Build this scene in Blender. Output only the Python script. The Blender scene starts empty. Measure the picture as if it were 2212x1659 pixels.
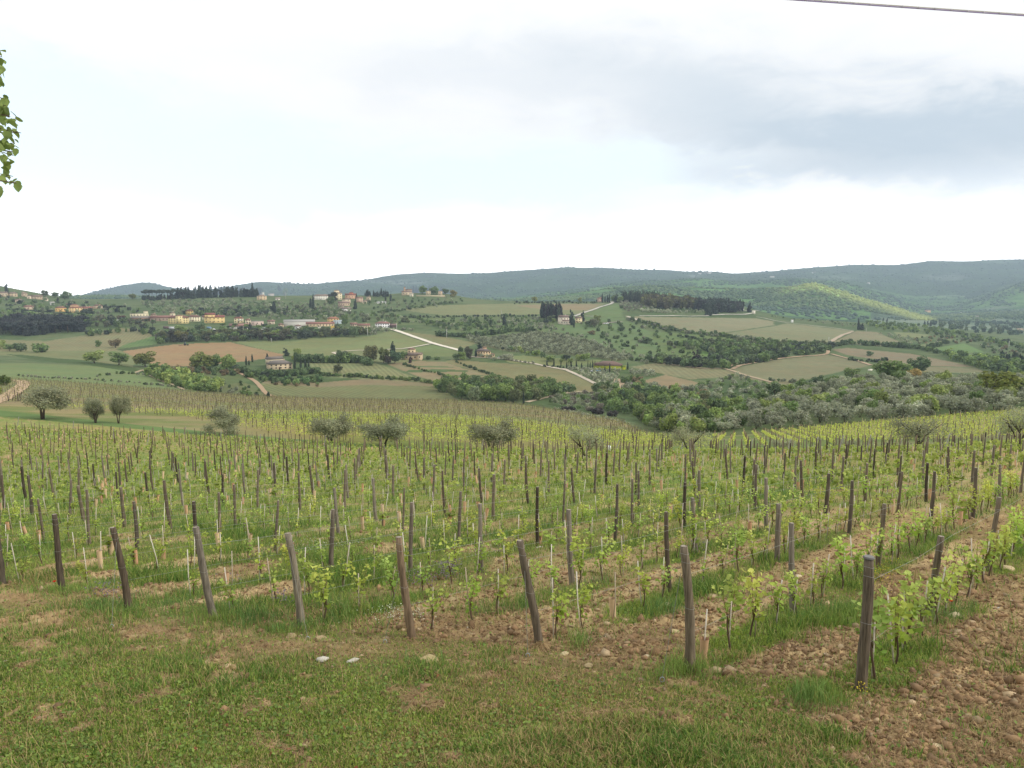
import bpy, math, random
import numpy as np
from mathutils import Vector

# ------------------------------------------------------------------ camera, sky, sun, exposure
S = bpy.context.scene
COL = S.collection
F = 1597.0                      # focal length in units of a 2212 px wide picture
PITCH = math.radians(6.75)
CP, SP = math.cos(PITCH), math.sin(PITCH)
cam_d = bpy.data.cameras.new("camera")
cam = bpy.data.objects.new("camera", cam_d); COL.objects.link(cam)
cam.location = (0, 0, 0)
cam.rotation_euler = (math.radians(90) - PITCH, 0, 0)
cam_d.sensor_width = 36.0
cam_d.lens = 36.0 * F / 2212.0
cam_d.clip_start = 0.1
cam_d.clip_end = 40000
S.camera = cam
S.view_settings.view_transform = 'Standard'
S.view_settings.look = 'None'
S.view_settings.exposure = 0.0
S.view_settings.gamma = 1.0

SUN_EL, SUN_AZ = math.radians(33), math.radians(105)     # azimuth clockwise from +Y (view direction)
sun_d = bpy.data.lights.new("sun", 'SUN')
sun_d.energy = 2.2; sun_d.angle = math.radians(8); sun_d.color = (1.0, 0.95, 0.88)
sun = bpy.data.objects.new("sun", sun_d); COL.objects.link(sun)
sdir = Vector((math.sin(SUN_AZ)*math.cos(SUN_EL), math.cos(SUN_AZ)*math.cos(SUN_EL), math.sin(SUN_EL)))
sun.rotation_euler = sdir.to_track_quat('Z', 'Y').to_euler()
sun.location = sdir*50

world = bpy.data.worlds.new("World"); S.world = world; world.use_nodes = True
wt = world.node_tree; wt.nodes.clear()

class E:
    """small expression helper for shader math"""
    def __init__(s, t, sock): s.t = t; s.s = sock
    def _m(s, op, o=None, o2=None, rev=False):
        n = s.t.nodes.new('ShaderNodeMath'); n.operation = op
        vals = [s, o] if not rev else [o, s]
        if o2 is not None: vals.append(o2)
        for i, v in enumerate(vals):
            if v is None: continue
            if isinstance(v, E): s.t.links.new(v.s, n.inputs[i])
            else: n.inputs[i].default_value = v
        return E(s.t, n.outputs[0])
    def __add__(s, o): return s._m('ADD', o)
    __radd__ = __add__
    def __mul__(s, o): return s._m('MULTIPLY', o)
    __rmul__ = __mul__
    def __sub__(s, o): return s._m('SUBTRACT', o)
    def __rsub__(s, o): return s._m('SUBTRACT', o, rev=True)
    def __truediv__(s, o): return s._m('DIVIDE', o)
    def clamp(s):
        r = s._m('MAXIMUM', 0.0); return r._m('MINIMUM', 1.0)
def mixcol(t, fac, a, b):
    n = t.nodes.new('ShaderNodeMix'); n.data_type = 'RGBA'
    for k, v in ((0, fac), (6, a), (7, b)):
        if isinstance(v, E): t.links.new(v.s, n.inputs[k])
        elif k == 0: n.inputs[0].default_value = v
        else: n.inputs[k].default_value = (v[0], v[1], v[2], 1)
    return E(t, n.outputs[2])
def sstep(x, a, b):
    t = x.t; n = t.nodes.new('ShaderNodeMapRange'); n.interpolation_type = 'SMOOTHSTEP'
    t.links.new(x.s, n.inputs[0]); n.inputs[1].default_value = a; n.inputs[2].default_value = b
    return E(t, n.outputs[0])
def noise_node(t, vec, scale, detail=4, rough=0.55, dist=0.0):
    n = t.nodes.new('ShaderNodeTexNoise'); n.inputs['Scale'].default_value = scale
    n.inputs['Detail'].default_value = detail; n.inputs['Roughness'].default_value = rough
    n.inputs['Distortion'].default_value = dist
    if vec is not None: t.links.new(vec.s, n.inputs['Vector'])
    return E(t, n.outputs['Fac'])

tc = wt.nodes.new('ShaderNodeTexCoord')
sp = wt.nodes.new('ShaderNodeSeparateXYZ'); wt.links.new(tc.outputs['Generated'], sp.inputs[0])
dx, dy, dz = (E(wt, sp.outputs[i]) for i in range(3))
az = dx._m('ARCTAN2', dy)
el = dz._m('ARCSINE')
cv = wt.nodes.new('ShaderNodeCombineXYZ')
wt.links.new((az*1.0).s, cv.inputs[0]); wt.links.new((el*2.6).s, cv.inputs[1]); cv.inputs[2].default_value = 3.7
cvec = E(wt, cv.outputs[0])
n1 = noise_node(wt, cvec, 3.2, 7, 0.55, 0.3)
n2 = noise_node(wt, cvec, 7.5, 7, 0.6, 0.4)
cv2 = wt.nodes.new('ShaderNodeCombineXYZ')
wt.links.new((az*1.0).s, cv2.inputs[0]); wt.links.new((el*3.2).s, cv2.inputs[1]); cv2.inputs[2].default_value = 11.3
n3 = noise_node(wt, E(wt, cv2.outputs[0]), 4.0, 7, 0.55, 0.2)
wz = az + (n1 - 0.5)*0.34
wl = el + (n2 - 0.5)*0.13 + (n3 - 0.5)*0.10
def blob(u, v, su, sv, k=1.0):
    X, w = (u-1106)/F, (829-v)/F
    a0 = math.atan2(X, CP + w*SP)
    e0 = math.asin((-SP + w*CP)/math.sqrt(1+X*X+w*w))
    p = (wz - a0)*(F/su); q = (wl - e0)*(F/sv)
    return (p*p + q*q)._m('MULTIPLY', -1.0)._m('EXPONENT')*k
gap = (blob(330, 345, 640, 115) + blob(1150, 400, 430, 85) + blob(90, 180, 240, 60, .7) + blob(700, 440, 700, 60, .4)
       + blob(1500, 110, 130, 30, .25) + blob(40, 520, 220, 40, .35))
gap = sstep(gap, 0.12, 1.25)
grey = (blob(1950, 285, 540, 62, .75) + blob(1560, 215, 480, 75, .55) + blob(1150, 120, 560, 90, .42)
        + blob(2350, 340, 450, 70, .5) + blob(1750, 385, 330, 28, .35))
hor = sstep(el, 0.17, 0.03)
grey = sstep(grey, 0.10, 1.15)
streak = sstep(n3, 0.45, 0.75)
cloud = mixcol(wt, streak*0.25, (1.12, 1.12, 1.12), (0.90, 0.93, 0.99))
cloud = mixcol(wt, grey, cloud, (0.60, 0.71, 0.81))
low = sstep(el, -0.02, 0.0)
cloud = mixcol(wt, hor, cloud, (2.0, 2.0, 1.97))
cloud = mixcol(wt, sstep(el, 0.085, 0.045), cloud, (3.3, 3.2, 3.05))
cloud = mixcol(wt, low, (0.30, 0.33, 0.30), cloud)
sky = wt.nodes.new('ShaderNodeTexSky'); sky.sky_type = 'NISHITA'; sky.sun_disc = False
sky.sun_elevation = SUN_EL; sky.sun_rotation = SUN_AZ; sky.air_density = 1.0; sky.dust_density = 0.6
bgs = wt.nodes.new('ShaderNodeBackground'); bgs.inputs[1].default_value = 0.15
wt.links.new(sky.outputs[0], bgs.inputs[0])
bgc = wt.nodes.new('ShaderNodeBackground'); bgc.inputs[1].default_value = 1.0
wt.links.new(cloud.s, bgc.inputs[0])
veil = wt.nodes.new('ShaderNodeBackground'); veil.inputs[0].default_value = (0.63, 0.70, 0.66, 1); veil.inputs[1].default_value = 1.0
addv = wt.nodes.new('ShaderNodeAddShader'); wt.links.new(bgs.outputs[0], addv.inputs[0]); wt.links.new(veil.outputs[0], addv.inputs[1])
mx = wt.nodes.new('ShaderNodeMixShader')
wt.links.new((gap*low*0.80).s, mx.inputs[0]); wt.links.new(bgc.outputs[0], mx.inputs[1]); wt.links.new(addv.outputs[0], mx.inputs[2])
wo = wt.nodes.new('ShaderNodeOutputWorld'); wt.links.new(mx.outputs[0], wo.inputs[0])

# ------------------------------------------------------------------ helpers
rng = np.random.default_rng(7)
random.seed(7)
def lin(r, g, b, k=1.0):
    f = lambda c: (c/255/12.92) if c/255 <= 0.04045 else ((c/255+0.055)/1.055)**2.4
    return np.array([f(r)*k, f(g)*k, f(b)*k])
def tag(o, label=None, cat=None, group=None, kind=None):
    if label: o["label"] = label
    if cat: o["category"] = cat
    if group: o["group"] = group
    if kind: o["kind"] = kind
    return o
def make_mesh(name, verts, faces, mats=(), col=None, fmat=None, smooth=False):
    """verts (N,3); faces: one (M,k) int array or a list of them"""
    me = bpy.data.meshes.new(name)
    verts = np.asarray(verts, dtype=np.float32)
    if not isinstance(faces, (list, tuple)): faces = [faces]
    faces = [np.asarray(f, dtype=np.int32) for f in faces if len(f)]
    me.vertices.add(len(verts)); me.vertices.foreach_set('co', verts.ravel())
    nl = sum(f.size for f in faces); nf = sum(len(f) for f in faces)
    me.loops.add(nl); me.polygons.add(nf)
    me.loops.foreach_set('vertex_index', np.concatenate([f.ravel() for f in faces]))
    sizes = np.concatenate([np.full(len(f), f.shape[1], dtype=np.int32) for f in faces])
    starts = np.concatenate([[0], np.cumsum(sizes)[:-1]]).astype(np.int32)
    me.polygons.foreach_set('loop_start', starts)
    if fmat is not None: me.polygons.foreach_set('material_index', np.asarray(fmat, dtype=np.int32))
    if smooth: me.polygons.foreach_set('use_smooth', np.ones(nf, dtype=bool))
    if col is not None:
        a = me.color_attributes.new('Col', 'FLOAT_COLOR', 'POINT')
        c = np.ones((len(verts), 4), dtype=np.float32); c[:, :3] = col
        a.data.foreach_set('color', c.ravel())
    for m in mats: me.materials.append(m)
    me.update(calc_edges=True)
    return me
def obj(name, me, parent=None, loc=None, color=None, **k):
    o = bpy.data.objects.new(name, me); COL.objects.link(o)
    if parent is not None: o.parent = parent
    if loc is not None: o.location = loc
    if color is not None: o.color = (*[float(c) for c in color[:3]], 1)
    return tag(o, **k)
def empty(name, loc=(0, 0, 0), rz=0, **k):
    o = bpy.data.objects.new(name, None); COL.objects.link(o)
    o.location = loc; o.rotation_euler = (0, 0, rz); o.empty_display_size = 0.2
    return tag(o, **k)
class MB:
    """collects shapes into one mesh; per-vertex colour, per-face material"""
    def __init__(s): s.v = []; s.f = {}; s.c = []; s.n = 0; s.m = {}
    def add(s, v, f, c=(1, 1, 1), m=0):
        v = np.asarray(v, float); f = np.asarray(f, int)
        s.v.append(v); s.c.append(np.broadcast_to(np.asarray(c, float), v.shape).copy())
        s.f.setdefault(f.shape[1], []).append(f + s.n); s.m.setdefault(f.shape[1], []).append(np.full(len(f), m))
        s.n += len(v)
    def box(s, x0, x1, y0, y1, z0, z1, c=(1, 1, 1), m=0):
        v = [(x, y, z) for z in (z0, z1) for y in (y0, y1) for x in (x0, x1)]
        f = [(0, 2, 3, 1), (4, 5, 7, 6), (0, 1, 5, 4), (2, 6, 7, 3), (0, 4, 6, 2), (1, 3, 7, 5)]
        s.add(v, f, c, m)
    def tube(s, pts, rad, n=6, c=(1, 1, 1), m=0, cap=True, wob=0.0, rs=None):
        pts = np.asarray(pts, float); k = len(pts)
        rad = np.broadcast_to(np.asarray(rad, float), (k,))
        d = np.gradient(pts, axis=0); d /= np.linalg.norm(d, axis=1)[:, None] + 1e-9
        ref = np.array([0, 0, 1.0]) if abs(d[:, 2]).mean() < 0.8 else np.array([1.0, 0, 0])
        a = np.cross(d, ref); a /= np.linalg.norm(a, axis=1)[:, None] + 1e-9
        b = np.cross(d, a)
        th = np.arange(n)*2*math.pi/n
        r = rad[:, None]*np.ones(n)
        if wob: r = r*(1 + (rs or rng).normal(0, wob, (k, n)) if rs is None else 1 + rs.normal(0, wob, (k, n)))
        v = pts[:, None, :] + r[..., None]*(a[:, None, :]*np.cos(th)[None, :, None] + b[:, None, :]*np.sin(th)[None, :, None])
        i, j = np.meshgrid(np.arange(k-1), np.arange(n), indexing='ij'); j2 = (j+1) % n
        f = np.stack([i*n+j, i*n+j2, (i+1)*n+j2, (i+1)*n+j], -1).reshape(-1, 4)
        base = s.n
        s.add(v.reshape(-1, 3), f, c, m)
        if cap:
            s.f.setdefault(n, []).append(np.array([np.arange(n)[::-1]]) + base); s.m.setdefault(n, []).append([m])
            s.f[n].append(np.array([np.arange(n) + (k-1)*n]) + base); s.m[n].append([m])
    def mesh(s, name, mats, smooth=False):
        ks = sorted(s.f)
        return make_mesh(name, np.concatenate(s.v), [np.concatenate(s.f[k]) for k in ks], mats,
                         np.concatenate(s.c), np.concatenate([np.concatenate(s.m[k]) for k in ks]), smooth)

# value noise in numpy
def _h(ix, iy, seed):
    n = (ix.astype(np.int64)*374761393 + iy.astype(np.int64)*668265263 + seed*1442695041) & 0x7fffffff
    n = ((n ^ (n >> 13))*1274126177) & 0x7fffffff
    return ((n ^ (n >> 16)) & 0xffff)/65535.0
def vnoise(x, y, seed=0):
    ix, iy = np.floor(x), np.floor(y); fx, fy = x-ix, y-iy
    fx = fx*fx*(3-2*fx); fy = fy*fy*(3-2*fy)
    a, b, c, d = _h(ix, iy, seed), _h(ix+1, iy, seed), _h(ix, iy+1, seed), _h(ix+1, iy+1, seed)
    return (a*(1-fx)+b*fx)*(1-fy) + (c*(1-fx)+d*fx)*fy
def fbm(x, y, oct=4, seed=0, gain=0.5):
    t = 0; a = 1; s = 0
    for o in range(oct):
        t = t + a*vnoise(x*2**o+o*17.3, y*2**o-o*9.1, seed+o); s += a; a *= gain
    return t/s

# ------------------------------------------------------------------ terrain: profile curves (u, distance, v)
PA, PB, PC = -3.651, 0.0224, -0.165         # near slope: z = PA + PB x + PC y
def plane_v(u, D):
    X = (u-1106)/F
    w = (PA/D + PB*X + PC*CP + SP)/(CP - PC*SP)
    return 829 - w*F
CUR = [('p', d) for d in (6.3, 8, 11, 16, 24, 38, 62)]
def C(*a): CUR.append(('c', np.array(a, float)))
E_CURVE = len(CUR)
C((-500,190,882),(0,165,898),(300,140,926),(484,125,944),(669,112,957),(800,104,966),(1106,96,975),(1400,93,980),(1634,95,978),(1936,98,974),(2212,102,960),(2700,108,940))
C((-500,202,868),(0,177,885),(300,149,917),(484,133,935),(669,119,950),(800,110,960),(1106,101,970),(1400,98,975),(1634,100,971),(1936,104,962),(2212,108,950),(2700,114,930))
C((-500,260,850),(0,215,872),(126,212,877),(277,200,885),(557,195,892),(885,200,898),(1115,200,910),(1291,180,933),(1420,160,944),(1500,150,949),(1600,150,952),(1760,152,940),(2060,155,926),(2212,158,918),(2700,165,895))
U_CURVE = len(CUR)-1
C((-500,420,800),(0,390,816),(63,385,819),(252,400,832),(428,415,847),(557,425,855),(734,430,862),(986,425,865),(1115,400,872),(1241,350,890),(1342,290,908),(1385,225,934),(1450,210,943),(1550,205,943),(1700,205,930),(1927,210,909),(2060,215,898),(2212,220,884),(2700,240,860))
B_CURVE = len(CUR)-1
C((-500,440,801),(0,410,817),(252,420,833),(557,445,857),(986,445,868),(1115,420,874),(1241,370,893),(1342,310,911),(1400,300,925),(1500,340,905),(1600,360,885),(1700,380,852),(1850,400,822),(2000,420,808),(2212,430,815),(2700,440,815))
H_CURVE = len(CUR)-1
C((-500,470,800),(0,450,812),(252,455,827),(557,480,853),(760,485,862),(986,480,863),(1115,460,872),(1250,440,890),(1400,410,903),(1500,430,897),(1600,480,890),(1700,500,860),(1850,520,838),(2000,550,826),(2212,560,830),(2700,570,830))
C((-500,580,783),(0,570,790),(400,570,805),(700,560,829),(1000,560,838),(1300,560,842),(1600,580,828),(1850,600,812),(2000,620,806),(2212,640,808),(2700,650,808))
C((-500,720,765),(0,700,770),(1106,700,776),(2212,760,782),(2700,760,782))
C((-500,860,735),(0,850,740),(1106,850,742),(1600,850,745),(2212,900,768),(2700,900,768))
C((-500,1010,700),(0,1000,704),(1106,1000,708),(1600,1000,716),(2000,1050,738),(2212,1100,752),(2700,1100,752))
C((-500,1250,655),(0,1250,662),(400,1250,668),(1106,1250,670),(1400,1250,668),(1600,1250,690),(1850,1200,713),(2000,1250,722),(2212,1300,740),(2700,1300,740))
C((-500,1500,560),(-100,1500,600),(0,1500,617),(60,1500,628),(110,1500,638),(180,1500,646),(300,1500,644),(500,1500,640),(700,1500,637),(800,1500,638),(870,1500,632),(960,1500,633),(1020,1500,645),(1106,1500,651),(1290,1500,651),(1340,1500,648),(1400,1500,643),(1500,1500,646),(1600,1500,660),(1700,1450,686),(1860,1400,697),(2000,1450,707),(2212,1500,728),(2700,1500,735))
RIDGE = len(CUR)-1
C((-500,1900,600),(0,1900,640),(300,1900,655),(1020,1900,660),(1600,1900,676),(1700,1900,694),(1860,1800,700),(2000,1800,704),(2212,1850,722),(2700,1850,726))
C((-500,2500,640),(0,2500,645),(1106,2500,655),(1450,2500,655),(1600,2500,672),(1800,2500,690),(2000,2500,692),(2212,2600,700),(2700,2600,704))
C((-500,3000,642),(160,3000,642),(260,3000,638),(420,3000,641),(1106,3000,648),(1200,3000,640),(1300,3000,625),(1400,3000,617),(1500,3000,622),(1600,3000,626),(1705,2950,622),(1755,2900,611),(1806,2900,626),(1856,2900,643),(1932,2900,665),(2002,2900,687),(2070,2900,688),(2212,3000,680),(2700,3000,680))
HILL2 = len(CUR)-1
C((-500,3700,650),(1106,3700,655),(1400,3700,628),(1600,3700,632),(1755,3700,630),(1856,3700,655),(1932,3700,672),(2002,3700,682),(2212,3700,670),(2700,3700,665))
C((-500,4300,640),(400,4300,640),(1106,4300,640),(1200,4300,628),(1350,4300,607),(1518,4300,600),(1600,4300,607),(1725,4300,599),(1816,4300,604),(1881,4300,625),(1957,4300,650),(2040,4300,664),(2100,4300,650),(2159,4300,627),(2212,4300,606),(2350,4300,592),(2700,4300,600))
C((-500,5200,650),(1106,5200,645),(1350,5200,615),(1518,5200,608),(1725,5200,605),(1816,5200,612),(1957,5200,636),(2100,5200,638),(2212,5200,612),(2700,5200,605))
C((-500,6000,640),(400,6000,640),(557,6000,628),(900,6000,618),(1200,6000,604),(1500,6000,598),(1725,6000,592),(1900,6000,600),(2050,6000,606),(2212,6000,592),(2700,6000,590))
C((-500,7500,640),(0,7500,640),(150,7500,640),(171,7500,638),(227,7500,624),(277,7500,614),(310,7500,609),(338,7500,612),(358,7500,619),(420,7500,628),(480,7500,620),(557,7500,607),(671,7500,613),(734,7500,607),(784,7500,605),(822,7500,597),(850,7500,592),(910,7500,588),(986,7500,590),(1061,7500,588),(1115,7500,584),(1180,7500,579),(1228,7500,575),(1262,7500,578),(1291,7500,576),(1367,7500,581),(1430,7500,581),(1493,7500,586),(1543,7500,584),(1581,7500,590),(1672,7500,584),(1755,7500,577),(1844,7500,571),(1944,7500,571),(2007,7500,563),(2083,7500,564),(2159,7500,560),(2212,7500,559),(2400,7500,555),(2700,7500,560))
C((-500,8800,650),(2700,8800,610))
NC = len(CUR)
def curves(u):
    """u (n,) -> D (NC,n), V (NC,n)"""
    u = np.asarray(u, float); D = np.empty((NC,)+u.shape); V = np.empty_like(D)
    for k, (t, a) in enumerate(CUR):
        if t == 'p': D[k] = a; V[k] = plane_v(u, a)
        else:
            D[k] = np.interp(u, a[:, 0], a[:, 1]); V[k] = np.interp(u, a[:, 0], a[:, 2])
    return D, V
def smooth_u(u):                       # wobble-free evaluation, slightly rounded over u
    D = V = 0
    for d, w in ((-14, .25), (0, .5), (14, .25)):
        a, b = curves(np.asarray(u, float)+d); D = D + a*w; V = V + b*w
    return D, V
def hillnoise(D, X):
    """vertical relief in v-pixels for far hills, from world position"""
    x, y = X*D, D
    a = np.clip((D-2300)/1500, 0, 1)
    n = (fbm(x/420, y/300, 4, 31)-0.5)*10
    n2 = (fbm(x/90, y/60, 3, 77)-0.5)*2.2
    m = np.clip((D-420)/200, 0, 1)*(1-a)
    n3 = (fbm(x/60, y/45, 3, 5)-0.5)*2.0
    edge = np.clip((8300-D)/800, 0.0, 1)*(1-0.8*np.exp(-((D-7500)/300.0)**2))
    rg = (0.5-np.abs(fbm(x/650+D/900, y/900, 3, 35)-0.5)*2)*9
    return (n*0.6+n2*0.5+rg*np.clip((D-3200)/1500, 0, 1))*a*edge + n3*m
def point(u, D, v):
    X = (u-1106)/F; w = (829-v)/F
    return np.stack([X*D, D*(CP+w*SP), D*(-SP+w*CP)], -1)
def v_at(u, D):
    """v of the terrain at picture column u and distance D"""
    u = np.asarray(u, float); D = np.asarray(D, float)
    Dc, Vc = smooth_u(u); q = 1/D; v = np.array(Vc[0])*1.0
    for k in range(NC-1):
        q0, q1 = 1/Dc[k], 1/Dc[k+1]
        m = (q <= q0+1e-12); t = np.clip((q0-q)/(q0-q1), 0, 1)
        v = np.where(m, Vc[k]+(Vc[k+1]-Vc[k])*t, v)
    return v + hillnoise(D, (u-1106)/F)
def hit(u, v):
    """first terrain point seen at picture position (u,v); returns distance"""
    u = np.atleast_1d(np.asarray(u, float)); v = np.atleast_1d(np.asarray(v, float))
    Dc, Vc = smooth_u(u); res = np.full(u.shape, np.nan)
    for k in range(NC-1):
        a, b = Vc[k], Vc[k+1]
        ok = np.isnan(res) & (a >= v) & (b <= v) & (a > b)
        t = np.where(ok, (a-v)/np.where(a > b, a-b, 1), 0)
        q = 1/Dc[k] + (1/Dc[k+1]-1/Dc[k])*t
        res = np.where(ok, 1/q, res)
    bad = np.isnan(res)
    res = np.where(bad, Dc[RIDGE]*0.995, res)
    return res
def P(u, v):
    """world point on the ground seen at (u,v)"""
    D = float(hit(u, v)[0]); vv = float(v_at(np.array([u]), np.array([D]))[0])
    return Vector(point(np.array(u, float), D, vv).tolist()), D
def pts_at(u, v):
    D = hit(u, v); return point(np.atleast_1d(u).astype(float), D, v_at(u, D)), D
def micro(x, y, D):
    """small relief of the worked ground close to the camera"""
    k = np.clip(1-(D-30)/60, 0.15, 1)
    r = row_coord(x, y); inrow = smst(0.0, 0.5, headland_t(x, y))
    soil = 1-green_zone(x, y)
    z = (fbm(x*1.1, y*1.1, 3, 3)-0.5)*0.10
    z = z + soil*((fbm(x*8, y*8, 4, 9)-0.5)*0.17 + (np.abs(fbm(x*3, y*3, 3, 12)-0.5))*0.10)
    z = z + (1-soil)*(fbm(x*9, y*9, 3, 19)-0.5)*0.035
    return z*k
def smst(a, b, x):
    t = np.clip((x-a)/(b-a), 0, 1); return t*t*(3-2*t)
# vine rows of the young vineyard
RD = np.array([0.678, 0.735]); RN = np.array([0.735, -0.678])
ENDP = [(1860,1492,1205,1848),(1490,1450,1173,1465),(1165,1395,1165,1130),(890,1380,1160,873),(652,1350,1147,625),
        (462,1335,1138,427),(277,1312,1135,259),(135,1275,1112,125),(6,1262,1140,-4)]
def near_xy(u, v):
    X = (u-1106)/F; w = (829-v)/F
    D = PA/((-SP+w*CP) - PB*X - PC*(CP+w*SP))
    return np.array([X*D, D*(CP+w*SP)]), D
EP = [near_xy(a, b)[0] for a, b, _, _ in ENDP]
S0 = EP[0]@RN; PITCHR = (S0 - EP[7]@RN)/7.0
ROWS_S = [float(p@RN) for p in EP] + [float(EP[8]@RN) - PITCHR*k for k in range(1, 75)]
def row_coord(x, y):
    s = x*RN[0]+y*RN[1]; n = len(ROWS_S)
    r = np.interp(-s, [-a for a in ROWS_S], np.arange(n))
    return np.where(s > ROWS_S[0], (ROWS_S[0]-s)/PITCHR, r)
_hr = np.arange(9.0); _ht = np.array([p@RD for p in EP])
HS = (_ht[7]-_ht[0])/7.0
def headland_t(x, y):
    r = row_coord(x, y); t = x*RD[0]+y*RD[1]
    h = np.interp(r, _hr, _ht); h = np.where(r > _hr[-1], _ht[-1]+(r-_hr[-1])*HS, h); h = np.where(r < 0, _ht[0]+r*HS, h)
    return t-h
def project(x, y):
    """ground (x,y) -> u, v, D on the smooth near slope"""
    z = PA+PB*x+PC*y
    D = y*CP - z*SP; w = (y*SP+z*CP)/D
    return 1106+F*x/D, 829-F*w, D
def green_zone(x, y):
    """1 = grassy, 0 = bare worked soil"""
    u, v, D = project(x, y)
    r = row_coord(x, y); t = headland_t(x, y)
    n = fbm(x*0.9, y*0.9, 4, 41); nf = fbm(x*3.1, y*3.1, 3, 43); nl = fbm(x*.25, y*.25, 2, 47)
    fr = np.abs(r-np.round(r))
    # headland turf with worn patches
    g_head = 0.15+0.85*smst(0.36, 0.50, n*0.45+nf*0.55 + 0.07*smst(1450, 1560, v)-0.02*smst(900,1500,u))
    for (cu, cv_, su, sv, k) in ((660,1400,330,38,.75),(1330,1400,230,62,.95),(1000,1470,160,30,.35),(330,1350,200,22,.6),(1340,1540,200,30,.3),(30,1290,110,24,.9)):
        g_head = g_head*(1-k*np.exp(-((u-cu)/su)**2-((v-cv_)/sv)**2))
    # between the rows: worked soil on the right, grass to the left
    left = smst(3.0, 6.0, r)
    under = smst(0.30, 0.12, fr)
    g_right = np.clip(under*(0.20+0.8*smst(.45,.6,nl)) + (n-0.52)*1.5 + (nf-.5)*.6 - 0.02, 0, 1)
    g_left = np.clip(0.95 - 1.7*smst(0.50, 0.66, fbm(x*.6, y*.6, 3, 55))*smst(0.12, 0.3, fr), 0, 1)
    g_far = np.clip(0.55+0.4*left+(n-0.5)*2.2 + (nf-.5)*.8, 0.0, 1)
    g_far = g_far*(.12+.88*smst(0.6, 3.2, r)) + .5*smst(.25, .1, fr)*smst(3.2, .6, r)*n
    g_rows = g_right*(1-left)+g_left*left
    fk = smst(16, 34, D); g_rows = g_rows*(1-fk)+g_far*fk
    inr = smst(-0.3, 0.5, t)
    g = g_head*(1-inr)+g_rows*inr
    # ploughed strip right of the last row
    e = np.where(v < 1500, 1e9, 1610 + (v-1500)*1.9)
    plough = np.where(t > -0.9, smst(-0.10, -0.30, r), 0)
    plough = np.maximum(plough, smst(-40, 60, u-(1640+(v-1500)*1.55+ (nf-.5)*160))*smst(1490, 1530, v))
    g = g*(1-plough) + plough*smst(0.64, 0.76, nf)*0.25
    for (cu, cv_, su, sv) in ((1775,1500,95,28),(1800,1330,75,26)):
        g = np.maximum(g, np.exp(-(((u-cu)/su)**2+((v-cv_)/sv)**2)**2))
    return np.clip(g, 0, 1)
def ground_z(x, y):
    """height of the near ground (D < 60 uses the plane; beyond it the curves)"""
    x = np.asarray(x, float); y = np.asarray(y, float)
    D = y*CP*1.02
    for _ in range(6):
        u = 1106+F*x/D; v = v_at(u, D); w = (829-v)/F
        D = D*(y/(D*(CP+w*SP)))
    u = 1106+F*x/D; v = v_at(u, D); w = (829-v)/F
    return D*(-SP+w*CP) + np.where(D < 110, micro(x, y, D), 0), u, v, D

# ------------------------------------------------------------------ materials
def new_mat(name):
    m = bpy.data.materials.new(name); m.use_nodes = True; t = m.node_tree; t.nodes.clear()
    o = t.nodes.new('ShaderNodeOutputMaterial')
    return m, t, o
def attr(t, name='Col'):
    n = t.nodes.new('ShaderNodeAttribute'); n.attribute_name = name; return n
def mulcol(t, a, b):
    n = t.nodes.new('ShaderNodeMix'); n.data_type = 'RGBA'; n.blend_type = 'MULTIPLY'; n.inputs[0].default_value = 1
    t.links.new(a.s, n.inputs[6]); t.links.new(b.s, n.inputs[7]); return E(t, n.outputs[2])
def grey(t, e):
    n = t.nodes.new('ShaderNodeCombineXYZ')
    for i in range(3): t.links.new(e.s, n.inputs[i])
    return E(t, n.outputs[0])
def ob_coord(t):
    return E(t, t.nodes.new('ShaderNodeTexCoord').outputs['Object'])
def gm_pos(t):
    return E(t, t.nodes.new('ShaderNodeNewGeometry').outputs['Position'])
def leaf_mat(name, transl=0.3, rough=0.55):
    m, t, o = new_mat(name)
    a = E(t, attr(t).outputs['Color']); oi = t.nodes.new('ShaderNodeObjectInfo')
    c = mulcol(t, a, E(t, oi.outputs['Color']))
    rnd = E(t, oi.outputs['Random'])*0.30 + 0.85
    c = mulcol(t, c, grey(t, rnd))
    d = t.nodes.new('ShaderNodeBsdfPrincipled'); d.inputs['Roughness'].default_value = rough
    d.inputs['Specular IOR Level'].default_value = 0.25
    t.links.new(c.s, d.inputs['Base Color'])
    if transl:
        tr = t.nodes.new('ShaderNodeBsdfTranslucent'); t.links.new(c.s, tr.inputs[0])
        mxs = t.nodes.new('ShaderNodeMixShader'); mxs.inputs[0].default_value = transl
        t.links.new(d.outputs[0], mxs.inputs[1]); t.links.new(tr.outputs[0], mxs.inputs[2])
        t.links.new(mxs.outputs[0], o.inputs[0])
    else: t.links.new(d.outputs[0], o.inputs[0])
    return m
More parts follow.
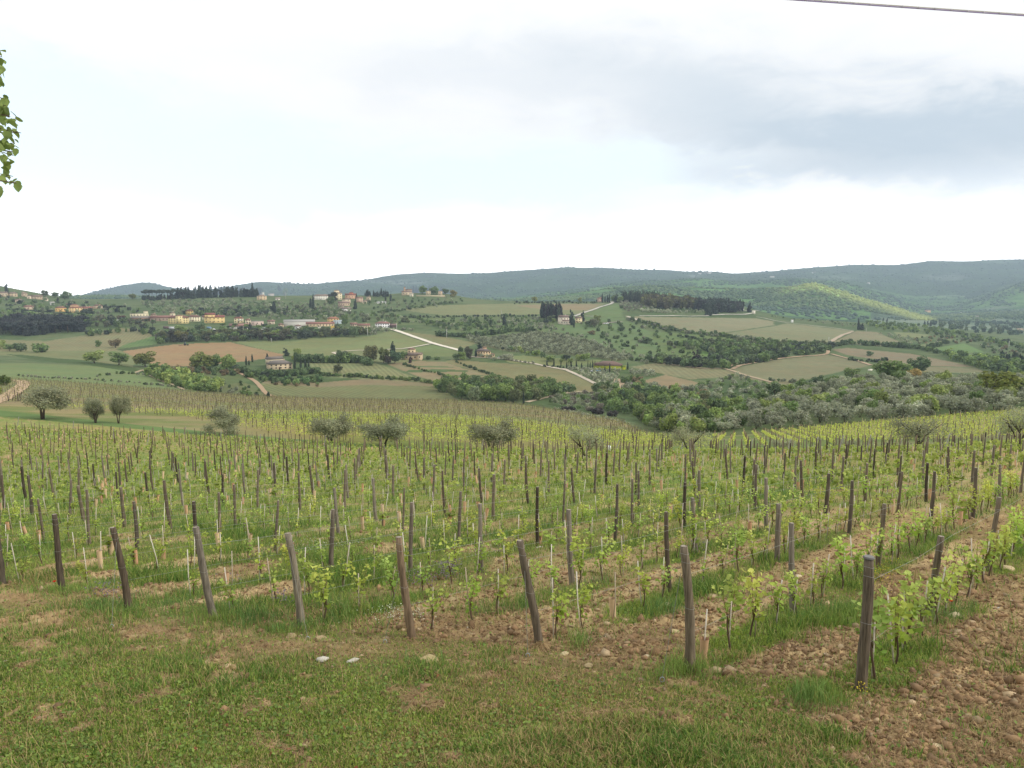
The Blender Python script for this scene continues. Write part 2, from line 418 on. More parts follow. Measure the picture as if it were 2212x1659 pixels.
def plain_mat(name, rough=0.8, nscale=3.0, namp=0.25, bump=0.0, bscale=20, stretch=None, spec=0.3):
    m, t, o = new_mat(name)
    a = E(t, attr(t).outputs['Color']); oi = t.nodes.new('ShaderNodeObjectInfo')
    c = mulcol(t, a, E(t, oi.outputs['Color']))
    oc = ob_coord(t)
    if stretch:
        mp = t.nodes.new('ShaderNodeMapping'); t.links.new(oc.s, mp.inputs[0]); mp.inputs['Scale'].default_value = stretch
        oc = E(t, mp.outputs[0])
    n = noise_node(t, oc, nscale, 5, 0.6)
    rnd = E(t, oi.outputs['Random'])
    c = mulcol(t, c, grey(t, (n-0.5)*(2*namp) + 0.9 + rnd*0.2))
    d = t.nodes.new('ShaderNodeBsdfPrincipled'); d.inputs['Roughness'].default_value = rough
    d.inputs['Specular IOR Level'].default_value = spec
    t.links.new(c.s, d.inputs['Base Color'])
    if bump:
        nb = noise_node(t, oc, bscale, 4, 0.6)
        b = t.nodes.new('ShaderNodeBump'); b.inputs['Strength'].default_value = 0.8; b.inputs['Distance'].default_value = bump
        t.links.new(nb.s, b.inputs['Height']); t.links.new(b.outputs[0], d.inputs['Normal'])
    t.links.new(d.outputs[0], o.inputs[0])
    return m
M_LEAF = leaf_mat("foliage", 0.32)
M_VINE = leaf_mat("vine_leaf", 0.45, 0.45)
M_GRASS = leaf_mat("grass_blade", 0.30, 0.6)
M_DRY = leaf_mat("dry_straw", 0.15, 0.8)
M_BARK = plain_mat("bark", 0.9, 4, 0.4)
M_POST = plain_mat("weathered_wood", 0.85, 42.0, 1.3, 0.012, 60, (1, 1, 0.07), 0.2)
M_STAKE = plain_mat("stake_wood", 0.7, 8.0, 0.25, 0, 1, (1, 1, 0.3))
M_TUBE = plain_mat("tube_plastic", 0.6, 9.0, 0.15)
M_WIRE = plain_mat("galvanised_wire", 0.45, 9.0, 0.1, spec=0.5)
M_STONE = plain_mat("limestone", 0.9, 7.0, 0.35, 0.02, 14)
M_CLOD = plain_mat("soil_clod", 0.95, 9.0, 0.35)
M_WALL = plain_mat("plaster", 0.9, 0.6, 0.16)
M_ROOF = plain_mat("roof_tile", 0.85, 1.3, 0.30)
M_GLASS = plain_mat("window_dark", 0.3, 1, 0.1, spec=0.6)
M_PAINT = plain_mat("paint", 0.35, 1, 0.05, spec=0.5)
M_FLOWER = leaf_mat("petal", 0.3, 0.6)

def ground_material():
    m, t, o = new_mat("ground")
    c = E(t, attr(t).outputs['Color']); pos = gm_pos(t)
    ro = attr(t, 'Row'); rs = t.nodes.new('ShaderNodeSeparateXYZ'); t.links.new(ro.outputs['Vector'], rs.inputs[0])
    phase, rk, fo = (E(t, rs.outputs[i]) for i in range(3))
    sn = (phase*6.2831853)._m('SINE')
    nf = noise_node(t, pos, 9.0, 5, 0.65)          # clods
    nm = noise_node(t, pos, 1.3, 4, 0.6)
    nl = noise_node(t, pos, 0.11, 5, 0.65)
    nx = noise_node(t, pos, 0.022, 5, 0.62)
    k = (nf-0.5)*0.55 + (nm-0.5)*0.45 + (nl-0.5)*0.55 + 1.0
    k = k + sn*(rk*1.5)
    kf = (nl-0.5)*1.3 + (nx-0.5)*1.0 + 1.0
    kk = k*(1-fo) + kf*fo
    c = mulcol(t, c, grey(t, kk._m('MAXIMUM', 0.15)))
    # warm / cool drift in the field colours
    hue = noise_node(t, pos, 0.045, 3, 0.5)
    c2 = mulcol(t, c, E(t, _rgb(t, (1.04, 0.99, 0.94))))
    c3 = mulcol(t, c, E(t, _rgb(t, (0.96, 1.02, 0.96))))
    cc = mixcol(t, sstep(hue, 0.35, 0.65), c3, c2)
    d = t.nodes.new('ShaderNodeBsdfPrincipled'); d.inputs['Roughness'].default_value = 0.95
    d.inputs['Specular IOR Level'].default_value = 0.1
    t.links.new(cc.s, d.inputs['Base Color'])
    hb = nf*0.05*(1-fo) + (nl*9.0 + noise_node(t, pos, 0.35, 3, 0.6)*2.0)*fo
    b = t.nodes.new('ShaderNodeBump'); b.inputs['Strength'].default_value = 0.9; b.inputs['Distance'].default_value = 1.0
    t.links.new(hb.s, b.inputs['Height']); t.links.new(b.outputs[0], d.inputs['Normal'])
    t.links.new(d.outputs[0], o.inputs[0])
    return m
def _rgb(t, c):
    n = t.nodes.new('ShaderNodeRGB'); n.outputs[0].default_value = (*c, 1); return n.outputs[0]

# ------------------------------------------------------------------ crop coordinate helpers (where things stand in the view)
def crop(x0, y0, w):
    k = w/2212*0.5575
    return lambda *p: [(x0*0.5575+a*k, y0*0.5575+b*k) for a, b in p]
z1, z2, z3, z4 = crop(0,1080,500), crop(450,1080,500), crop(850,1080,500), crop(1250,1080,500)
z5, z6, z7, z8 = crop(1700,1250,500), crop(2050,1100,500), crop(2100,1350,500), crop(2500,1050,500)
r1, r2, r3 = crop(3268,1200,700), crop(0,1400,500), crop(900,1300,500)
a1, a2, a3, a4 = crop(0,1000,1000), crop(1000,1000,1000), crop(2000,1000,1000), crop(2968,900,1000)

def in_poly(px, py, poly):
    c = np.zeros(px.shape, bool); n = len(poly)
    for i in range(n):
        x1, y1 = poly[i]; x2, y2 = poly[(i+1) % n]
        if y1 == y2: continue
        m = ((y1 > py) != (y2 > py)) & (px < (x2-x1)*(py-y1)/(y2-y1)+x1)
        c ^= m
    return c

GF = (134,138,100); GG = (108,134,82); SC = (100,116,78)
# polygon, colour, row angle (deg), row spacing, strength, forest
FIELDS = [
 # scrub / mixed slopes (default under everything)
 ([(-300,787),(60,784),(200,790),(330,806),(470,850),(-300,850)], (128,142,96), 70, 4, .05),
 ([(-300,758),(130,757),(265,758),(300,776),(280,798),(176,785),(9,767),(-300,775)], (134,136,98), 60, 4, .05),
 ([(9,764),(60,767),(126,774),(176,777),(279,791),(330,806),(300,805),(176,786),(126,783),(60,774)], (84,104,60), 0, 4, 0),
 ([(-300,735),(0,733),(100,736),(180,724),(262,708),(330,712),(385,718),(345,735),(262,757),(100,758),(-300,760)], (145,138,106), 20, 4, .06),
 (z2((130,1130),(700,960),(740,1130),(0,1215)), (110,136,84), 0, 4, 0),
 ([(251,754),(345,742),(383,739),(383,745),(265,759)], (88,100,66), 0, 4, 0),
 ([(265,758),(347,747),(383,743),(490,739),(499,739),(550,751),(612,765),(612,768),(580,773),(542,779),(510,782),(413,791),(339,789),(300,775)], (170,136,106), 100, 9, .02),
 ([(500,737),(625,737),(676,730),(790,727),(845,714),(930,742),(870,753),(741,760),(700,770),(640,770),(612,765),(550,750)], (136,141,98), 55, 4, .07),
 ([(855,713),(950,725),(1031,741),(1000,752),(992,754),(935,742)], (142,137,102), 55, 4, .07),
 ([(936,744),(992,757),(990,769),(930,770),(871,753)], (126,138,92), 55, 4, .05),
 ([(741,760),(870,753),(900,770),(870,785),(780,780)], (136,138,100), 0, 4, .0),
 ([(664,782),(720,783),(808,783),(840,793),(873,806),(930,824),(800,820),(697,812),(680,804)], (142,143,106), 20, 4, .10),
 ([(837,786),(900,779),(960,781),(1000,795),(1061,808),(1060,817),(1040,822),(948,826),(900,812)], (156,138,112), 0, 4, .0),
 ([(880,799),(940,797),(1010,799),(1010,803),(940,803),(880,804)], (98,116,74), 0, 4, .0),
 ([(860,791),(930,790),(980,792),(980,793),(900,793)], (105,118,80), 0, 4, .0),
 ([(960,812),(1040,809),(1050,812),(980,816)], (110,120,80), 0, 4, .0),
 ([(562,821),(691,826),(790,818),(930,826),(990,866),(760,864),(595,860)], (150,132,108), 0, 4, .0),
 ([(562,827),(653,834),(691,836),(781,831),(935,834),(960,843),(992,866),(760,866),(595,862)], (130,130,92), 38, 4, .12),
 ([(430,815),(530,826),(580,852),(590,862),(500,856),(430,849)], (116,122,84), 0, 4, .0),
 ([(330,800),(400,812),(520,800),(562,820),(430,838),(380,838)], (104,116,76), 0, 4, .0),
 ([(975,776),(1061,783),(1156,788),(1210,797),(1260,818),(1316,846),(1245,848),(1200,846),(1060,812),(1000,793),(960,781)], (142,134,100), 95, 4, .10),
 ([(1080,770),(1130,767),(1260,778),(1300,776),(1290,787),(1175,789),(1100,783)], (134,138,94), 0, 4, .0),
 ([(995,725),(1060,728),(1162,717),(1218,724),(1294,745),(1370,772),(1332,779),(1256,768),(1170,762),(1100,759),(1040,747)], (122,122,92), 0, 4, .0),
 ([(1000,700),(1160,690),(1240,700),(1180,716),(1060,726),(960,718)], (112,128,84), 0, 4, .0),
 ([(1240,683),(1355,686),(1400,715),(1450,745),(1445,778),(1380,780),(1300,746),(1240,722),(1180,712),(1200,702)], (112,132,90), 0, 4, .0),
 ([(1400,715),(1560,725),(1700,745),(1660,770),(1500,782),(1430,760)], (112,130,82), 0, 4, .0),
 (z8((950,1370),(1200,1370),(1330,1450),(1200,1520),(1020,1520)), (112,140,78), 0, 4, 0),
 ([(860,668),(950,659),(1100,655),(1307,655),(1290,667),(1250,678),(1170,678),(1100,680),(950,680)], (140,140,104), 15, 5, .08),
 ([(1110,660),(1200,656),(1300,657),(1270,670),(1180,668)], (158,138,112), 15, 5, .05),
 ([(800,690),(1000,684),(1200,680),(1160,690),(1000,700),(850,702)], (112,126,84), 0, 4, 0),
 ([(1260,676),(1330,655),(1345,662),(1345,684),(1290,684)], (114,134,88), 0, 4, 0),
 ([(1370,682),(1394,684),(1633,687),(1672,694),(1672,702),(1545,721),(1507,720),(1430,709),(1375,692)], (148,142,118), 75, 5, .06),
 ([(1545,723),(1672,704),(1700,698),(1844,714),(1793,738),(1740,745),(1650,741),(1600,731)], (142,140,112), 75, 5, .06),
 ([(1851,714),(1894,717),(1964,746),(1900,747),(1796,740)], (144,136,112), 75, 5, .05),
 ([(1560,800),(1580,796),(1672,777),(1786,766),(1831,774),(1881,789),(1831,799),(1730,822),(1680,835),(1607,815)], (140,134,108), 95, 5, .07),
 ([(1796,754),(1831,751),(1970,764),(2108,792),(1982,790),(1894,776),(1831,767)], (148,132,114), 60, 5, .05),
 ([(1894,777),(1982,791),(2108,794),(2130,804),(1990,806),(1900,790)], (140,134,108), 60, 5, .05),
 ([(1360,792),(1418,783),(1559,797),(1606,811),(1493,819),(1430,807)], (142,136,108), 0, 5, .06),
 ([(1387,822),(1438,809),(1493,822),(1533,834),(1493,840),(1430,838)], (156,136,112), 0, 5, .0),
 ([(2002,754),(2083,741),(2128,761),(2048,764)], (112,138,86), 0, 5, .0),
 ([(1930,716),(2010,722),(1990,730),(1940,726)], (136,140,100), 0, 5, .0),
 ([(1985,745),(2060,730),(2040,742),(2000,752)], (128,134,96), 0, 5, .0),
 ([(2040,690),(2212,694),(2400,700),(2212,712),(2080,704)], (138,136,118), 0, 5, .0),
]
def lerp(a, b, t): return a[None, :]*(1-t[:, None]) + b[None, :]*t[:, None]

def build_ground():
    U = np.concatenate([np.arange(-1700, -260, 16.0), np.arange(-260, 2480, 3.0), np.arange(2480, 3930, 16.0)])
    D, V = smooth_u(U)
    mainc = (U > -50) & (U < 2260)
    rows = []
    for k in range(NC-1):
        span = np.abs(V[k]-V[k+1])[mainc].max()
        st = 2.3 if k < 6 else (1.7 if k < E_CURVE else (1.2 if k <= B_CURVE else 1.3))
        n = max(3, int(span/st))
        if k > B_CURVE and k not in (RIDGE,): n = max(n, 8)
        for i in range(n): rows.append((k, i/n))
    rows.append((NC-2, 1.0))
    R, Cn = len(rows), len(U)
    ks = np.array([r[0] for r in rows]); ts = np.array([r[1] for r in rows])[:, None]
    q = 1/D[ks] + (1/D[ks+1]-1/D[ks])*ts
    v = V[ks] + (V[ks+1]-V[ks])*ts
    DD = 1/q; UU = np.broadcast_to(U, DD.shape)
    XX = (UU-1106)/F
    v = v + hillnoise(DD, XX)
    pts = point(UU, DD, v)
    near = DD < 110
    pts[..., 2] += np.where(near, micro(pts[..., 0], pts[..., 1], DD), 0)
    # colours
    seg = np.broadcast_to(ks[:, None], DD.shape).ravel()
    u_, v_, D_ = UU.ravel(), v.ravel(), DD.ravel(); x_, y_ = pts[..., 0].ravel(), pts[..., 1].ravel()
    N = len(u_)
    col = np.empty((N, 3)); row = np.zeros((N, 3))
    n1_ = fbm(x_/70, y_/50, 4, 61); n2_ = fbm(x_/14, y_/12, 4, 62); n3_ = fbm(x_/3, y_/3, 3, 63)
    # default scrubby hillside
    col[:] = lerp(lin(112,124,88), lin(88,108,68), smst(.35, .65, n1_*.5+n2_*.5))
    # near vineyard
    m = seg < E_CURVE
    g = green_zone(x_[m], y_[m])
    t = smst(.2, .8, n3_[m])
    soil = lerp(lin(200,170,130), lin(154,126,92), t)
    soil = lerp2(soil, lin(192,168,130), smst(.55, .7, fbm(x_[m]*5, y_[m]*5, 3, 66))*.6)
    turf = lerp(lin(112,108,62), lin(82,96,44), smst(.3, .7, n2_[m]))
    turf_far = lerp(lin(138,138,80), lin(120,136,70), smst(.3, .7, n2_[m]))
    far = smst(14, 40, D_[m])[:, None]
    turf = turf*(1-far)+turf_far*far
    soil = soil*(1-far*.25) + lin(140,126,84)*far*.25
    col[m] = soil*(1-g[:, None]) + turf*g[:, None]
    m = (seg == E_CURVE); col[m] = lerp(lin(108,128,76), lin(92,112,64), n2_[m])
    m = (seg == E_CURVE+1) & (u_ < 1520)
    w = smst(700, 480, u_[m]+(n1_[m]-.5)*200)
    tan_ = lerp(lin(140,130,92), lin(112,120,70), smst(.35, .65, n2_[m]))
    yel = lerp(lin(140,132,84), lin(116,124,66), smst(.3, .7, n2_[m]))
    col[m] = tan_*w[:, None] + yel*(1-w[:, None])
    m = (seg == U_CURVE) & (u_ < 1520)
    col[m] = lerp(lin(138,126,96), lin(122,126,84), smst(.3, .7, n2_[m]*.6+n1_[m]*.4))
    mr = ((seg == E_CURVE+1) | (seg == U_CURVE)) & (u_ >= 1385)
    w = smst(1385, 1450, u_[mr])[:, None]
    col[mr] = col[mr]*(1-w) + w*lerp(lin(126,126,88), lin(106,122,70), smst(.3, .7, n2_[mr]))
    m = (seg == B_CURVE) & (u_ < 1390); col[m] = lerp(lin(120,126,92), lin(104,118,78), n2_[m])
    m = (seg >= B_CURVE) & (seg <= H_CURVE) & (u_ >= 1390); col[m] = lerp(lin(112,120,84), lin(92,108,62), n2_[m])
    # fields
    wv = (n2_-0.5)*1.6
    mid = (seg > B_CURVE) & (seg <= RIDGE)
    idx = np.where(mid)[0]
    for f in FIELDS:
        poly = f[0]; xs = [p[0] for p in poly]; ys = [p[1] for p in poly]
        b = idx[(u_[idx] > min(xs)-3) & (u_[idx] < max(xs)+3) & (v_[idx] > min(ys)-3) & (v_[idx] < max(ys)+3)]
        b = b[in_poly(u_[b]+wv[b], v_[b]+wv[b]*.4, poly)]
        base = lin(*f[1]); var = (0.90+0.22*n1_[b])[:, None]
        col[b] = base*var
        if len(f) > 3 and f[4] > 0:
            A = math.radians(f[2]); row[b, 0] = (x_[b]*math.cos(A)+y_[b]*math.sin(A))/f[3]; row[b, 1] = f[4]
    # wooded hills behind
    hx = fbm(x_/300, y_/220, 4, 71); hy = fbm(x_/90, y_/70, 4, 72)
    m = seg > RIDGE
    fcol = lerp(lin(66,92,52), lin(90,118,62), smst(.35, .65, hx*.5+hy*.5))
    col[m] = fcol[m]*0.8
    m2 = (seg > RIDGE+1) & (seg <= HILL2+1)
    fresh = lerp(lin(88,122,62), lin(128,154,84), smst(.40, .66, hx*.4+hy*.6+.05))
    # fresh green on the nearer hills; sunlight on the spur is painted in below
    col[m2] = fresh[m2]
    m2 = (seg == HILL2+2)
    col[m2] = (fcol*.35+fresh*.65)[m2]
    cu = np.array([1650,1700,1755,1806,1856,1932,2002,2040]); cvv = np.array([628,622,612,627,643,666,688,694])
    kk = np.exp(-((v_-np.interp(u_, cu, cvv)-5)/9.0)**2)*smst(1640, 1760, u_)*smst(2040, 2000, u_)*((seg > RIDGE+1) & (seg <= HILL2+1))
    col = col*(1-kk[:, None]) + lin(196,204,112)*1.5*kk[:, None]  # sunlight along the spur crest, painted as a pale yellow-green band
    mv = (seg > RIDGE) & (seg <= RIDGE+2) & (u_ > 1880)
    col[mv] = lerp(lin(150,146,124), lin(104,118,90), smst(.35, .6, fbm(x_[mv]/90, y_[mv]/260, 3, 88)))
    # meadow clearings
    for (cu, cv_, su, sv, c) in ((870,609,52,5,(150,146,136)),(800,607,25,3,(140,142,128)),(1790,600,60,6,(126,134,104)),(2040,598,52,8,(128,128,112)),
                                 (1500,596,18,3,(150,146,134)),(2165,565,40,3,(132,142,112)),(2140,645,50,4,(150,158,118)),(2060,640,40,3,(150,160,118)),(2200,625,40,10,(142,156,100)),(2180,668,60,7,(146,142,126))):
        k = np.exp(-(((u_-cu)/su)**2+((v_-cv_)/sv)**2)**2)*(seg > RIDGE)*smst(.3,.55,hy)
        col = col*(1-k[:, None]) + lin(*c)*k[:, None]
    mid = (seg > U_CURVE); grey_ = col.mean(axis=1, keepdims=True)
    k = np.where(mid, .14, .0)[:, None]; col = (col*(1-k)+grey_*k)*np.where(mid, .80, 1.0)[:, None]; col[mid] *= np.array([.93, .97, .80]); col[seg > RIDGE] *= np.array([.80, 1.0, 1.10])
    row[:, 2] = np.where(seg > RIDGE+1, 1.0, 0)
    i, j = np.meshgrid(np.arange(R-1), np.arange(Cn-1), indexing='ij')
    f = np.stack([i*Cn+j, i*Cn+j+1, (i+1)*Cn+j+1, (i+1)*Cn+j], -1).reshape(-1, 4)
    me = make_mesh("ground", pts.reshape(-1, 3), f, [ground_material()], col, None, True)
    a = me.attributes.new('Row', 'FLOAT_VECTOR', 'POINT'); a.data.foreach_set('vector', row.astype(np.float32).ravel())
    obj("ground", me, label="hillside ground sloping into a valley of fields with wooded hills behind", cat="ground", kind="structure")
    print("ground verts", N)
def lerp2(a, b, t): return a*(1-t[:, None]) + b[None, :]*t[:, None]
build_ground()

# bank under and behind the viewpoint
def build_bank():
    xs = np.linspace(-60, 60, 121); ys = np.concatenate([np.linspace(-40, 1.0, 30), np.linspace(1.3, 7.2, 30)])
    X, Y = np.meshgrid(xs, ys)
    zp = PA+PB*X+PC*Y
    t = np.clip((Y-1.0)/4.6, 0, 1)
    Z = np.where(Y < 5.6, -1.75*(1-t)+(PA+PB*X+PC*5.6-0.02)*t, zp) - 0.06 + (fbm(X, Y, 3, 90)-.5)*.08
    i, j = np.meshgrid(np.arange(len(ys)-1), np.arange(len(xs)-1), indexing='ij'); n = len(xs)
    f = np.stack([i*n+j, i*n+j+1, (i+1)*n+j+1, (i+1)*n+j], -1).reshape(-1, 4)
    c = np.broadcast_to(lin(84,92,44), (X.size, 3))
    me = make_mesh("grass_bank", np.stack([X, Y, Z], -1).reshape(-1, 3), f, [bpy.data.materials["ground"]], c, None, True)
    obj("grass_bank", me, label="grassy bank at the top edge of the vineyard", cat="ground", kind="structure")
build_bank()

# ------------------------------------------------------------------ roads and tracks
def road_mat():
    m, t, o = new_mat("gravel"); c = E(t, attr(t).outputs['Color']); pos = gm_pos(t)
    n = noise_node(t, pos, 0.6, 5, 0.7); n2_ = noise_node(t, pos, 6, 3, 0.6)
    c = mulcol(t, c, grey(t, (n-.5)*.30+(n2_-.5)*.2+0.86))
    d = t.nodes.new('ShaderNodeBsdfDiffuse'); t.links.new(c.s, d.inputs[0]); t.links.new(d.outputs[0], o.inputs[0]); return m
M_ROAD = road_mat()
ROADS = [
 ("white_road", [(846,711),(875,721),(930,740),(960,748),(994,757)], 6.5, (235,226,208), "pale gravel road running down between two fields to the stone villa"),
 ("road", z5((540,580),(700,598),(1000,612),(1250,640),(1650,705),(1800,740),(2212,820))+z7((360,345),(480,400),(620,460),(780,535),(1000,640),(1190,748),(1300,735),(1370,728)), 4.2, (206,194,174), "pale gravel road curving past the yellow building to the valley junction"),
 ("dirt_road", z7((1330,522),(1322,620),(1335,735)), 8.5, (188,166,138), "wide dirt drive climbing from the junction beside the small shed"),
 ("field_track", z4((1840,1118),(1500,1180),(1380,1197),(1100,1212)), 4, (222,212,192), "pale track branching off the white road across the green field"),
 ("field_track", z4((900,1235),(640,1230),(350,1250),(170,1265),(280,1300),(420,1325),(630,1355)), 4.0, (214,202,180), "bent pale track behind the long dark hedge"),
 ("hill_road", z6((1350,303),(1450,312),(1400,345),(1270,378),(1130,430),(940,495),(780,550)), 5.5, (205,200,188), "road climbing to the pink house on the ridge"),
 ("lane", z6((960,548),(1120,552)), 3.5, (190,186,170), "short lane east of the farm with two big cypresses"),
 ("asphalt_road", z6((1230,690),(1330,672),(1450,658),(1600,650)), 5.0, (176,166,156), "grey road with a white car below the ridge meadow"),
 ("ridge_road", z8((-100,772),(500,768),(1060,770),(1130,752),(1500,746),(1700,740),(1850,726)), 4.0, (222,216,200), "pale road along the top of the large field under the dark wood"),
 ("ridge_road", z8((1905,785),(2050,808),(2212,850))+[(1690,695.5),(1710,699),(1800,708),(1844,714.5)], 4.0, (214,206,188), "pale road edging the second field from the white gate"),
 ("field_track", z6((1670,556),(1780,585),(1880,620),(1950,645),(2010,668)), 5.0, (206,196,178), "stony track cutting down the corner of the large field"),
 ("dirt_track", a4((745,850),(650,885),(555,937)), 5.0, (188,172,150), "orange-tan track between two fields near the lone cypress"),
 ("dirt_track", [(1784,754),(1790,759),(1787,765),(1760,768),(1700,773),(1655,778),(1620,785),(1596,790),(1582,797)], 4.0, (190,166,138), "tan track along the top of the dark field in front"),
 ("dirt_track", [(1796,765),(1826,773),(1850,778),(1881,789)], 4.0, (186,164,138), "tan track along the right edge of the dark field"),
 ("dirt_track", a3((1770,945),(1860,915),(1930,890),(1965,865)), 4.5, (186,166,136), "short tan track rising through scrub to a gap in the hedge"),
 ("dirt_track", a3((1220,897),(1350,915),(1500,935),(1620,945),(1780,945),(1860,968),(1950,1000),(2080,1035),(2212,1070)), 3.5, (186,168,140), "long tan track winding under the hedge in the middle of the valley"),
 ("dirt_track", r3((0,620),(100,630),(180,665),(270,710),(400,790),(470,860),(540,950),(620,1020),(740,1050)), 3.5, (180,156,128), "brown track dropping beside the small round cypress"),
 ("dirt_track", a1((1150,985),(1230,955),(1280,1000),(1400,1060),(1500,1090),(1580,1130)), 3.0, (176,162,132), "brown track at the edge of the green field by the tree clump"),
 ("lane", z7((-260,920),(0,858),(130,828),(240,800),(400,772),(520,752),(640,740),(800,740)), 3.5, (200,184,154), "pale lane rising through the grey olive plot behind the woods"),
 ("gravel_road", [(-60,888),(-20,871),(8,860),(26,850),(40,840),(50,832),(52,826),(42,822),(20,821)], 5.0, (196,172,142), "curved gravel road at the left edge beside the vineyard"),
 ("garden_path", [(1560,671.5),(1640,671)], 2.5, (190,186,170), "narrow path below the white house on the wooded ridge"),
]
def ribbon(path, width, zoff_k):
    p = np.array(path, float); seg = np.hypot(*np.diff(p, axis=0).T); s = np.concatenate([[0], np.cumsum(seg)])
    n = max(4, int(s[-1]/2.0)); q = np.linspace(0, s[-1], n)
    u, v = np.interp(q, s, p[:, 0]), np.interp(q, s, p[:, 1])
    pw, D = pts_at(u, v)
    for _ in range(2): pw[1:-1, :2] = (pw[:-2, :2]+2*pw[1:-1, :2]+pw[2:, :2])/4
    d = np.gradient(pw[:, :2], axis=0); d /= np.linalg.norm(d, axis=1)[:, None]+1e-9
    nn = np.stack([-d[:, 1], d[:, 0]], -1)
    wob = 1+0.25*(fbm(q/5, q*0+3, 2, int(s[-1])) - .5)
    out = []
    for k in np.linspace(-1, 1, 5):
        xy = pw[:, :2] + nn*k*width/2*wob[:, None]
        z, *_ = ground_z(xy[:, 0], xy[:, 1]); out.append(np.stack([xy[:, 0], xy[:, 1], z+zoff_k*D], -1))
    return np.stack(out, 1)
def build_roads():
    for name, path, w, c, lab in ROADS:
        g = ribbon(path, w, 0.0006); n = len(g)
        i, j = np.meshgrid(np.arange(n-1), np.arange(4), indexing='ij')
        f = np.stack([i*5+j, i*5+j+1, (i+1)*5+j+1, (i+1)*5+j], -1).reshape(-1, 4)
        cc = np.broadcast_to(lin(*c), (n*5, 3)).copy()
        obj(name, make_mesh(name, g.reshape(-1, 3), f, [M_ROAD], cc, None, True), label=lab, cat="road", kind="structure")
build_roads()

# ------------------------------------------------------------------ young vineyard: posts, wires, vines, stakes, grow tubes
ORD = ["zeroth","first","second","third","fourth","fifth","sixth","seventh","eighth","ninth","tenth","11th","12th","13th","14th","15th","16th","17th","18th","19th","20th"]
def ordn(k):
    if k < len(ORD): return ORD[k]
    return f"{k}{'st' if k%10==1 and k!=11 else 'nd' if k%10==2 else 'rd' if k%10==3 else 'th'}"
def gz(x, y):
    z, u, v, D = ground_z(np.atleast_1d(x), np.atleast_1d(y)); return float(z[0]), float(u[0]), float(v[0]), float(D[0])
ROW_T0 = [float(p@RD) for p in EP]
def row_t0(i):
    return ROW_T0[i] if i < 9 else ROW_T0[8] + (i-8)*(ROW_T0[8]-ROW_T0[1])/7.0
def row_point(i, t): return RN*ROWS_S[i] + RD*(row_t0(i)+t)

def post_mesh(h, r, seed, lean=(0, 0), bend=0.03, lod=8, knots=True, name="wooden_post", col=None, rings=True):
    rs = np.random.default_rng(seed); mb = MB(); n = 12 if lod >= 8 else 4
    zz = np.linspace(-0.15, h, n); t = np.clip(zz/h, 0, 1)
    ph = rs.uniform(0, 6.28)
    x = lean[0]*zz + bend*np.sin(t*math.pi*1.1+ph)*h*0.5 - bend*math.sin(ph)*h*0.5
    y = lean[1]*zz + bend*np.cos(t*math.pi*0.9+ph)*h*0.3 - bend*math.cos(ph)*h*0.3
    rad = r*(1.12-0.28*t)*(1+rs.normal(0, .04, n))
    c = lin(*(col or (112, 96, 80)))*rs.uniform(.60, .88)
    th = 10 if lod >= 8 else 5
    mb.tube(np.stack([x, y, zz], -1), rad, th, c, 0, True, 0.05, rs)
    top = np.array([x[-1], y[-1], zz[-1]])
    # pale sawn top
    if lod >= 8:
        a = np.arange(th)*2*math.pi/th
        v = np.stack([top[0]+rad[-1]*.9*np.cos(a), top[1]+rad[-1]*.9*np.sin(a), np.full(th, h+.004)], -1)
        mb.add(v, np.array([np.arange(th)]), lin(150, 140, 124), 0)
    return mb, (x, y, zz, rad)
def wire_rings(hs, prof):
    x, y, zz, rad = prof; out = []
    for h in hs:
        mb = MB()
        cx, cy, r = np.interp(h, zz, x), np.interp(h, zz, y), np.interp(h, zz, rad)+.004
        a = np.linspace(0, 2*math.pi, 13)
        mb.tube(np.stack([cx+r*np.cos(a), cy+r*np.sin(a), h+.008*np.sin(a*2)], -1), .0022, 4, lin(150, 150, 142), 0, False)
        out.append(mb.mesh("wire_wrap", [M_WIRE]))
    return out

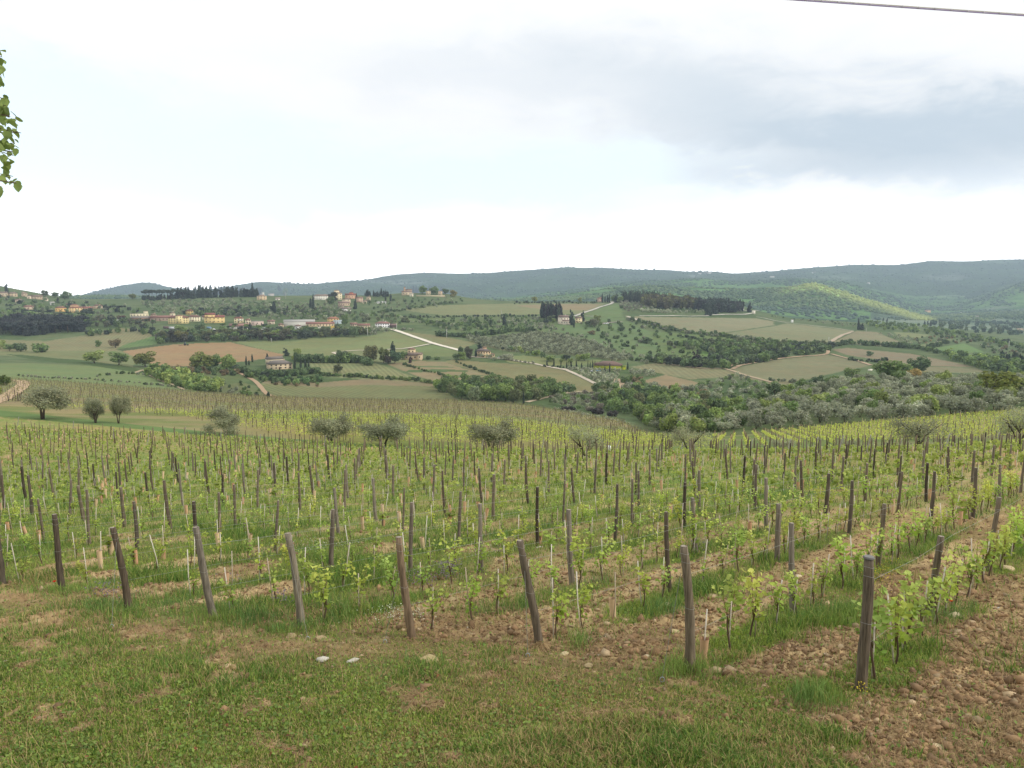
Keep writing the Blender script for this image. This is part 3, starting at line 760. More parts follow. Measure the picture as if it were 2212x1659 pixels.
def build_posts():
    n = 0
    descr = ["tallest looking post with a flat grey cap, rightmost of the front row", "thick cracked end post with wire rings, second from the right in front",
             "left-leaning end post with dry roots heaped at its foot", "left-leaning end post with a reddish split near its top",
             "left-leaning grey end post above the pale dry soil", "strongly tilted grey end post in tall grass",
             "dark curved end post leaning left in the grass", "dark knotty end post with tall grass around its foot", "dark end post cut by the left edge of the picture"]
    for i, (bu, bv, tv, tu) in enumerate(ENDP):
        p = EP[i]; z, u, v, D = gz(*p); ht = (bv-tv)/F*D*1.03; ht = max(ht, 1.60)
        lx = ((tu-bu)/F*D)/ht; h = ht
        mb, prof = post_mesh(h, 0.064 if i else 0.066, 100+i, (lx, -0.02), 0.035, 8, True, "wooden_post", [(122,110,94),(142,128,108),(122,110,94),(136,116,94),(148,138,120),(150,140,124),(112,98,82),(104,92,78),(112,102,88)][i])
        o = obj("wooden_post", mb.mesh("wooden_post", [M_POST], True), loc=(p[0], p[1], z), label=descr[i], cat="post", group="end posts of the vine rows")
        for wm in wire_rings([h-.10, h-.22, h*.52], prof): obj("wire_wrap", wm, o)
        if i == 0: prof0 = prof
    # cap on the rightmost post
    root = [o for o in bpy.data.objects if o.get("label") == descr[0]][0]
    mb = MB(); a = np.linspace(0, 2*math.pi, 15)[:-1]
    h = float(prof0[2][-1]); cx, cy = float(prof0[0][-1]), float(prof0[1][-1])
    for zz, r in ((h+.02, .088), (h+.045, .080)):
        pass
    v = np.concatenate([np.stack([cx+r*np.cos(a), cy+r*np.sin(a), np.full(14, zz)], -1) for zz, r in ((h+.006, .066), (h+.02, .072), (h+.036, .058))])
    f = [(k*14+j, k*14+(j+1) % 14, (k+1)*14+(j+1) % 14, (k+1)*14+j) for k in range(2) for j in range(14)]
    mb.add(v, f, lin(120, 118, 114)); mb.add(v[-14:], np.array([np.arange(14)]), lin(130, 128, 124)); mb.add(v[:14], np.array([np.arange(14)[::-1]]), lin(90, 88, 84))
    obj("cap", mb.mesh("cap", [M_STONE], True), root)
    # posts along the rows
    allp = []
    for i in range(0, 83):
        for k in range(1, 60):
            q = row_point(i, 4.6*k + rng.normal(0, .12)); q = q + RN*rng.normal(0, .05)
            if q[1] < 5: continue
            u, v, D = project(*q)
            if D > 118 or not (-260 < u < 2480): continue
            z, u, v, D = gz(*q)
            Dc, Vc = smooth_u(np.array([u]))
            if D > Dc[E_CURVE][0]-1.0 or not (-200 < u < 2420): continue
            allp.append((D, i, k, q, z))
    for (mu, mv) in ((2003,1335),(2130,1232),(1713,1320),(1896,1220),(2009,1138),(1938,1108),(1834,1154),(1679,1214),(1446,1281),(1504,1193),(1236,1260),(1328,1172),(1040,1238),(724,1196),(871,1157),(812,1123),(475,1163),(594,1190),(269,1138),(181,1126),(369,1142)):
        m, _ = near_xy(mu, mv); b = min(range(len(allp)), key=lambda n_: np.hypot(*(allp[n_][3]-m)))
        if np.hypot(*(allp[b][3]-m)) < 2.2: D_, i_, k_, q_, z_ = allp[b]; z_, _, _, D_ = gz(*m); allp[b] = (D_, i_, k_, m, z_)
    allp.sort(key=lambda a: a[0])
    protos = []
    for s in range(8):
        ln = ((rng.normal(0, .05)), rng.normal(0, .05))
        mb, prof = post_mesh(1.0, .048, 300+s, ln, .035, 8, col=[(124,112,96),(104,92,78),(146,136,120),(128,116,98),(96,86,74),(138,126,110),(116,106,92),(152,142,126)][s])
        protos.append((mb.mesh("wooden_post", [M_POST], True), wire_rings([.84, .55], prof)))
    for D, i, k, q, z in allp[:288]:
        s = int(rng.integers(8)); h = 1.6*rng.uniform(.90, 1.08)
        if i < 21 and k < 21: lab = f"weathered wooden post, {ordn(k)} behind the end post of the {ordn(i+1)} vine row from the right"
        else: lab = "slim weathered post far back in the left part of the young vineyard"
        o = obj("wooden_post", protos[s][0], loc=(q[0], q[1], z), label=lab, cat="post", group="posts along the vine rows")
        wob = 1.0+rng.normal(0, .12)
        o.scale = (1.08*wob, 1.08*wob, h); o.rotation_euler = (rng.normal(0, .02), rng.normal(0, .02), rng.uniform(0, .9))
        if D < 22:
            for wm in protos[s][1]: obj("wire_wrap", wm, o)
    mb = MB()
    for D, i, k, q, z in allp[288:]:
        m2, _ = post_mesh(1.6*rng.uniform(.88, 1.08), .05, int(rng.integers(1 << 30)), (rng.normal(0, .04), rng.normal(0, .04)), .03, 4, col=(132,118,98) if rng.random() < .6 else (100,88,72))
        for vv, cc in zip(m2.v, m2.c): pass
        off = np.array([q[0], q[1], z]); base = mb.n
        for vv, cc in zip(m2.v, m2.c): mb.v.append(vv+off); mb.c.append(cc)
        for kk in m2.f:
            for ff, mm in zip(m2.f[kk], m2.m[kk]): mb.f.setdefault(kk, []).append(np.asarray(ff)+base); mb.m.setdefault(kk, []).append(mm)
        mb.n += m2.n
    if mb.n: obj("wooden_posts", mb.mesh("wooden_posts", [M_POST], True), label="rest of the slim wooden posts at the far side of the young vineyard", cat="posts", kind="stuff")
    # pale leaning end posts at the grass track
    mbp, _ = post_mesh(1.55, .05, 901, (.16, .0), .02, 8, col=(176, 172, 162)); me = mbp.mesh("end_post", [M_POST], True)
    k = 0
    for (u, v) in [(38,918),(158,930),(244,948),(318,960),(397,940),(476,952),(560,962),(700,965),(820,968),(930,972),(1040,975),(1170,972),(1330,975),(1470,978),(1620,979),(1700,978),(1760,978),(1810,979),(1872,978),(1940,974),(2040,972),(2150,966)]:
        p, D = P(u, v+1); o = obj("end_post", me, loc=p, label=f"pale grey end post leaning at the grass track, {ordn(k+1)} from the left", cat="post", group="pale end posts by the grass track")
        o.scale = (1.2, 1.2, rng.uniform(.9, 1.15)); o.rotation_euler = (0, rng.normal(0, .05), rng.normal(0, .25)); k += 1
build_posts()

def build_wires():
    for i in range(0, 12):
        mb = MB(); t = np.linspace(0, 23.0, 11)
        for h in (.58, 1.40):
            pts = []
            for tt in t:
                q = row_point(i, tt); pts.append((q[0], q[1], gz(*q)[0]+h - 0.0))
            pts = np.array(pts); 
            if h == 1.40:
                lx = ((ENDP[i][3]-ENDP[i][0])/F*10/1.6 if i < 9 else -.15); pts[0, 0] += lx*1.4
            mb.tube(pts, .0022, 4, lin(150, 152, 140), 0, False)
        obj("trellis_wire", mb.mesh("trellis_wire", [M_WIRE]), label=f"thin steel trellis wires strung along the {ordn(i+1)} vine row from the right", cat="wire", group="trellis wires")
build_wires()

LEAFP = np.array([(0, 0, 0), (-.42, .10, .06), (-.50, .50, .10), (-.18, .72, .03), (0, 1.0, -.08), (.18, .72, .03), (.50, .50, .10), (.42, .10, .06), (0, .45, -.04)])
LEAFF = np.array([(0, 8, 2, 1), (8, 4, 3, 2), (0, 7, 6, 8), (8, 6, 5, 4)])
def leaves(centers, size, rs, cols, droop=0.4, fine=True):
    """scatter leaf shapes; returns verts, faces, colours"""
    n = len(centers); a = rs.uniform(0, 2*math.pi, n); tilt = rs.normal(-droop, .5, n); roll = rs.normal(0, .5, n)
    base = LEAFP if fine else np.array([(-.45, 0, 0), (.45, .1, .0), (.35, .9, -.05), (-.3, .8, .05)])
    ff = LEAFF if fine else np.array([(0, 1, 2, 3)])
    sz = size*rs.uniform(.6, 1.25, n)
    v = base[None]*sz[:, None, None]
    ct, st = np.cos(tilt)[:, None], np.sin(tilt)[:, None]; cr, sr = np.cos(roll)[:, None], np.sin(roll)[:, None]
    x, y, z = v[..., 0], v[..., 1], v[..., 2]
    x, z = x*cr+z*sr, -x*sr+z*cr
    y, z = y*ct-z*st, y*st+z*ct
    ca, sa = np.cos(a)[:, None], np.sin(a)[:, None]
    x, y = x*ca-y*sa, x*sa+y*ca
    v = np.stack([x, y, z], -1)+centers[:, None, :]
    k = base.shape[0]
    f = (ff[None]+(np.arange(n)*k)[:, None, None]).reshape(-1, ff.shape[1])
    return v.reshape(-1, 3), f, np.repeat(cols, k, axis=0)
VG = lin(172, 200, 70)
def vine_foliage(rs, n, fine=True, size=.085):
    cen = []; 
    ns = rs.integers(3, 6)
    shoots = [(rs.uniform(-.28, .28), rs.normal(0, .05), rs.uniform(.18, .42), rs.uniform(.55, .92)) for _ in range(ns)]
    for _ in range(n):
        s = shoots[rs.integers(ns)]; t = rs.random()**.8
        cen.append((s[0]*t+rs.normal(0, .05), s[1]+rs.normal(0, .055), s[2]+(s[3]-s[2])*t+rs.normal(0, .02)))
    cen = np.array(cen); t = np.clip((cen[:, 2]-.2)/.7, 0, 1)[:, None]
    hue = rs.uniform(.72, 1.15, (n, 1))
    cols = (lin(146, 174, 66)*(1-t)+lin(204, 214, 112)*t)*hue
    return leaves(cen, size, rs, cols, .35, fine), shoots
def build_vines():
    spots = []
    for i in range(0, 83):
        for k in range(0, 330):
            t = 0.45+.80*k
            if t % 4.6 < .12: t += .15
            q = row_point(i, t+rng.normal(0, .05)) + RN*rng.normal(0, .03)
            if q[1] < 5: continue
            u, v, D = project(*q)
            if D > 120 or not (-200 < u < 2420): continue
            if rng.random() < (.02 if i < 2 else .07 if D < 26 else .17): continue
            spots.append((D, i, k, q))
    Q = np.array([s[3] for s in spots]); Z, U, V, DD = ground_z(Q[:, 0], Q[:, 1])
    Dc, Vc = smooth_u(U); ok = DD < Dc[E_CURVE]-.5
    spots = [(float(DD[j]), spots[j][1], spots[j][2], Q[j], float(Z[j]), float(U[j]), float(V[j])) for j in np.where(ok)[0]]
    spots.sort(key=lambda a: a[0])
    print("vines", len(spots))
    rs = np.random.default_rng(5); fol = []; tru = []
    for s in range(10):
        (v, f, c), sh = vine_foliage(rs, [48, 70, 90, 104, 58, 80, 116, 74, 40, 98][s], True, .066)
        fol.append(make_mesh("foliage", v, f, [M_VINE], c))
        mb = MB(); zz = np.linspace(-.05, .42, 6)
        mb.tube(np.stack([.03*np.sin(zz*9+s), .03*np.cos(zz*7+s), zz], -1), np.linspace(.014, .009, 6), 5, lin(96, 78, 62))
        for (sx, sy, z0, z1) in sh: mb.tube([(0, 0, min(z0, .38)), (sx*.5, sy, (z0+z1)/2), (sx, sy, z1)], [.006, .004, .003], 4, lin(126, 112, 66))
        tru.append(mb.mesh("trunk", [M_BARK]))
    stk = []
    for s in range(4):
        mb = MB(); mb.tube([(0, 0, -.1), (.01*s, .0, .4), (.0, 0.01, .98)], .0105, 6, [lin(206,196,178), lin(192,180,160), lin(212,204,188), lin(176,160,138)][s])
        stk.append(mb.mesh("stake", [M_STAKE]))
    tub = []
    for s in range(3):
        mb = MB(); a = np.linspace(0, 2*math.pi, 13)[:-1]; hh = [.46, .40, .5][s]
        c = [lin(206,168,132), lin(192,150,116), lin(214,186,150)][s]
        v = np.concatenate([np.stack([r*np.cos(a), r*np.sin(a)*.85, np.full(12, z)], -1) for z, r in ((0, .052), (hh*.5, .058), (hh, .066))])
        f = [(k*12+j, k*12+(j+1) % 12, (k+1)*12+(j+1) % 12, (k+1)*12+j) for k in range(2) for j in range(12)]
        mb.add(v, f, c); v2 = v*np.array([.94, .94, 1]); mb.add(v2, np.array(f)[:, ::-1], c*.8)
        tub.append(mb.mesh("tube", [M_TUBE], True))
    nv = ns = nt = 0
    LV = [[], [], []]; nb = 0
    SM = MB(); TM = MB(); BM = MB()
    rowa = math.atan2(RD[1], RD[0])
    for D, i, k, q, z, u, v in spots:
        left = smst(3.5, 7.5, np.array(float(i))); vig = rng.uniform(.75, 1.15)*(1.12-.22*float(left))*(1.15 if i < 2 else 1.0)
        istube = rng.random() < (.07+.13*float(left))
        a = rowa+rng.normal(0, .15)
        where = f"{ordn(k+1)} plant of the {ordn(i+1)} vine row from the right"
        vis = -30 < u < 2240
        if nv < 296 and vis and not (istube and rng.random() < .7):
            e = empty("grapevine", (q[0], q[1], z), a, label=f"young leafy grapevine, {where}", cat="grapevine", group="young grapevines in rows")
            e.scale = (vig, vig, vig)
            s = int(rng.integers(10)); obj("trunk", tru[s], e); obj("foliage", fol[s], e, color=(rng.uniform(.85, 1.1), 1, rng.uniform(.8, 1.1)))
            nv += 1; big = True
        else:
            big = False
            if not (istube and rng.random() < .7) : 
                n = int(np.clip(34-D*.28, 10, 28)); (vv, ff, cc), sh = vine_foliage(rng, n, False, .115+D*.0012)
                ca, sa = math.cos(a), math.sin(a); vv = vv*vig
                vv = np.stack([vv[:, 0]*ca-vv[:, 1]*sa+q[0], vv[:, 0]*sa+vv[:, 1]*ca+q[1], vv[:, 2]+z], -1)
                LV[0].append(vv); LV[1].append(ff+nb); LV[2].append(cc*rng.uniform(.68, 1.02)); nb += len(vv)
                if D < 60: BM.tube([(q[0], q[1], z), (q[0]+.02, q[1], z+.4)], .014, 3, lin(92,76,62), 0, False)
        off = RD*rng.normal(0, .03)+RN*rng.normal(0, .03); x, y = q+off
        if ns < 296 and vis:
            o = obj("stake", stk[int(rng.integers(4))], loc=(x, y, z), label=f"thin pale stake beside the {where}", cat="stake", group="thin stakes beside the vines")
            o.rotation_euler = (rng.normal(0, .06), rng.normal(0, .07), rng.uniform(0, 6)); o.scale = (1, 1, rng.uniform(.72, 1.08)); ns += 1
        elif rng.random() < .6 and D < 60:
            h = rng.uniform(.7, 1.05); w = .0115+D*.00016
            SM.tube([(x, y, z-.05), (x+rng.normal(0, .05), y, z+h)], w, 3, lin(206,198,184)*rng.uniform(.7, 1.05), 0, False)
        if istube:
            x, y = q+RD*rng.normal(0, .04)
            if nt < 290 and vis:
                o = obj("grow_tube", tub[int(rng.integers(3))], loc=(x, y, z), label=f"tan grow tube around the {where}", cat="grow tube", group="tan grow tubes")
                o.rotation_euler = (rng.normal(0, .09), rng.normal(0, .09), 0); o.scale = (1, 1, rng.uniform(.75, 1.1)); nt += 1
            else:
                TM.tube([(x, y, z-.02), (x+rng.normal(0, .03), y, z+rng.uniform(.35, .5))], .06, 6, lin(204,170,134)*rng.uniform(.85, 1.1))
    obj("grapevines", make_mesh("grapevines", np.concatenate(LV[0]), np.concatenate(LV[1]), [M_VINE], np.concatenate(LV[2])), label="rest of the young leafy grapevines in the rows further down the slope", cat="grapevines", kind="stuff")
    obj("vine_trunks", BM.mesh("vine_trunks", [M_BARK]), label="thin dark stems of the grapevines further down the slope", cat="grapevines", kind="stuff")
    obj("stakes", SM.mesh("stakes", [M_STAKE]), label="rest of the thin pale stakes in the vine rows further down the slope", cat="stakes", kind="stuff")
    if TM.n: obj("grow_tubes", TM.mesh("grow_tubes", [M_TUBE]), label="rest of the tan grow tubes far down the young vineyard", cat="grow tubes", kind="stuff")
    print("individual vines/stakes/tubes", nv, ns, nt)
build_vines()

# ------------------------------------------------------------------ grass, weeds, straw, clods, stones
def sample_uv(n, v0, v1, rs, pw=1.0):
    u = rs.uniform(-220, 2560, n); v = v0 + (v1-v0)*rs.random(n)**pw
    X, D = None, None
    w = (829-v)/F; Xx = (u-1106)/F
    D = PA/((-SP+w*CP) - PB*Xx - PC*(CP+w*SP))
    return Xx*D, D*(CP+w*SP), u, v, D
def place(x, y):
    z, u, v, D = ground_z(x, y); return z, u, v, D
def blades(x, y, z, h, w, lean, cols, rs):
    n = len(x); a = rs.uniform(0, 2*math.pi, n); b = rs.uniform(0, 2*math.pi, n)
    dxy = np.stack([np.cos(a), np.sin(a)], -1)*w[:, None]/2
    ln = np.stack([np.cos(b), np.sin(b)], -1)*(h*lean)[:, None]
    base = np.stack([x, y], -1)
    v = np.empty((n, 5, 3)); v[:, 0, :2] = base-dxy; v[:, 1, :2] = base+dxy; v[:, 0, 2] = v[:, 1, 2] = z-.01
    v[:, 2, :2] = base+ln*.38+dxy*.8; v[:, 3, :2] = base+ln*.38-dxy*.8; v[:, 2, 2] = v[:, 3, 2] = z+h*.58; v[:, 4, :2] = base+ln; v[:, 4, 2] = z+h*(1-.3*lean)
    f = (np.array([(0, 1, 2), (0, 2, 3), (3, 2, 4)])[None]+(np.arange(n)*5)[:, None, None]).reshape(-1, 3)
    return v.reshape(-1, 3), f, np.repeat(cols, 5, axis=0)
def build_grass():
    rs = np.random.default_rng(21)
    # short turf and weeds
    x, y, u, v, D = sample_uv(580000, 985, 1700, rs, .85)
    g = green_zone(x, y); keep = rs.random(len(x)) < (.015+.985*g**1.2)
    x, y, g = x[keep], y[keep], g[keep]; z, u, v, D = place(x, y)
    n = len(x)
    patch = fbm(x*.8, y*.8, 3, 81); fine = fbm(x*4, y*4, 2, 82)
    inr = smst(0, 1.5, headland_t(x, y))
    h = rs.uniform(.02, .075, n)*(.7+1.5*smst(.45, .7, patch)+.5*(fine-.5))*(1+1.1*inr) * (1 + D*.006)
    w = np.maximum(rs.uniform(.006, .015, n), D*.0006)
    t1 = smst(.38, .60, patch*.65+rs.random(n)*.35)[:, None]; t2 = (rs.random(n) < .14+.25*smst(.5, .65, fbm(x*.45, y*.45, 3, 87)))[:, None]
    c = lin(150, 168, 74)*(1-t1)+lin(92, 126, 52)*t1
    c = np.where(rs.random((n, 1)) < .25, lin(156, 164, 88), c)
    c = np.where(t2*(1-inr[:, None]*.6) > .5, lin(182, 156, 112), c)*rs.uniform(.7, 1.25, (n, 1))
    vv, f, cc = blades(x, y, z, h, w, rs.uniform(.2, .9, n), c, rs)
    obj("grass", make_mesh("grass", vv, f, [M_GRASS], cc), label="short green grass and weeds covering the headland and vine rows", cat="grass", kind="stuff")
    # tall grass: under the rows on the left, around posts, in tufts
    x, y, u, v, D = sample_uv(430000, 990, 1640, rs, .9)
    r = row_coord(x, y); t = headland_t(x, y); fr = np.abs(r-np.round(r))
    left = smst(3.0, 6.0, r)
    n0 = fbm(x*.5, y*.5, 3, 91); n1_ = fbm(x*1.6, y*1.6, 2, 92)
    pr = (t > -.8)*(left*(.15+.85*smst(.46, .62, n0))*smst(.5, .15, fr*(.7+.6*n1_)) + (1-left)*smst(.30, .05, fr)*smst(.50, .62, n0)*.5)
    pr = pr*(r > -.15) + .35*smst(.62, .72, n1_)*(t < 0)*smst(1600, 1400, v)*.3
    tuft = np.zeros(len(x))
    for (cu, cv_, su, sv) in ((1775,1500,80,30),(1835,1480,30,20),(1810,1330,72,26),(1850,1300,40,20),(1440,1320,40,16),(560,1340,60,20),(720,1330,60,18),(1480,1450,60,16),(1130,1310,30,14),(360,1300,50,18),(60,1180,70,22),(1250,1395,22,12),(430,1120,50,16)):
        tuft = np.maximum(tuft, np.exp(-(((u-cu)/su)**2+((v-cv_)/sv)**2)))
    tuft = tuft*smst(.36, .56, n1_*.6+n0*.4)
    pr = np.maximum(pr, tuft)
    keep = rs.random(len(x)) < pr; x, y, tuft = x[keep], y[keep], tuft[keep]; z, u, v, D = place(x, y); n = len(x)
    h = rs.uniform(.08, .30, n)*(.85+.6*tuft)*(.6+.8*fbm(x*2.5, y*2.5, 2, 96)); w = np.maximum(rs.uniform(.005, .009, n), D*.0006)
    pt = fbm(x*.7, y*.7, 3, 95)
    t1 = smst(.35, .65, pt)[:, None]
    c = (lin(104, 136, 74)*(1-t1)+lin(136, 160, 80)*t1)*rs.uniform(.7, 1.25, (n, 1))
    c = np.where(rs.random((n, 1)) < .08, lin(170, 170, 96), c)
    vv, f, cc = blades(x, y, z, h, w, rs.uniform(.15, .65, n), c, rs)
    obj("tall_grass", make_mesh("tall_grass", vv, f, [M_GRASS], cc), label="tall grass in tufts and strips under the vine rows", cat="grass", kind="stuff")
    # dry stalks standing in the turf
    x, y, u, v, D = sample_uv(5200, 1050, 1690, rs, .8); z, u, v, D = place(x, y); n = len(x)
    vv, f, cc = blades(x, y, z, rs.uniform(.10, .34, n), np.maximum(rs.uniform(.003, .006, n), D*.0005), rs.uniform(.1, .9, n), lin(190, 168, 120)*rs.uniform(.6, 1.1, (n, 1)), rs)
    obj("dry_stalks", make_mesh("dry_stalks", vv, f, [M_DRY], cc), label="thin dry stalks standing here and there in the turf", cat="stalks", kind="stuff")
    # low leafy weeds
    x, y, u, v, D = sample_uv(60000, 1000, 1690, rs, .8)
    g = green_zone(x, y); keep = rs.random(len(x)) < (.08+.5*g*smst(.4, .6, fbm(x*1.2, y*1.2, 2, 97)))
    x, y = x[keep], y[keep]; z, u, v, D = place(x, y); n = len(x)
    cen = np.stack([x, y, z+rs.uniform(.01, .06, n)], -1)
    c = np.where(rs.random((n, 1)) < .025, lin(140, 84, 58), np.where(rs.random((n, 1)) < .5, lin(136, 158, 76), lin(108, 134, 62)))*rs.uniform(.7, 1.2, (n, 1))
    vv, f, cc = leaves(cen, .040, rs, c, .1, False)
    obj("weeds", make_mesh("weeds", vv, f, [M_GRASS], cc), label="low broad leaved weeds scattered through the grass", cat="weeds", kind="stuff")
    # dry straw / root litter
    x, y, u, v, D = sample_uv(210000, 1020, 1690, rs, .75)
    g = green_zone(x, y); nn = fbm(x*.9, y*.9, 3, 99); keep = rs.random(len(x)) < (1-g)*(.18+.9*smst(.40, .60, nn)) + .06
    x, y = x[keep], y[keep]; z, u, v, D = place(x, y); n = len(x)
    a = rs.uniform(0, math.pi*2, n); L = rs.uniform(.05, .17, n); w = np.maximum(rs.uniform(.003, .007, n), D*.0004); hh = rs.uniform(.005, .045, n)
    d = np.stack([np.cos(a), np.sin(a)], -1); nrm = np.stack([-d[:, 1], d[:, 0]], -1); vv = np.empty((n, 6, 3)); bend = rs.normal(0, .25, n)
    for j, s in enumerate((-.5, 0, .5)):
        ctr = np.stack([x, y], -1)+d*(L*s)[:, None]+nrm*(L*bend*(1-(2*s)**2))[:, None]
        vv[:, 2*j, :2] = ctr-nrm*w[:, None]/2; vv[:, 2*j+1, :2] = ctr+nrm*w[:, None]/2
        vv[:, 2*j:2*j+2, 2] = (z+hh*(1.1 if s == 0 else .3))[:, None]
    f = (np.array([(0, 1, 3, 2), (2, 3, 5, 4)])[None]+(np.arange(n)*6)[:, None, None]).reshape(-1, 4)
    c = (lin(200, 172, 126)*(1-(k := rs.random((n, 1))))+lin(140, 112, 78)*k)*rs.uniform(.55, 1.05, (n, 1))
    obj("straw", make_mesh("straw", vv.reshape(-1, 3), f, [M_DRY], np.repeat(c, 6, axis=0)), label="dry straw and root litter on the worked soil", cat="straw", kind="stuff")
    # soil clods and gravel
    ico = ico_data()
    x, y, u, v, D = sample_uv(120000, 1030, 1700, rs, .7)
    g = green_zone(x, y); keep = rs.random(len(x)) < (1-g)*np.where((headland_t(x, y) < -.3) & (row_coord(x, y) > .5), .35, .95); x, y = x[keep], y[keep]; z, u, v, D = place(x, y); n = len(x)
    s = np.clip(rs.lognormal(-4.10, .60, n), .008, .075)*np.where(headland_t(x, y) < -.2, .75, 1.0) ; s = np.maximum(s, D*.0009)
    c = np.where(rs.random((n, 1)) < .10, lin(190, 166, 130), lin(160, 130, 96))*rs.uniform(.5, 1.1, (n, 1))
    vv, f, cc = rocks(x, y, z, s, c, rs, ico)
    obj("soil_clods", make_mesh("soil_clods", vv, f, [M_CLOD], cc), label="brown soil clods and gravel in the ploughed strips", cat="soil clods", kind="stuff")
    # tiny flowers
    for name, col_, spots, lab in (("yellow_flowers", (226, 206, 60), ((1891,1245,46,26,420),(1858,1500,14,14,50),(1000,1240,20,6,0)), "small yellow flowers on the soil behind the rightmost end post"),
                             ("purple_flowers", (140, 122, 140), ((970,1243,22,14,420),(912,1262,30,8,200),(1505,1190,20,7,120),(230,1290,40,10,120),(610,1305,18,8,80),(490,1265,22,8,60)), "mauve grey flower clumps between the vine rows"),
                             ("white_flowers", (222, 224, 200), ((700,1180,80,14,260),(1060,1190,70,18,260),(880,1340,70,18,160),(640,1020,60,6,200),(250,1040,60,14,260),(860,1330,60,10,120)), "tiny white flowers speckling the grass between the rows")):
        cen = []
        for (cu, cv_, su, sv, nn_) in spots:
            if nn_ == 0: continue
            uu = rs.normal(cu, su*.6, nn_); v2 = rs.normal(cv_, sv*.6, nn_); w_ = (829-v2)/F; Xx = (uu-1106)/F
            D_ = PA/((-SP+w_*CP) - PB*Xx - PC*(CP+w_*SP)); xx, yy = Xx*D_, D_*(CP+w_*SP); zz, *_ = place(xx, yy)
            cen.append(np.stack([xx, yy, zz+rs.uniform(.06, .30 if name == "purple_flowers" else .18, nn_)], -1))
        cen = np.concatenate(cen); n = len(cen); c = lin(*col_)*rs.uniform(.7, 1.15, (n, 1))
        vv, f, cc = leaves(cen, .020 if name != "purple_flowers" else .03, rs, c, .0, False)
        obj(name, make_mesh(name, vv, f, [M_FLOWER], cc), label=lab, cat="flowers", kind="stuff")
def ico_data():
    import bmesh
    bm = bmesh.new(); bmesh.ops.create_icosphere(bm, subdivisions=1, radius=1)
    v = np.array([a.co[:] for a in bm.verts]); f = np.array([[b.index for b in a.verts] for a in bm.faces]); bm.free(); return v, f
def rocks(x, y, z, s, c, rs, ico, flat=.7):
    v0, f0 = ico; n = len(x); k = len(v0)
    r = np.clip(1+rs.normal(0, .42, (n, k, 1)), .35, 2.0); a = rs.uniform(0, 6.28, n); sc = np.stack([rs.uniform(.8, 1.25, n), rs.uniform(.7, 1.1, n), rs.uniform(.6, flat+.2, n)], -1)
    v = v0[None]*r*sc[:, None]*s[:, None, None]; ca, sa = np.cos(a)[:, None], np.sin(a)[:, None]
    v = np.stack([v[..., 0]*ca-v[..., 1]*sa, v[..., 0]*sa+v[..., 1]*ca, v[..., 2]], -1)
    v += np.stack([x, y, z+s*.2], -1)[:, None]
    f = (f0[None]+(np.arange(n)*k)[:, None, None]).reshape(-1, 3)
    return v.reshape(-1, 3), f, np.repeat(c, k, axis=0)
build_grass()

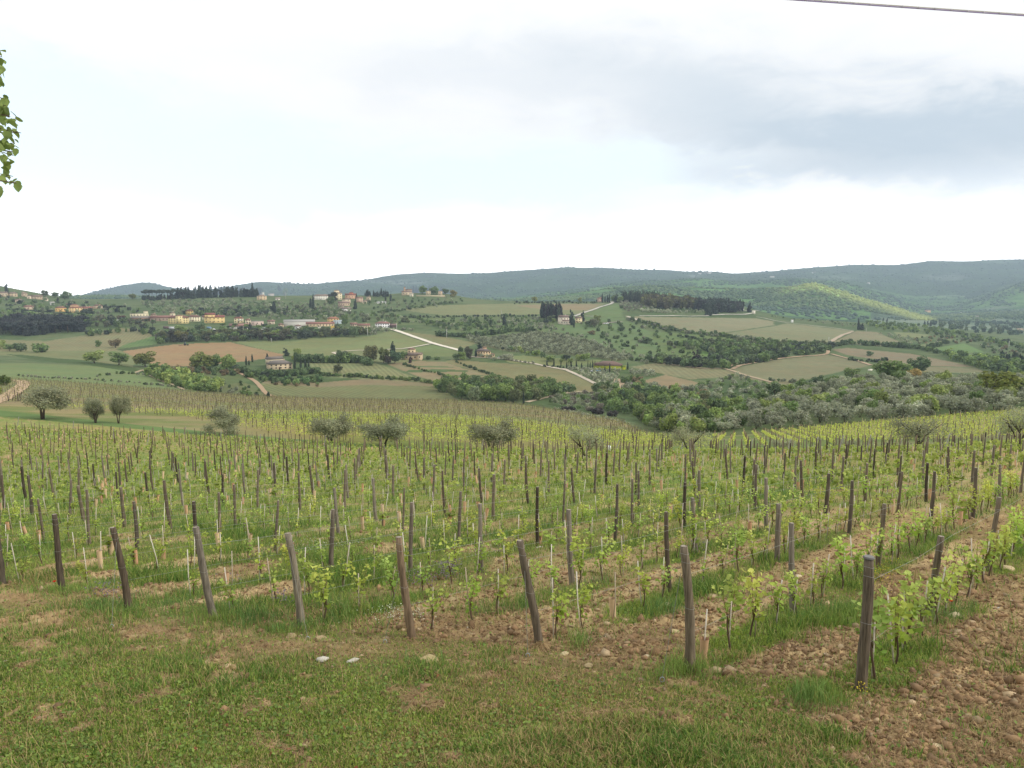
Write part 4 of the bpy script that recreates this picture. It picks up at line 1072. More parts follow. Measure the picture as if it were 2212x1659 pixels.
def build_stones():
    import bmesh
    rs = np.random.default_rng(77); protos = []
    for s in range(6):
        bm = bmesh.new(); bmesh.ops.create_icosphere(bm, subdivisions=2, radius=.5)
        ax = rs.normal(0, 1, (10, 3)); ax /= np.linalg.norm(ax, axis=1)[:, None]; lim = rs.uniform(.22, .40, 10)
        for v in bm.verts:
            p = np.array(v.co[:])
            for a, l in zip(ax, lim):
                d = p@a
                if d > l: p = p-a*(d-l)
            p = p*(1+rs.normal(0, .02)); v.co = p*np.array([1.15, .85, .62])
        vv = np.array([a.co[:] for a in bm.verts]); ff = np.array([[b.index for b in a.verts] for a in bm.faces]); bm.free()
        protos.append(make_mesh("stone", vv, ff, [M_STONE], np.ones_like(vv)))
    T, W, Y = (176,154,118), (208,202,188), (182,164,118)
    L = [(626,1377,26,T,"flat tan stone at the foot of the fifth end post"),(692,1383,27,T,"blocky tan stone beside the dry clods left of the centre post"),(719,1356,18,T,"small tan stone above the blocky one near the fifth post"),
     (833,1382,22,(160,140,112),"brown stone left of the fourth end post"),(698,1427,27,W,"whitest large stone, left of a pair on the turf"),(762,1430,27,W,"white stone half in grass, right of a pair on the turf"),
     (925,1428,42,Y,"long yellowish stone lying in the grass below the fourth post"),(969,1433,24,(158,136,100),"dull brown lump right of the long yellowish stone"),(1040,1449,24,T,"round tan stone alone in the turf below the middle"),
     (1217,1416,24,(206,190,150),"pale stone among clods right of the third post"),(1296,1417,14,W,"small whitish stone in dry litter below the third post"),(1165,1184,15,W,"bright white stone in the grass behind the third post"),
     (1457,1367,24,(210,190,140),"pale yellow stone touching the second end post"),(1523,1377,22,(196,178,140),"tan stone right of the second end post foot"),(1442,1308,20,(206,188,150),"rounded pale stone beside the grow tube"),
     (1221,1250,20,T,"tan stone in the soil left of a dark trellis post"),(2060,1334,34,(206,188,156),"big pale stone at the edge of the ploughed soil by the poppy"),(2097,1347,24,(196,172,136),"tan stone right of the big pale one in the ploughed soil"),
     (2021,1615,26,(206,186,146),"large pale stone low in the ploughed soil, bottom right"),(2042,1596,9,W,"small white stone above the large pale one, bottom right"),(1861,1579,24,(190,160,120),"flat tan stone on the soil below the rightmost post"),
     (2069,1518,10,W,"small white stone alone in the middle of the ploughed soil"),(2157,1315,12,W,"left small white stone of two on the far ploughed soil"),(2175,1313,12,W,"right small white stone of two on the far ploughed soil"),
     (2175,1230,28,(200,180,140),"broad tan stone beside the last vines at the right"),(1836,1341,24,(214,198,160),"pale flat stone left of the vines by the rightmost post"),(1724,1247,18,(222,204,160),"bright tan stone right of a dark post in the second row"),
     (12,1430,13,W,"small white chip at the left edge of the turf"),(651,1375,14,(180,160,124),"small stone between two larger tan stones by the fifth post"),(2130,1400,14,(190,166,128),"tan stone in the middle of the ploughed strip"),
     (1230,1390,18,(188,162,124),"dusty stone on the clods right of the third post"),(1270,1440,20,(192,172,132),"flat stone in the litter between the second and third post"),(1395,1420,18,(206,190,154),"pale stone on the litter left of the second post")]
    for j, (u, v, w, c, lab) in enumerate(L):
        p, D = P(u, v); s = w/F*D
        o = obj("stone", protos[j % 6], loc=(p.x, p.y, p.z+s*.10), color=lin(*c)*.95, label=lab, cat="stone", group="single stones on the soil")
        o.scale = (s, s, s); o.rotation_euler = (rs.normal(0, .15), rs.normal(0, .15), rs.uniform(-.5, .5))
    x, y, u, v, D = sample_uv(420, 1040, 1650, rs, .8); g = green_zone(x, y); m = (g < .35) & (u > 0) & (u < 2212); x, y = x[m][:110], y[m][:110]; z, u, v, D = place(x, y)
    for j in range(len(x)):
        s = float(rs.uniform(.04, .13)); side = "right" if u[j] > 1400 else ("middle" if u[j] > 800 else "left")
        o = obj("stone", protos[j % 6], loc=(x[j], y[j], z[j]+s*.1), color=lin(172,148,112)*rs.uniform(.7, 1.0), label=f"small tan stone among the soil clods in the {side} part of the vineyard", cat="stone", group=f"small stones in the {side} part")
        o.scale = (s, s, s); o.rotation_euler = (0, 0, rs.uniform(0, 6))
build_stones()

def build_near_extras():
    # poppies
    for u, v, lab in ((2053,1330,"red poppy at the foot of the vines beside the ploughed soil"), (119,1282,"red poppy in the grass left of the leaning dark post")):
        p, D = P(u, v); e = empty("poppy", p, label=lab, cat="poppy", group="red poppies")
        mb = MB(); mb.tube([(0, 0, 0), (.01, 0, .12), (0, .01, .26)], .003, 4, lin(90, 120, 60)); obj("stem", mb.mesh("stem", [M_GRASS]), e)
        a = np.linspace(0, 2*math.pi, 9)[:-1]; v0 = np.concatenate([[[0, .01, .25]], np.stack([.036*np.cos(a), .01+.036*np.sin(a), .285+.008*np.sin(a*4)], -1)])
        f = [(0, 1+j, 1+(j+1) % 8) for j in range(8)]
        obj("flower", make_mesh("flower", v0, np.array(f), [M_FLOWER], np.broadcast_to(lin(214, 28, 16), v0.shape)), e)
    # dry root clump at the foot of the third post
    p, D = P(1172, 1405); rs = np.random.default_rng(3); mb = MB()
    for _ in range(90):
        a = rs.uniform(0, 6.28); r = rs.uniform(.05, .26); h = rs.uniform(.02, .16)
        mb.tube([(0.02*math.cos(a), .02*math.sin(a), h), (r*.6*math.cos(a), r*.6*math.sin(a), h*.9), (r*math.cos(a+.3), r*math.sin(a+.3), .0)], .004, 3, lin(206,176,130)*rs.uniform(.6, 1.05), 0, False)
    obj("root_clump", mb.mesh("root_clump", [M_DRY]), loc=p, label="heap of dry pale roots at the foot of the third end post", cat="roots")
    # anchor wires with a ring in front of some end posts
    for k, (i, u, v) in enumerate(((1, 1430, 1475), (2, 1140, 1422), (3, 832, 1392), (4, 665, 1385), (6, 242, 1358))):
        p, D = P(u, v); bu, bv, tv, tu = ENDP[i]; z = gz(*EP[i])[0]
        e = empty("anchor_wire", p, label=f"thin anchor wire with a ground ring in front of the {ordn(i+1)} end post", cat="wire", group="anchor wires of the end posts")
        top = Vector((EP[i][0]+(tu-bu)/F*11, EP[i][1]-.03, z+1.45))-p
        mb = MB(); mb.tube([(0, 0, .08), tuple(top)], .0035, 4, lin(120, 120, 110), 0, False); obj("wire", mb.mesh("wire", [M_WIRE]), e)
        a = np.linspace(0, 6.28, 11); mb = MB(); mb.tube(np.stack([.03*np.cos(a), a*0, .05+.035*np.sin(a)], -1), .006, 5, lin(150, 160, 160), 0, False); obj("ring", mb.mesh("ring", [M_WIRE]), e)
    # stack of leaning posts near the gravel road
    p, D = P(33, 866); rs = np.random.default_rng(12)
    for k, (du, ht, lx) in enumerate(((-14,2.4,-.25),(-6,1.9,.35),(0,3.6,.05),(4,2.8,.3),(7,2.6,.42),(10,2.9,.5))):
        mb, _ = post_mesh(ht, .11, 700+k, (lx*.6, 0), .02, 8, col=(96,82,72))
        q, D = P(33+du, 866); obj("leaning_pole", mb.mesh("leaning_pole", [M_POST], True), loc=q, label=f"dark rough pole beside the gravel road, {ordn(k+1)} from the left of a small stack", cat="pole", group="stacked poles by the gravel road")
    mb = MB(); mb.tube([(0, 0, 0), (0, 0, .02), (0, 0, .62), (0, 0, .66)], [.17, .19, .22, .2], 12, lin(232, 232, 226)); p, D = P(1316, 973)
    b = obj("white_bin", mb.mesh("white_bin", [M_PAINT], True), loc=p, label="small white plastic bin standing among the far posts", cat="bin")
build_near_extras()

# ------------------------------------------------------------------ the older vineyards beyond the grass track
def sample_region(n, v0, v1, u0, u1, rs):
    u = rs.uniform(u0, u1, n); v = rs.uniform(v0, v1, n); D = hit(u, v); return u, v, D
def build_far_vineyards():
    rs = np.random.default_rng(31)
    def rows_region(dirv, spacing, step, dmin, dmax, ulo, uhi, test):
        """plants on parallel rows, as world points"""
        d = np.array(dirv)/np.hypot(*dirv); nn = np.array([d[1], -d[0]])
        R = int(dmax*2.2/spacing); T = int(dmax*2.6/step)
        i, j = np.meshgrid(np.arange(-R//2, R//2), np.arange(-T//2, T//2), indexing='ij')
        o = np.array([0, dmax*.6])
        xy = o + (i.ravel()*spacing)[:, None]*nn + (j.ravel()*step + _h(i.ravel().astype(float), i.ravel()*0.0, 5)*step*3)[:, None]*d + rs.normal(0, .08, (i.size, 2))
        y = xy[:, 1]; ok = (y > dmin*.9) & (y < dmax*1.02) & (np.abs(xy[:, 0]/y) < .85)
        xy = xy[ok]; i = i.ravel()[ok]; j = j.ravel()[ok]
        z, u, v, D = ground_z(xy[:, 0], xy[:, 1]); Dc, Vc = smooth_u(u)
        m = test(u, D, Dc, Vc) & (u > ulo) & (u < uhi) & (rs.random(len(u)) > .06)
        return xy[m], z[m], u[m], v[m], D[m], i[m], j[m], d
    def emit(xy, z, D, d, n, size, h0, h1, spread, ca, cb, amt):
        k = len(xy); n_ = n
        t = rs.uniform(-1, 1, (k, n_)); hh = rs.uniform(h0, h1, (k, n_))
        cen = np.stack([np.repeat(xy[:, 0:1], n_, 1)+d[0]*t*spread+rs.normal(0, .12, (k, n_)), np.repeat(xy[:, 1:2], n_, 1)+d[1]*t*spread+rs.normal(0, .12, (k, n_)), z[:, None]+hh], -1).reshape(-1, 3)
        w = rs.random((k*n_, 1)); c = (lin(*ca)*(1-w)+lin(*cb)*w)*np.repeat(rs.uniform(.75, 1.2, (k, 1)), n_, 0)
        return leaves(cen, size, rs, c, .2, False)
    def posts_for(xy, z, i, j, every, h, r, cols, rnd=.15):
        m = (j % every) == 0; a = xy[m]; zz = z[m]; k = len(a)
        th = np.array([0, 2.1, 4.2]); c = np.array([lin(*cols[q]) for q in rs.integers(len(cols), size=k)])
        hh = h*rs.uniform(.85, 1.12, k); lx = rs.normal(0, rnd*.3, k)
        v = np.empty((k, 6, 3))
        for q in range(3):
            v[:, q] = np.stack([a[:, 0]+r*math.cos(th[q]), a[:, 1]+r*math.sin(th[q]), zz-.1], -1)
            v[:, q+3] = np.stack([a[:, 0]+lx+r*math.cos(th[q]), a[:, 1]+r*math.sin(th[q]), zz+hh], -1)
        f = np.array([(0, 1, 4, 3), (1, 2, 5, 4), (2, 0, 3, 5)])
        f = (f[None]+(np.arange(k)*6)[:, None, None]).reshape(-1, 4)
        return v.reshape(-1, 3), f, np.repeat(c*rs.uniform(.7, 1.1, (k, 1)), 6, axis=0)
    # yellow-green block in the middle and left
    t = lambda u, D, Dc, Vc: (D > Dc[E_CURVE+1]*np.where(u < 650, 1.0+.22*smst(650, 350, u), 1.0)+2) & (D < Dc[U_CURVE]) & (u < 1540+(D-150)*0.3)
    xy, z, u, v, D, i, j, d = rows_region((-.95, .31), 2.3, 1.15, 95, 265, -60, 1560, t)
    vv, f, c = emit(xy, z, D, d, 8, .24, .45, 1.15, .55, (168, 182, 74), (206, 212, 108), 1)
    obj("vineyard_rows", make_mesh("vineyard_rows", vv, f, [M_VINE], c), label="yellow green vine rows behind the olive trees in the middle distance", cat="vineyard", kind="stuff")
    vv, f, c = posts_for(xy, z, i, j, 4, 1.75, .06, [(104,92,76),(84,74,62),(150,138,120)])
    obj("vineyard_posts", make_mesh("vineyard_posts", vv, f, [M_STAKE], c), label="dark posts in the yellow green vine rows", cat="posts", kind="stuff")
    # brown block further down
    t = lambda u, D, Dc, Vc: (D > Dc[U_CURVE]+4) & (D < Dc[B_CURVE]-3) & (u < 1400)
    xy, z, u, v, D, i, j, d = rows_region((-.95, .31), 2.6, 1.7, 190, 435, -60, 1400, t)
    vv, f, c = emit(xy, z, D, d, 3, .34, .4, 1.0, .8, (140, 136, 84), (158, 156, 84), 1)
    obj("vineyard_rows", make_mesh("vineyard_rows", vv, f, [M_VINE], c), label="brownish vine rows barely in leaf on the slope behind the yellow ones", cat="vineyard", kind="stuff")
    vv, f, c = posts_for(xy, z, i, j, 3, 1.6, .055, [(112,100,86),(92,82,70),(128,116,100)])
    obj("vineyard_posts", make_mesh("vineyard_posts", vv, f, [M_STAKE], c), label="thin brown posts in the brownish vine rows", cat="posts", kind="stuff")
    # bright rows on the right
    t = lambda u, D, Dc, Vc: (D > Dc[E_CURVE+1]+3) & (D < Dc[B_CURVE]-3) & (u > 1540)
    xy, z, u, v, D, i, j, d = rows_region((.297, .955), 2.4, .8, 98, 235, 1530, 2330, t)
    vv, f, c = emit(xy, z, D, d, 7, .24, .45, 1.0, .45, (166, 180, 70), (206, 210, 104), 1)
    obj("vineyard_rows", make_mesh("vineyard_rows", vv, f, [M_VINE], c), label="bright green vine rows in clear lines on the slope at the right", cat="vineyard", kind="stuff")
    vv, f, c = posts_for(xy, z, i, j, 6, 1.7, .06, [(150,130,100),(110,96,80),(200,180,140)])
    obj("vineyard_posts", make_mesh("vineyard_posts", vv, f, [M_STAKE], c), label="wooden posts in the bright vine rows at the right", cat="posts", kind="stuff")
build_far_vineyards()

# ------------------------------------------------------------------ trees
def crown(blobs, n, size, seed, shell=.55, zs=1.0, cv=.16, up=.15):
    rs = np.random.default_rng(seed); b = np.array(blobs, float)        # x y z rx ry rz
    vol = (b[:, 3]*b[:, 4]*b[:, 5])**.75; k = rs.choice(len(b), n, p=vol/vol.sum())
    d = rs.normal(0, 1, (n, 3)); d /= np.linalg.norm(d, axis=1)[:, None]
    r = shell+(1.04-shell)*rs.random(n)**.7
    cen = b[k, :3]+d*r[:, None]*b[k, 3:]
    nrm = d*.9+rs.normal(0, .55, (n, 3)); nrm[:, 2] += up; nrm /= np.linalg.norm(nrm, axis=1)[:, None]
    ref = rs.normal(0, 1, (n, 3)); a = np.cross(nrm, ref); a /= np.linalg.norm(a, axis=1)[:, None]; c = np.cross(nrm, a)
    s = size*rs.uniform(.6, 1.35, n)[:, None]
    v = np.stack([cen-a*s-c*s*.7, cen+a*s*.8-c*s, cen+a*s+c*s*.8, cen-a*s*.7+c*s], 1)
    f = (np.arange(n)*4)[:, None]+np.arange(4)
    bl = rs.uniform(1-cv*.8, 1+cv*.8, len(b))[k]
    col = (bl*rs.uniform(1-cv, 1+cv, n))[:, None]*np.stack([1+rs.normal(0, .05, n), np.ones(n), 1+rs.normal(0, .06, n)], -1)
    return v.reshape(-1, 3), f, np.repeat(col, 4, axis=0)
def blobset(kind, seed):
    rs = np.random.default_rng(seed); B = []
    if kind == 'broadleaf':
        B.append((0, 0, .50, .30, .30, .36))
        for _ in range(11):
            a = rs.uniform(0, 6.28); z = rs.uniform(.20, .86); r = .31*math.sqrt(max(0, 1-((z-.55)/.5)**2)); s = rs.uniform(.11, .19)
            B.append((r*math.cos(a), r*math.sin(a), z, s*1.15, s*1.15, s))
    elif kind == 'bush':
        for _ in range(8):
            a = rs.uniform(0, 6.28); r = rs.uniform(.1, .42); s = rs.uniform(.2, .36)
            B.append((r*math.cos(a), r*math.sin(a), rs.uniform(.25, .62), s, s, s))
    elif kind == 'olive':
        for _ in range(17):
            a = rs.uniform(0, 6.28); r = rs.uniform(.05, .46); z = .30+.50*rs.random(); s = rs.uniform(.14, .24)
            B.append((r*math.cos(a), r*math.sin(a), z-.10*(r > .38), s*1.1, s*1.1, s))
    elif kind == 'cypress':
        for z in np.linspace(.08, .93, 9):
            r = .50*math.sin(math.pi*min(1, (z*.86+.16)))**.7*(1-.35*z)+.03; B.append((rs.normal(0, .04), rs.normal(0, .04), z, r*.85, r*.85, .10))
    elif kind == 'conifer':
        for z in np.linspace(.12, .92, 7):
            r = .5*(1-z)**.65+.03
            for _ in range(2 if z < .7 else 1): B.append((rs.normal(0, .10), rs.normal(0, .10), z, r*.8, r*.8, .11))
    elif kind == 'pine':
        for _ in range(9):
            a = rs.uniform(0, 6.28); r = rs.uniform(0, .36); B.append((r*math.cos(a), r*math.sin(a), .80+.08*rs.random()-.12*r, .19, .19, .10))
    return B
def trunk_mb(kind, seed, c=(86, 74, 62)):
    rs = np.random.default_rng(seed+999); mb = MB(); col = lin(*c)
    if kind == 'broadleaf':
        mb.tube([(0, 0, -.05), (.01, 0, .15), (0, .01, .45), (.02, 0, .75)], [.034, .026, .02, .008], 6, col)
        for _ in range(6):
            a = rs.uniform(0, 6.28); z = rs.uniform(.2, .5); mb.tube([(0, 0, z), (.14*math.cos(a), .14*math.sin(a), z+.14), (.26*math.cos(a), .26*math.sin(a), z+.26)], [.014, .009, .004], 5, col)
    elif kind == 'olive':
        for k in range(3 if seed % 2 else 2):
            a = k*2.6+rs.uniform(0, 1); x, y = math.cos(a), math.sin(a)
            mb.tube([(x*.02, y*.02, -.04), (x*.07, y*.07, .14), (x*.13, y*.13, .30), (x*.20, y*.20, .52)], [.030, .022, .017, .006], 6, col, wob=.08, rs=rs)
            for q in range(4):
                b = a+rs.normal(0, .8); mb.tube([(x*.12, y*.12, .28), (x*.12+.12*math.cos(b), y*.12+.12*math.sin(b), .44), (x*.12+.26*math.cos(b), y*.12+.26*math.sin(b), .62)], [.018, .012, .004], 5, col)
    elif kind == 'pine':
        mb.tube([(0, 0, -.03), (.01, .0, .3), (.0, .01, .66)], [.026, .02, .016], 6, col)
        for _ in range(7):
            a = rs.uniform(0, 6.28); r = rs.uniform(.15, .36); mb.tube([(0, 0, .56), (r*.5*math.cos(a), r*.5*math.sin(a), .70), (r*math.cos(a), r*math.sin(a), .80)], [.012, .008, .004], 5, col)
    elif kind in ('cypress', 'conifer'): mb.tube([(0, 0, -.04), (0, 0, .3), (0, 0, .8)], [.05, .04, .01], 6, col)
    else:
        for _ in range(4):
            a = rs.uniform(0, 6.28); mb.tube([(0, 0, -.03), (.15*math.cos(a), .15*math.sin(a), .3), (.25*math.cos(a), .25*math.sin(a), .55)], [.03, .02, .006], 5, col)
    return mb
# kind: quads, quad size, natural width / height
KIND = {'broadleaf': (1100, .036, .80), 'bush': (700, .06, 1.2), 'olive': (1100, .032, 1.15), 'cypress': (750, .055, .26), 'conifer': (800, .045, .62), 'pine': (700, .036, 1.1)}
NAMES = {'broadleaf': 'broadleaf_tree', 'bush': 'bush', 'olive': 'olive_tree', 'cypress': 'cypress', 'conifer': 'conifer', 'pine': 'umbrella_pine'}
CATS = {'broadleaf': 'tree', 'bush': 'bush', 'olive': 'olive tree', 'cypress': 'cypress', 'conifer': 'tree', 'pine': 'pine'}
PROTO = {}
for kd, (nq, qs, wr) in KIND.items():
    for s in range(4 if kd in ('broadleaf', 'olive') else 3):
        sh = .25 if kd == 'olive' else .6
        B = blobset(kd, 50+s)
        cr = crown(B, nq, qs, 60+s, sh); tm = trunk_mb(kd, s)
        if kd == 'olive':      # fine, airy foliage for the trees near the track
            PROTO[('olivebig', s)] = (make_mesh("crown", *(lambda q: (q[0], q[1], [M_LEAF], q[2]))(crown(B, 9500, .0118, 90+s, .12, cv=.25))), trunk_mb('olive', s, (84, 72, 60)).mesh("trunk", [M_BARK], True))
            PROTO[('olivethin', s)] = (make_mesh("crown", *(lambda q: (q[0], q[1], [M_LEAF], q[2]))(crown(B, 3200, .0105, 190+s, .1, cv=.22))), PROTO[('olivebig', s)][1])
        cm = make_mesh("crown", cr[0], cr[1], [M_LEAF], cr[2]); tmm = tm.mesh("trunk", [M_BARK])
        mb = MB(); lo = crown(B, nq*2//5, qs*1.5, 70+s, .6)
        mb.add(lo[0], lo[1], 1, 0); mb.c[-1] = lo[2]
        base = mb.n
        for vv, cc in zip(tm.v, tm.c): mb.v.append(vv); mb.c.append(cc)
        for kk in tm.f:
            for ff in tm.f[kk]:
                if kk in (3, 4): mb.f.setdefault(kk, []).append(np.asarray(ff)+base); mb.m.setdefault(kk, []).append(np.full(len(ff), 1))
        mb.n += tm.n
        PROTO[(kd, s)] = (cm, tmm, mb.mesh(NAMES[kd], [M_LEAF, M_BARK]), crown(B, 110, qs*2.9, 80+s, .75))
TREES = []     # kind, u, v, h_px, w_px, colour, label, group, explicit
def T(kind, u, v, h, w=None, c=None, label=None, group=None): TREES.append([kind, u, v, h, w, c, label, group, True])
G1, G2, G3, G4 = (136,156,86), (118,140,82), (152,166,94), (102,122,80)      # broadleaf greens
DK, DK2 = (78,90,72), (68,80,66)                                            # cypress / pine
OL, OL2 = (168,172,144), (152,158,128)                                      # olive grey-green
BRN = (142,128,92)
def fill(kind, poly, spacing, h, cols, label, group, wr=None, jit=.25, n=3000, seed=1, hm=True):
    """scatter trees with their feet inside a patch of the view; h in metres"""
    rs = np.random.default_rng(seed+len(TREES)); xs = [p[0] for p in poly]; ys = [p[1] for p in poly]
    u = rs.uniform(min(xs), max(xs), n); v = rs.uniform(min(ys), max(ys), n); m = in_poly(u, v, poly); u, v = u[m], v[m]
    if not len(u): return
    pw, D = pts_at(u, v); grid = {}; cell = spacing
    for k in range(len(u)):
        gx, gy = int(pw[k, 0]//cell), int(pw[k, 1]//cell); ok = True
        for a in (-1, 0, 1):
            for b in (-1, 0, 1):
                for (px, py) in grid.get((gx+a, gy+b), ()):
                    if (px-pw[k, 0])**2+(py-pw[k, 1])**2 < spacing**2: ok = False
        if not ok: continue
        grid.setdefault((gx, gy), []).append((pw[k, 0], pw[k, 1]))
        hh = h*rs.uniform(1-jit, 1+jit)*F/D[k]
        c = cols[rs.integers(len(cols))] if isinstance(cols, list) else cols
        kk = kind if isinstance(kind, str) else kind[rs.integers(len(kind))]
        TREES.append([kk, u[k], v[k], hh, (hh*KIND[kk][2]*(wr or 1)*rs.uniform(.85, 1.2)), np.array(c)*rs.uniform(.9, 1.1), label, group, False])
def line(kind, pts, step_px, h, cols, label, group, jit=.3, wr=1.0, seed=3):
    rs = np.random.default_rng(seed+len(TREES)); p = np.array(pts, float); sg = np.hypot(*np.diff(p, axis=0).T); s = np.concatenate([[0], np.cumsum(sg)])
    for q in np.arange(0, s[-1], step_px):
        q += rs.uniform(-.4, .4)*step_px; u, v = np.interp(q, s, p[:, 0]), np.interp(q, s, p[:, 1])+rs.normal(0, .8)
        kk = kind if isinstance(kind, str) else kind[rs.integers(len(kind))]; hh = h*rs.uniform(1-jit, 1+jit)
        c = cols[rs.integers(len(cols))] if isinstance(cols, list) else cols
        TREES.append([kk, u, v, hh, hh*KIND[kk][2]*wr*rs.uniform(.85, 1.2), np.array(c)*rs.uniform(.9, 1.1), label, group, False])

# --- olives standing on the grass track
for k, (u, v, h, w, kd, lab) in enumerate([
    (92,905,72,98,'olivebig',"bushy grey-green olive tree by the gravel road, leftmost on the track"),(206,913,54,44,'olivebig',"leaning olive tree, left trunk of the pair near the track"),
    (256,914,60,42,'olivebig',"olive tree with an upright trunk, right one of the pair near the track"),(487,937,60,74,'olivebig',"round dark olive tree alone in front of the yellow vines"),
    (712,955,68,86,'olivebig',"wide olive tree, left of two neighbours before the yellow vines"),(828,962,66,88,'olivebig',"wide olive tree with a bent trunk, right of two neighbours"),
    (1060,970,70,94,'olivebig',"dense olive tree near the centre of the picture"),(1265,984,64,92,'olivethin',"thin sparse olive tree with dark bare limbs right of centre"),
    (1488,976,66,76,'olivethin',"sparse olive tree in front of the ravine woods"),(1690,975,34,60,'olivethin',"low pruned olive tree almost without leaves at the right"),
    (1985,966,80,112,'olivethin',"large sparse olive tree before the bright vine rows at the right"),(2200,960,84,84,'olivethin',"olive tree cut by the right edge of the picture"),
    (1830,972,30,54,'olivethin',"low bare-limbed olive tree left of the large sparse one")]):
    T(kd, u, v, h*1.06, w*1.12, ((158,162,128) if k % 2 else (152,154,120)), lab, "olive trees along the grass track")
# --- near left edge
T('bush', 12, 832, 26, 30, (92,108,44), "dark olive green bush beside the bend of the gravel road")
T('bush', -6, 850, 22, 30, (128,140,60), "yellow green bush cut by the left edge above the road")
line('bush', [(40,812),(110,816),(200,820),(300,828),(400,838)], 9, 5, [OL2, G4, OL], "small grey green shrub on the edge of the green field", "shrubs on the field edge")
line('bush', [(210,812),(260,806),(330,812),(400,824)], 10, 6, [G4, G2, OL2], "small dark shrub on the grassy break below the field", "shrubs on the grassy break")
# --- left middle
for a in [("broadleaf",20,757,16,20,G2,"small round tree second from the left edge by the field"),("broadleaf",0,753,22,22,G3,"yellow green tree cut by the left edge of the field"),
          ("bush",45,758,20,30,G4,"large dark green round tree, left of a pair by the field"),("bush",90,760,23,36,G2,"large green round tree, right of a pair by the field"),
          ("broadleaf",214,749,15,14,G2,"small pale green tree alone in the upper left field"),("broadleaf",250,751,20,26,BRN,"brownish budding tree beside the bright green strip"),
          ("broadleaf",204,784,28,38,G3,"yellow green tree, left of three before the ploughed field"),("broadleaf",257,788,30,36,G2,"rich green tree, middle of three before the ploughed field"),
          ("broadleaf",314,792,34,42,(124,128,70),"olive tinted tree, right of three before the ploughed field"),("broadleaf",437,797,40,48,(120,130,68),"largest tree standing at the lower edge of the ploughed field"),
          ("broadleaf",464,796,32,30,G2,"green tree touching the largest one at the ploughed field"),("broadleaf",490,799,36,34,G1,"bright green tree left of the thin cypresses"),("broadleaf",504,793,22,16,G3,"slim pale tree next to the bright green one"),
          ("conifer",619,768,17,14,DK,"dark rounded conifer behind the grey roofed farmhouse"),("bush",636,776,12,24,(130,142,58),"yellow green hedge tree right of the farmhouse roof"),
          ("cypress",532,788,20,4.5,DK,"thin cypress, leftmost by the grey roofed farm"),("cypress",538,788,11,4,DK,"short cypress beside the leftmost thin one"),("cypress",545,781,17,4.5,DK,"thin pointed cypress second tallest by the farm"),
          ("cypress",578,789,26,9,DK2,"stout dark cypress touching the farmhouse wall"),("cypress",637,797,26,6,DK,"cypress right of the farmhouse, first of a group"),("cypress",650,797,22,5,DK,"cypress right of the farmhouse, second of a group"),
          ("cypress",660,797,24,6,DK,"cypress right of the farmhouse, third of a group"),("cypress",667,797,18,5,DK,"cypress right of the farmhouse, last of a group"),
          ("broadleaf",642,770,18,18,G3,"yellow green tree behind the farmhouse cypresses"),("broadleaf",729,805,20,22,(116,122,86),"grey green tree at the corner of the pale field"),("broadleaf",739,783,28,24,G4,"pointed dark green tree at the end of the long hedge"),
          ("broadleaf",797,782,36,36,(124,124,78),"broad olive brown tree beside the pale track"),("broadleaf",829,784,34,22,(116,126,72),"tall tree left of the pointed conifer"),("conifer",849,764,27,15,DK2,"pointed dark conifer above the ruined farm"),
          ("broadleaf",853,785,28,26,(92,116,84),"bluish green tree under the pointed conifer"),("broadleaf",838,787,20,14,(90,84,74),"dark bare tree left of the bluish green one"),("broadleaf",870,776,18,20,G2,"small green tree beside the stone barn"),
          ("conifer",886,784,14,8,(84,62,62),"small purplish dark tree in front of the stone barn"),("cypress",580,858,13,8,DK2,"small round cypress alone at the foot of the brown track"),
          ("bush",925,776,9,14,G4,"dark bush right of the stone barn"),("bush",945,777,9,14,G2,"green bush on the bank right of the barn")]: T(*a)
line(['bush', 'broadleaf'], [(640,781),(700,783),(735,783),(780,783),(800,788)], 6, 19, [G4, G4, G2], "dark green tree in the long hedge behind the farm", "trees of the long hedge behind the farm", .18)
line('bush', [(510,802),(560,812),(620,812),(680,806),(690,800)], 5, 14, [G4, DK, G4], "dark evergreen shrub on the bank below the farmhouse", "shrubs on the bank below the farmhouse", .3)
fill(['bush', 'broadleaf'], [(330,800),(400,812),(470,832),(480,846),(420,846),(370,832),(320,815)], 6.5, 6.5, [G1, G3, G2], "yellow green tree in the clump below the ploughed field", "trees in the clump below the ploughed field", n=900)
fill('bush', [(330,796),(520,802),(515,812),(340,806)], 6, 4, [G4, G2, BRN], "dark bush along the lower edge of the ploughed field", "bushes below the ploughed field", n=500)
fill('bush', [(520,812),(600,822),(690,818),(700,826),(640,832),(560,822)], 5.5, 4.2, [G4, G2, (100,128,80)], "dark green thicket bush under the farm bank", "thicket under the farm bank", n=900)
fill('bush', [(560,824),(690,830),(690,836),(600,834)], 7, 2.6, [G2, BRN, G4], "low bush on the brown bank above the striped field", "low bushes on the brown bank", n=200)
line('bush', [(690,810),(760,814),(830,818),(900,822),(940,828)], 6, 8, [G2, G4, G1], "green bush in the line above the striped field", "bush line above the striped field")
line('bush', [(870,787),(905,798),(940,806),(975,818)], 6, 6, [G4, G2], "bush on the bank between pale field and brown strips", "bushes beside the brown strips")
line('bush', [(985,782),(1020,796),(1050,806),(1066,810)], 6, 6, [G4, G4], "dark bush on the bank beside the brown strips", "bushes between the brown strips and the vineyard")
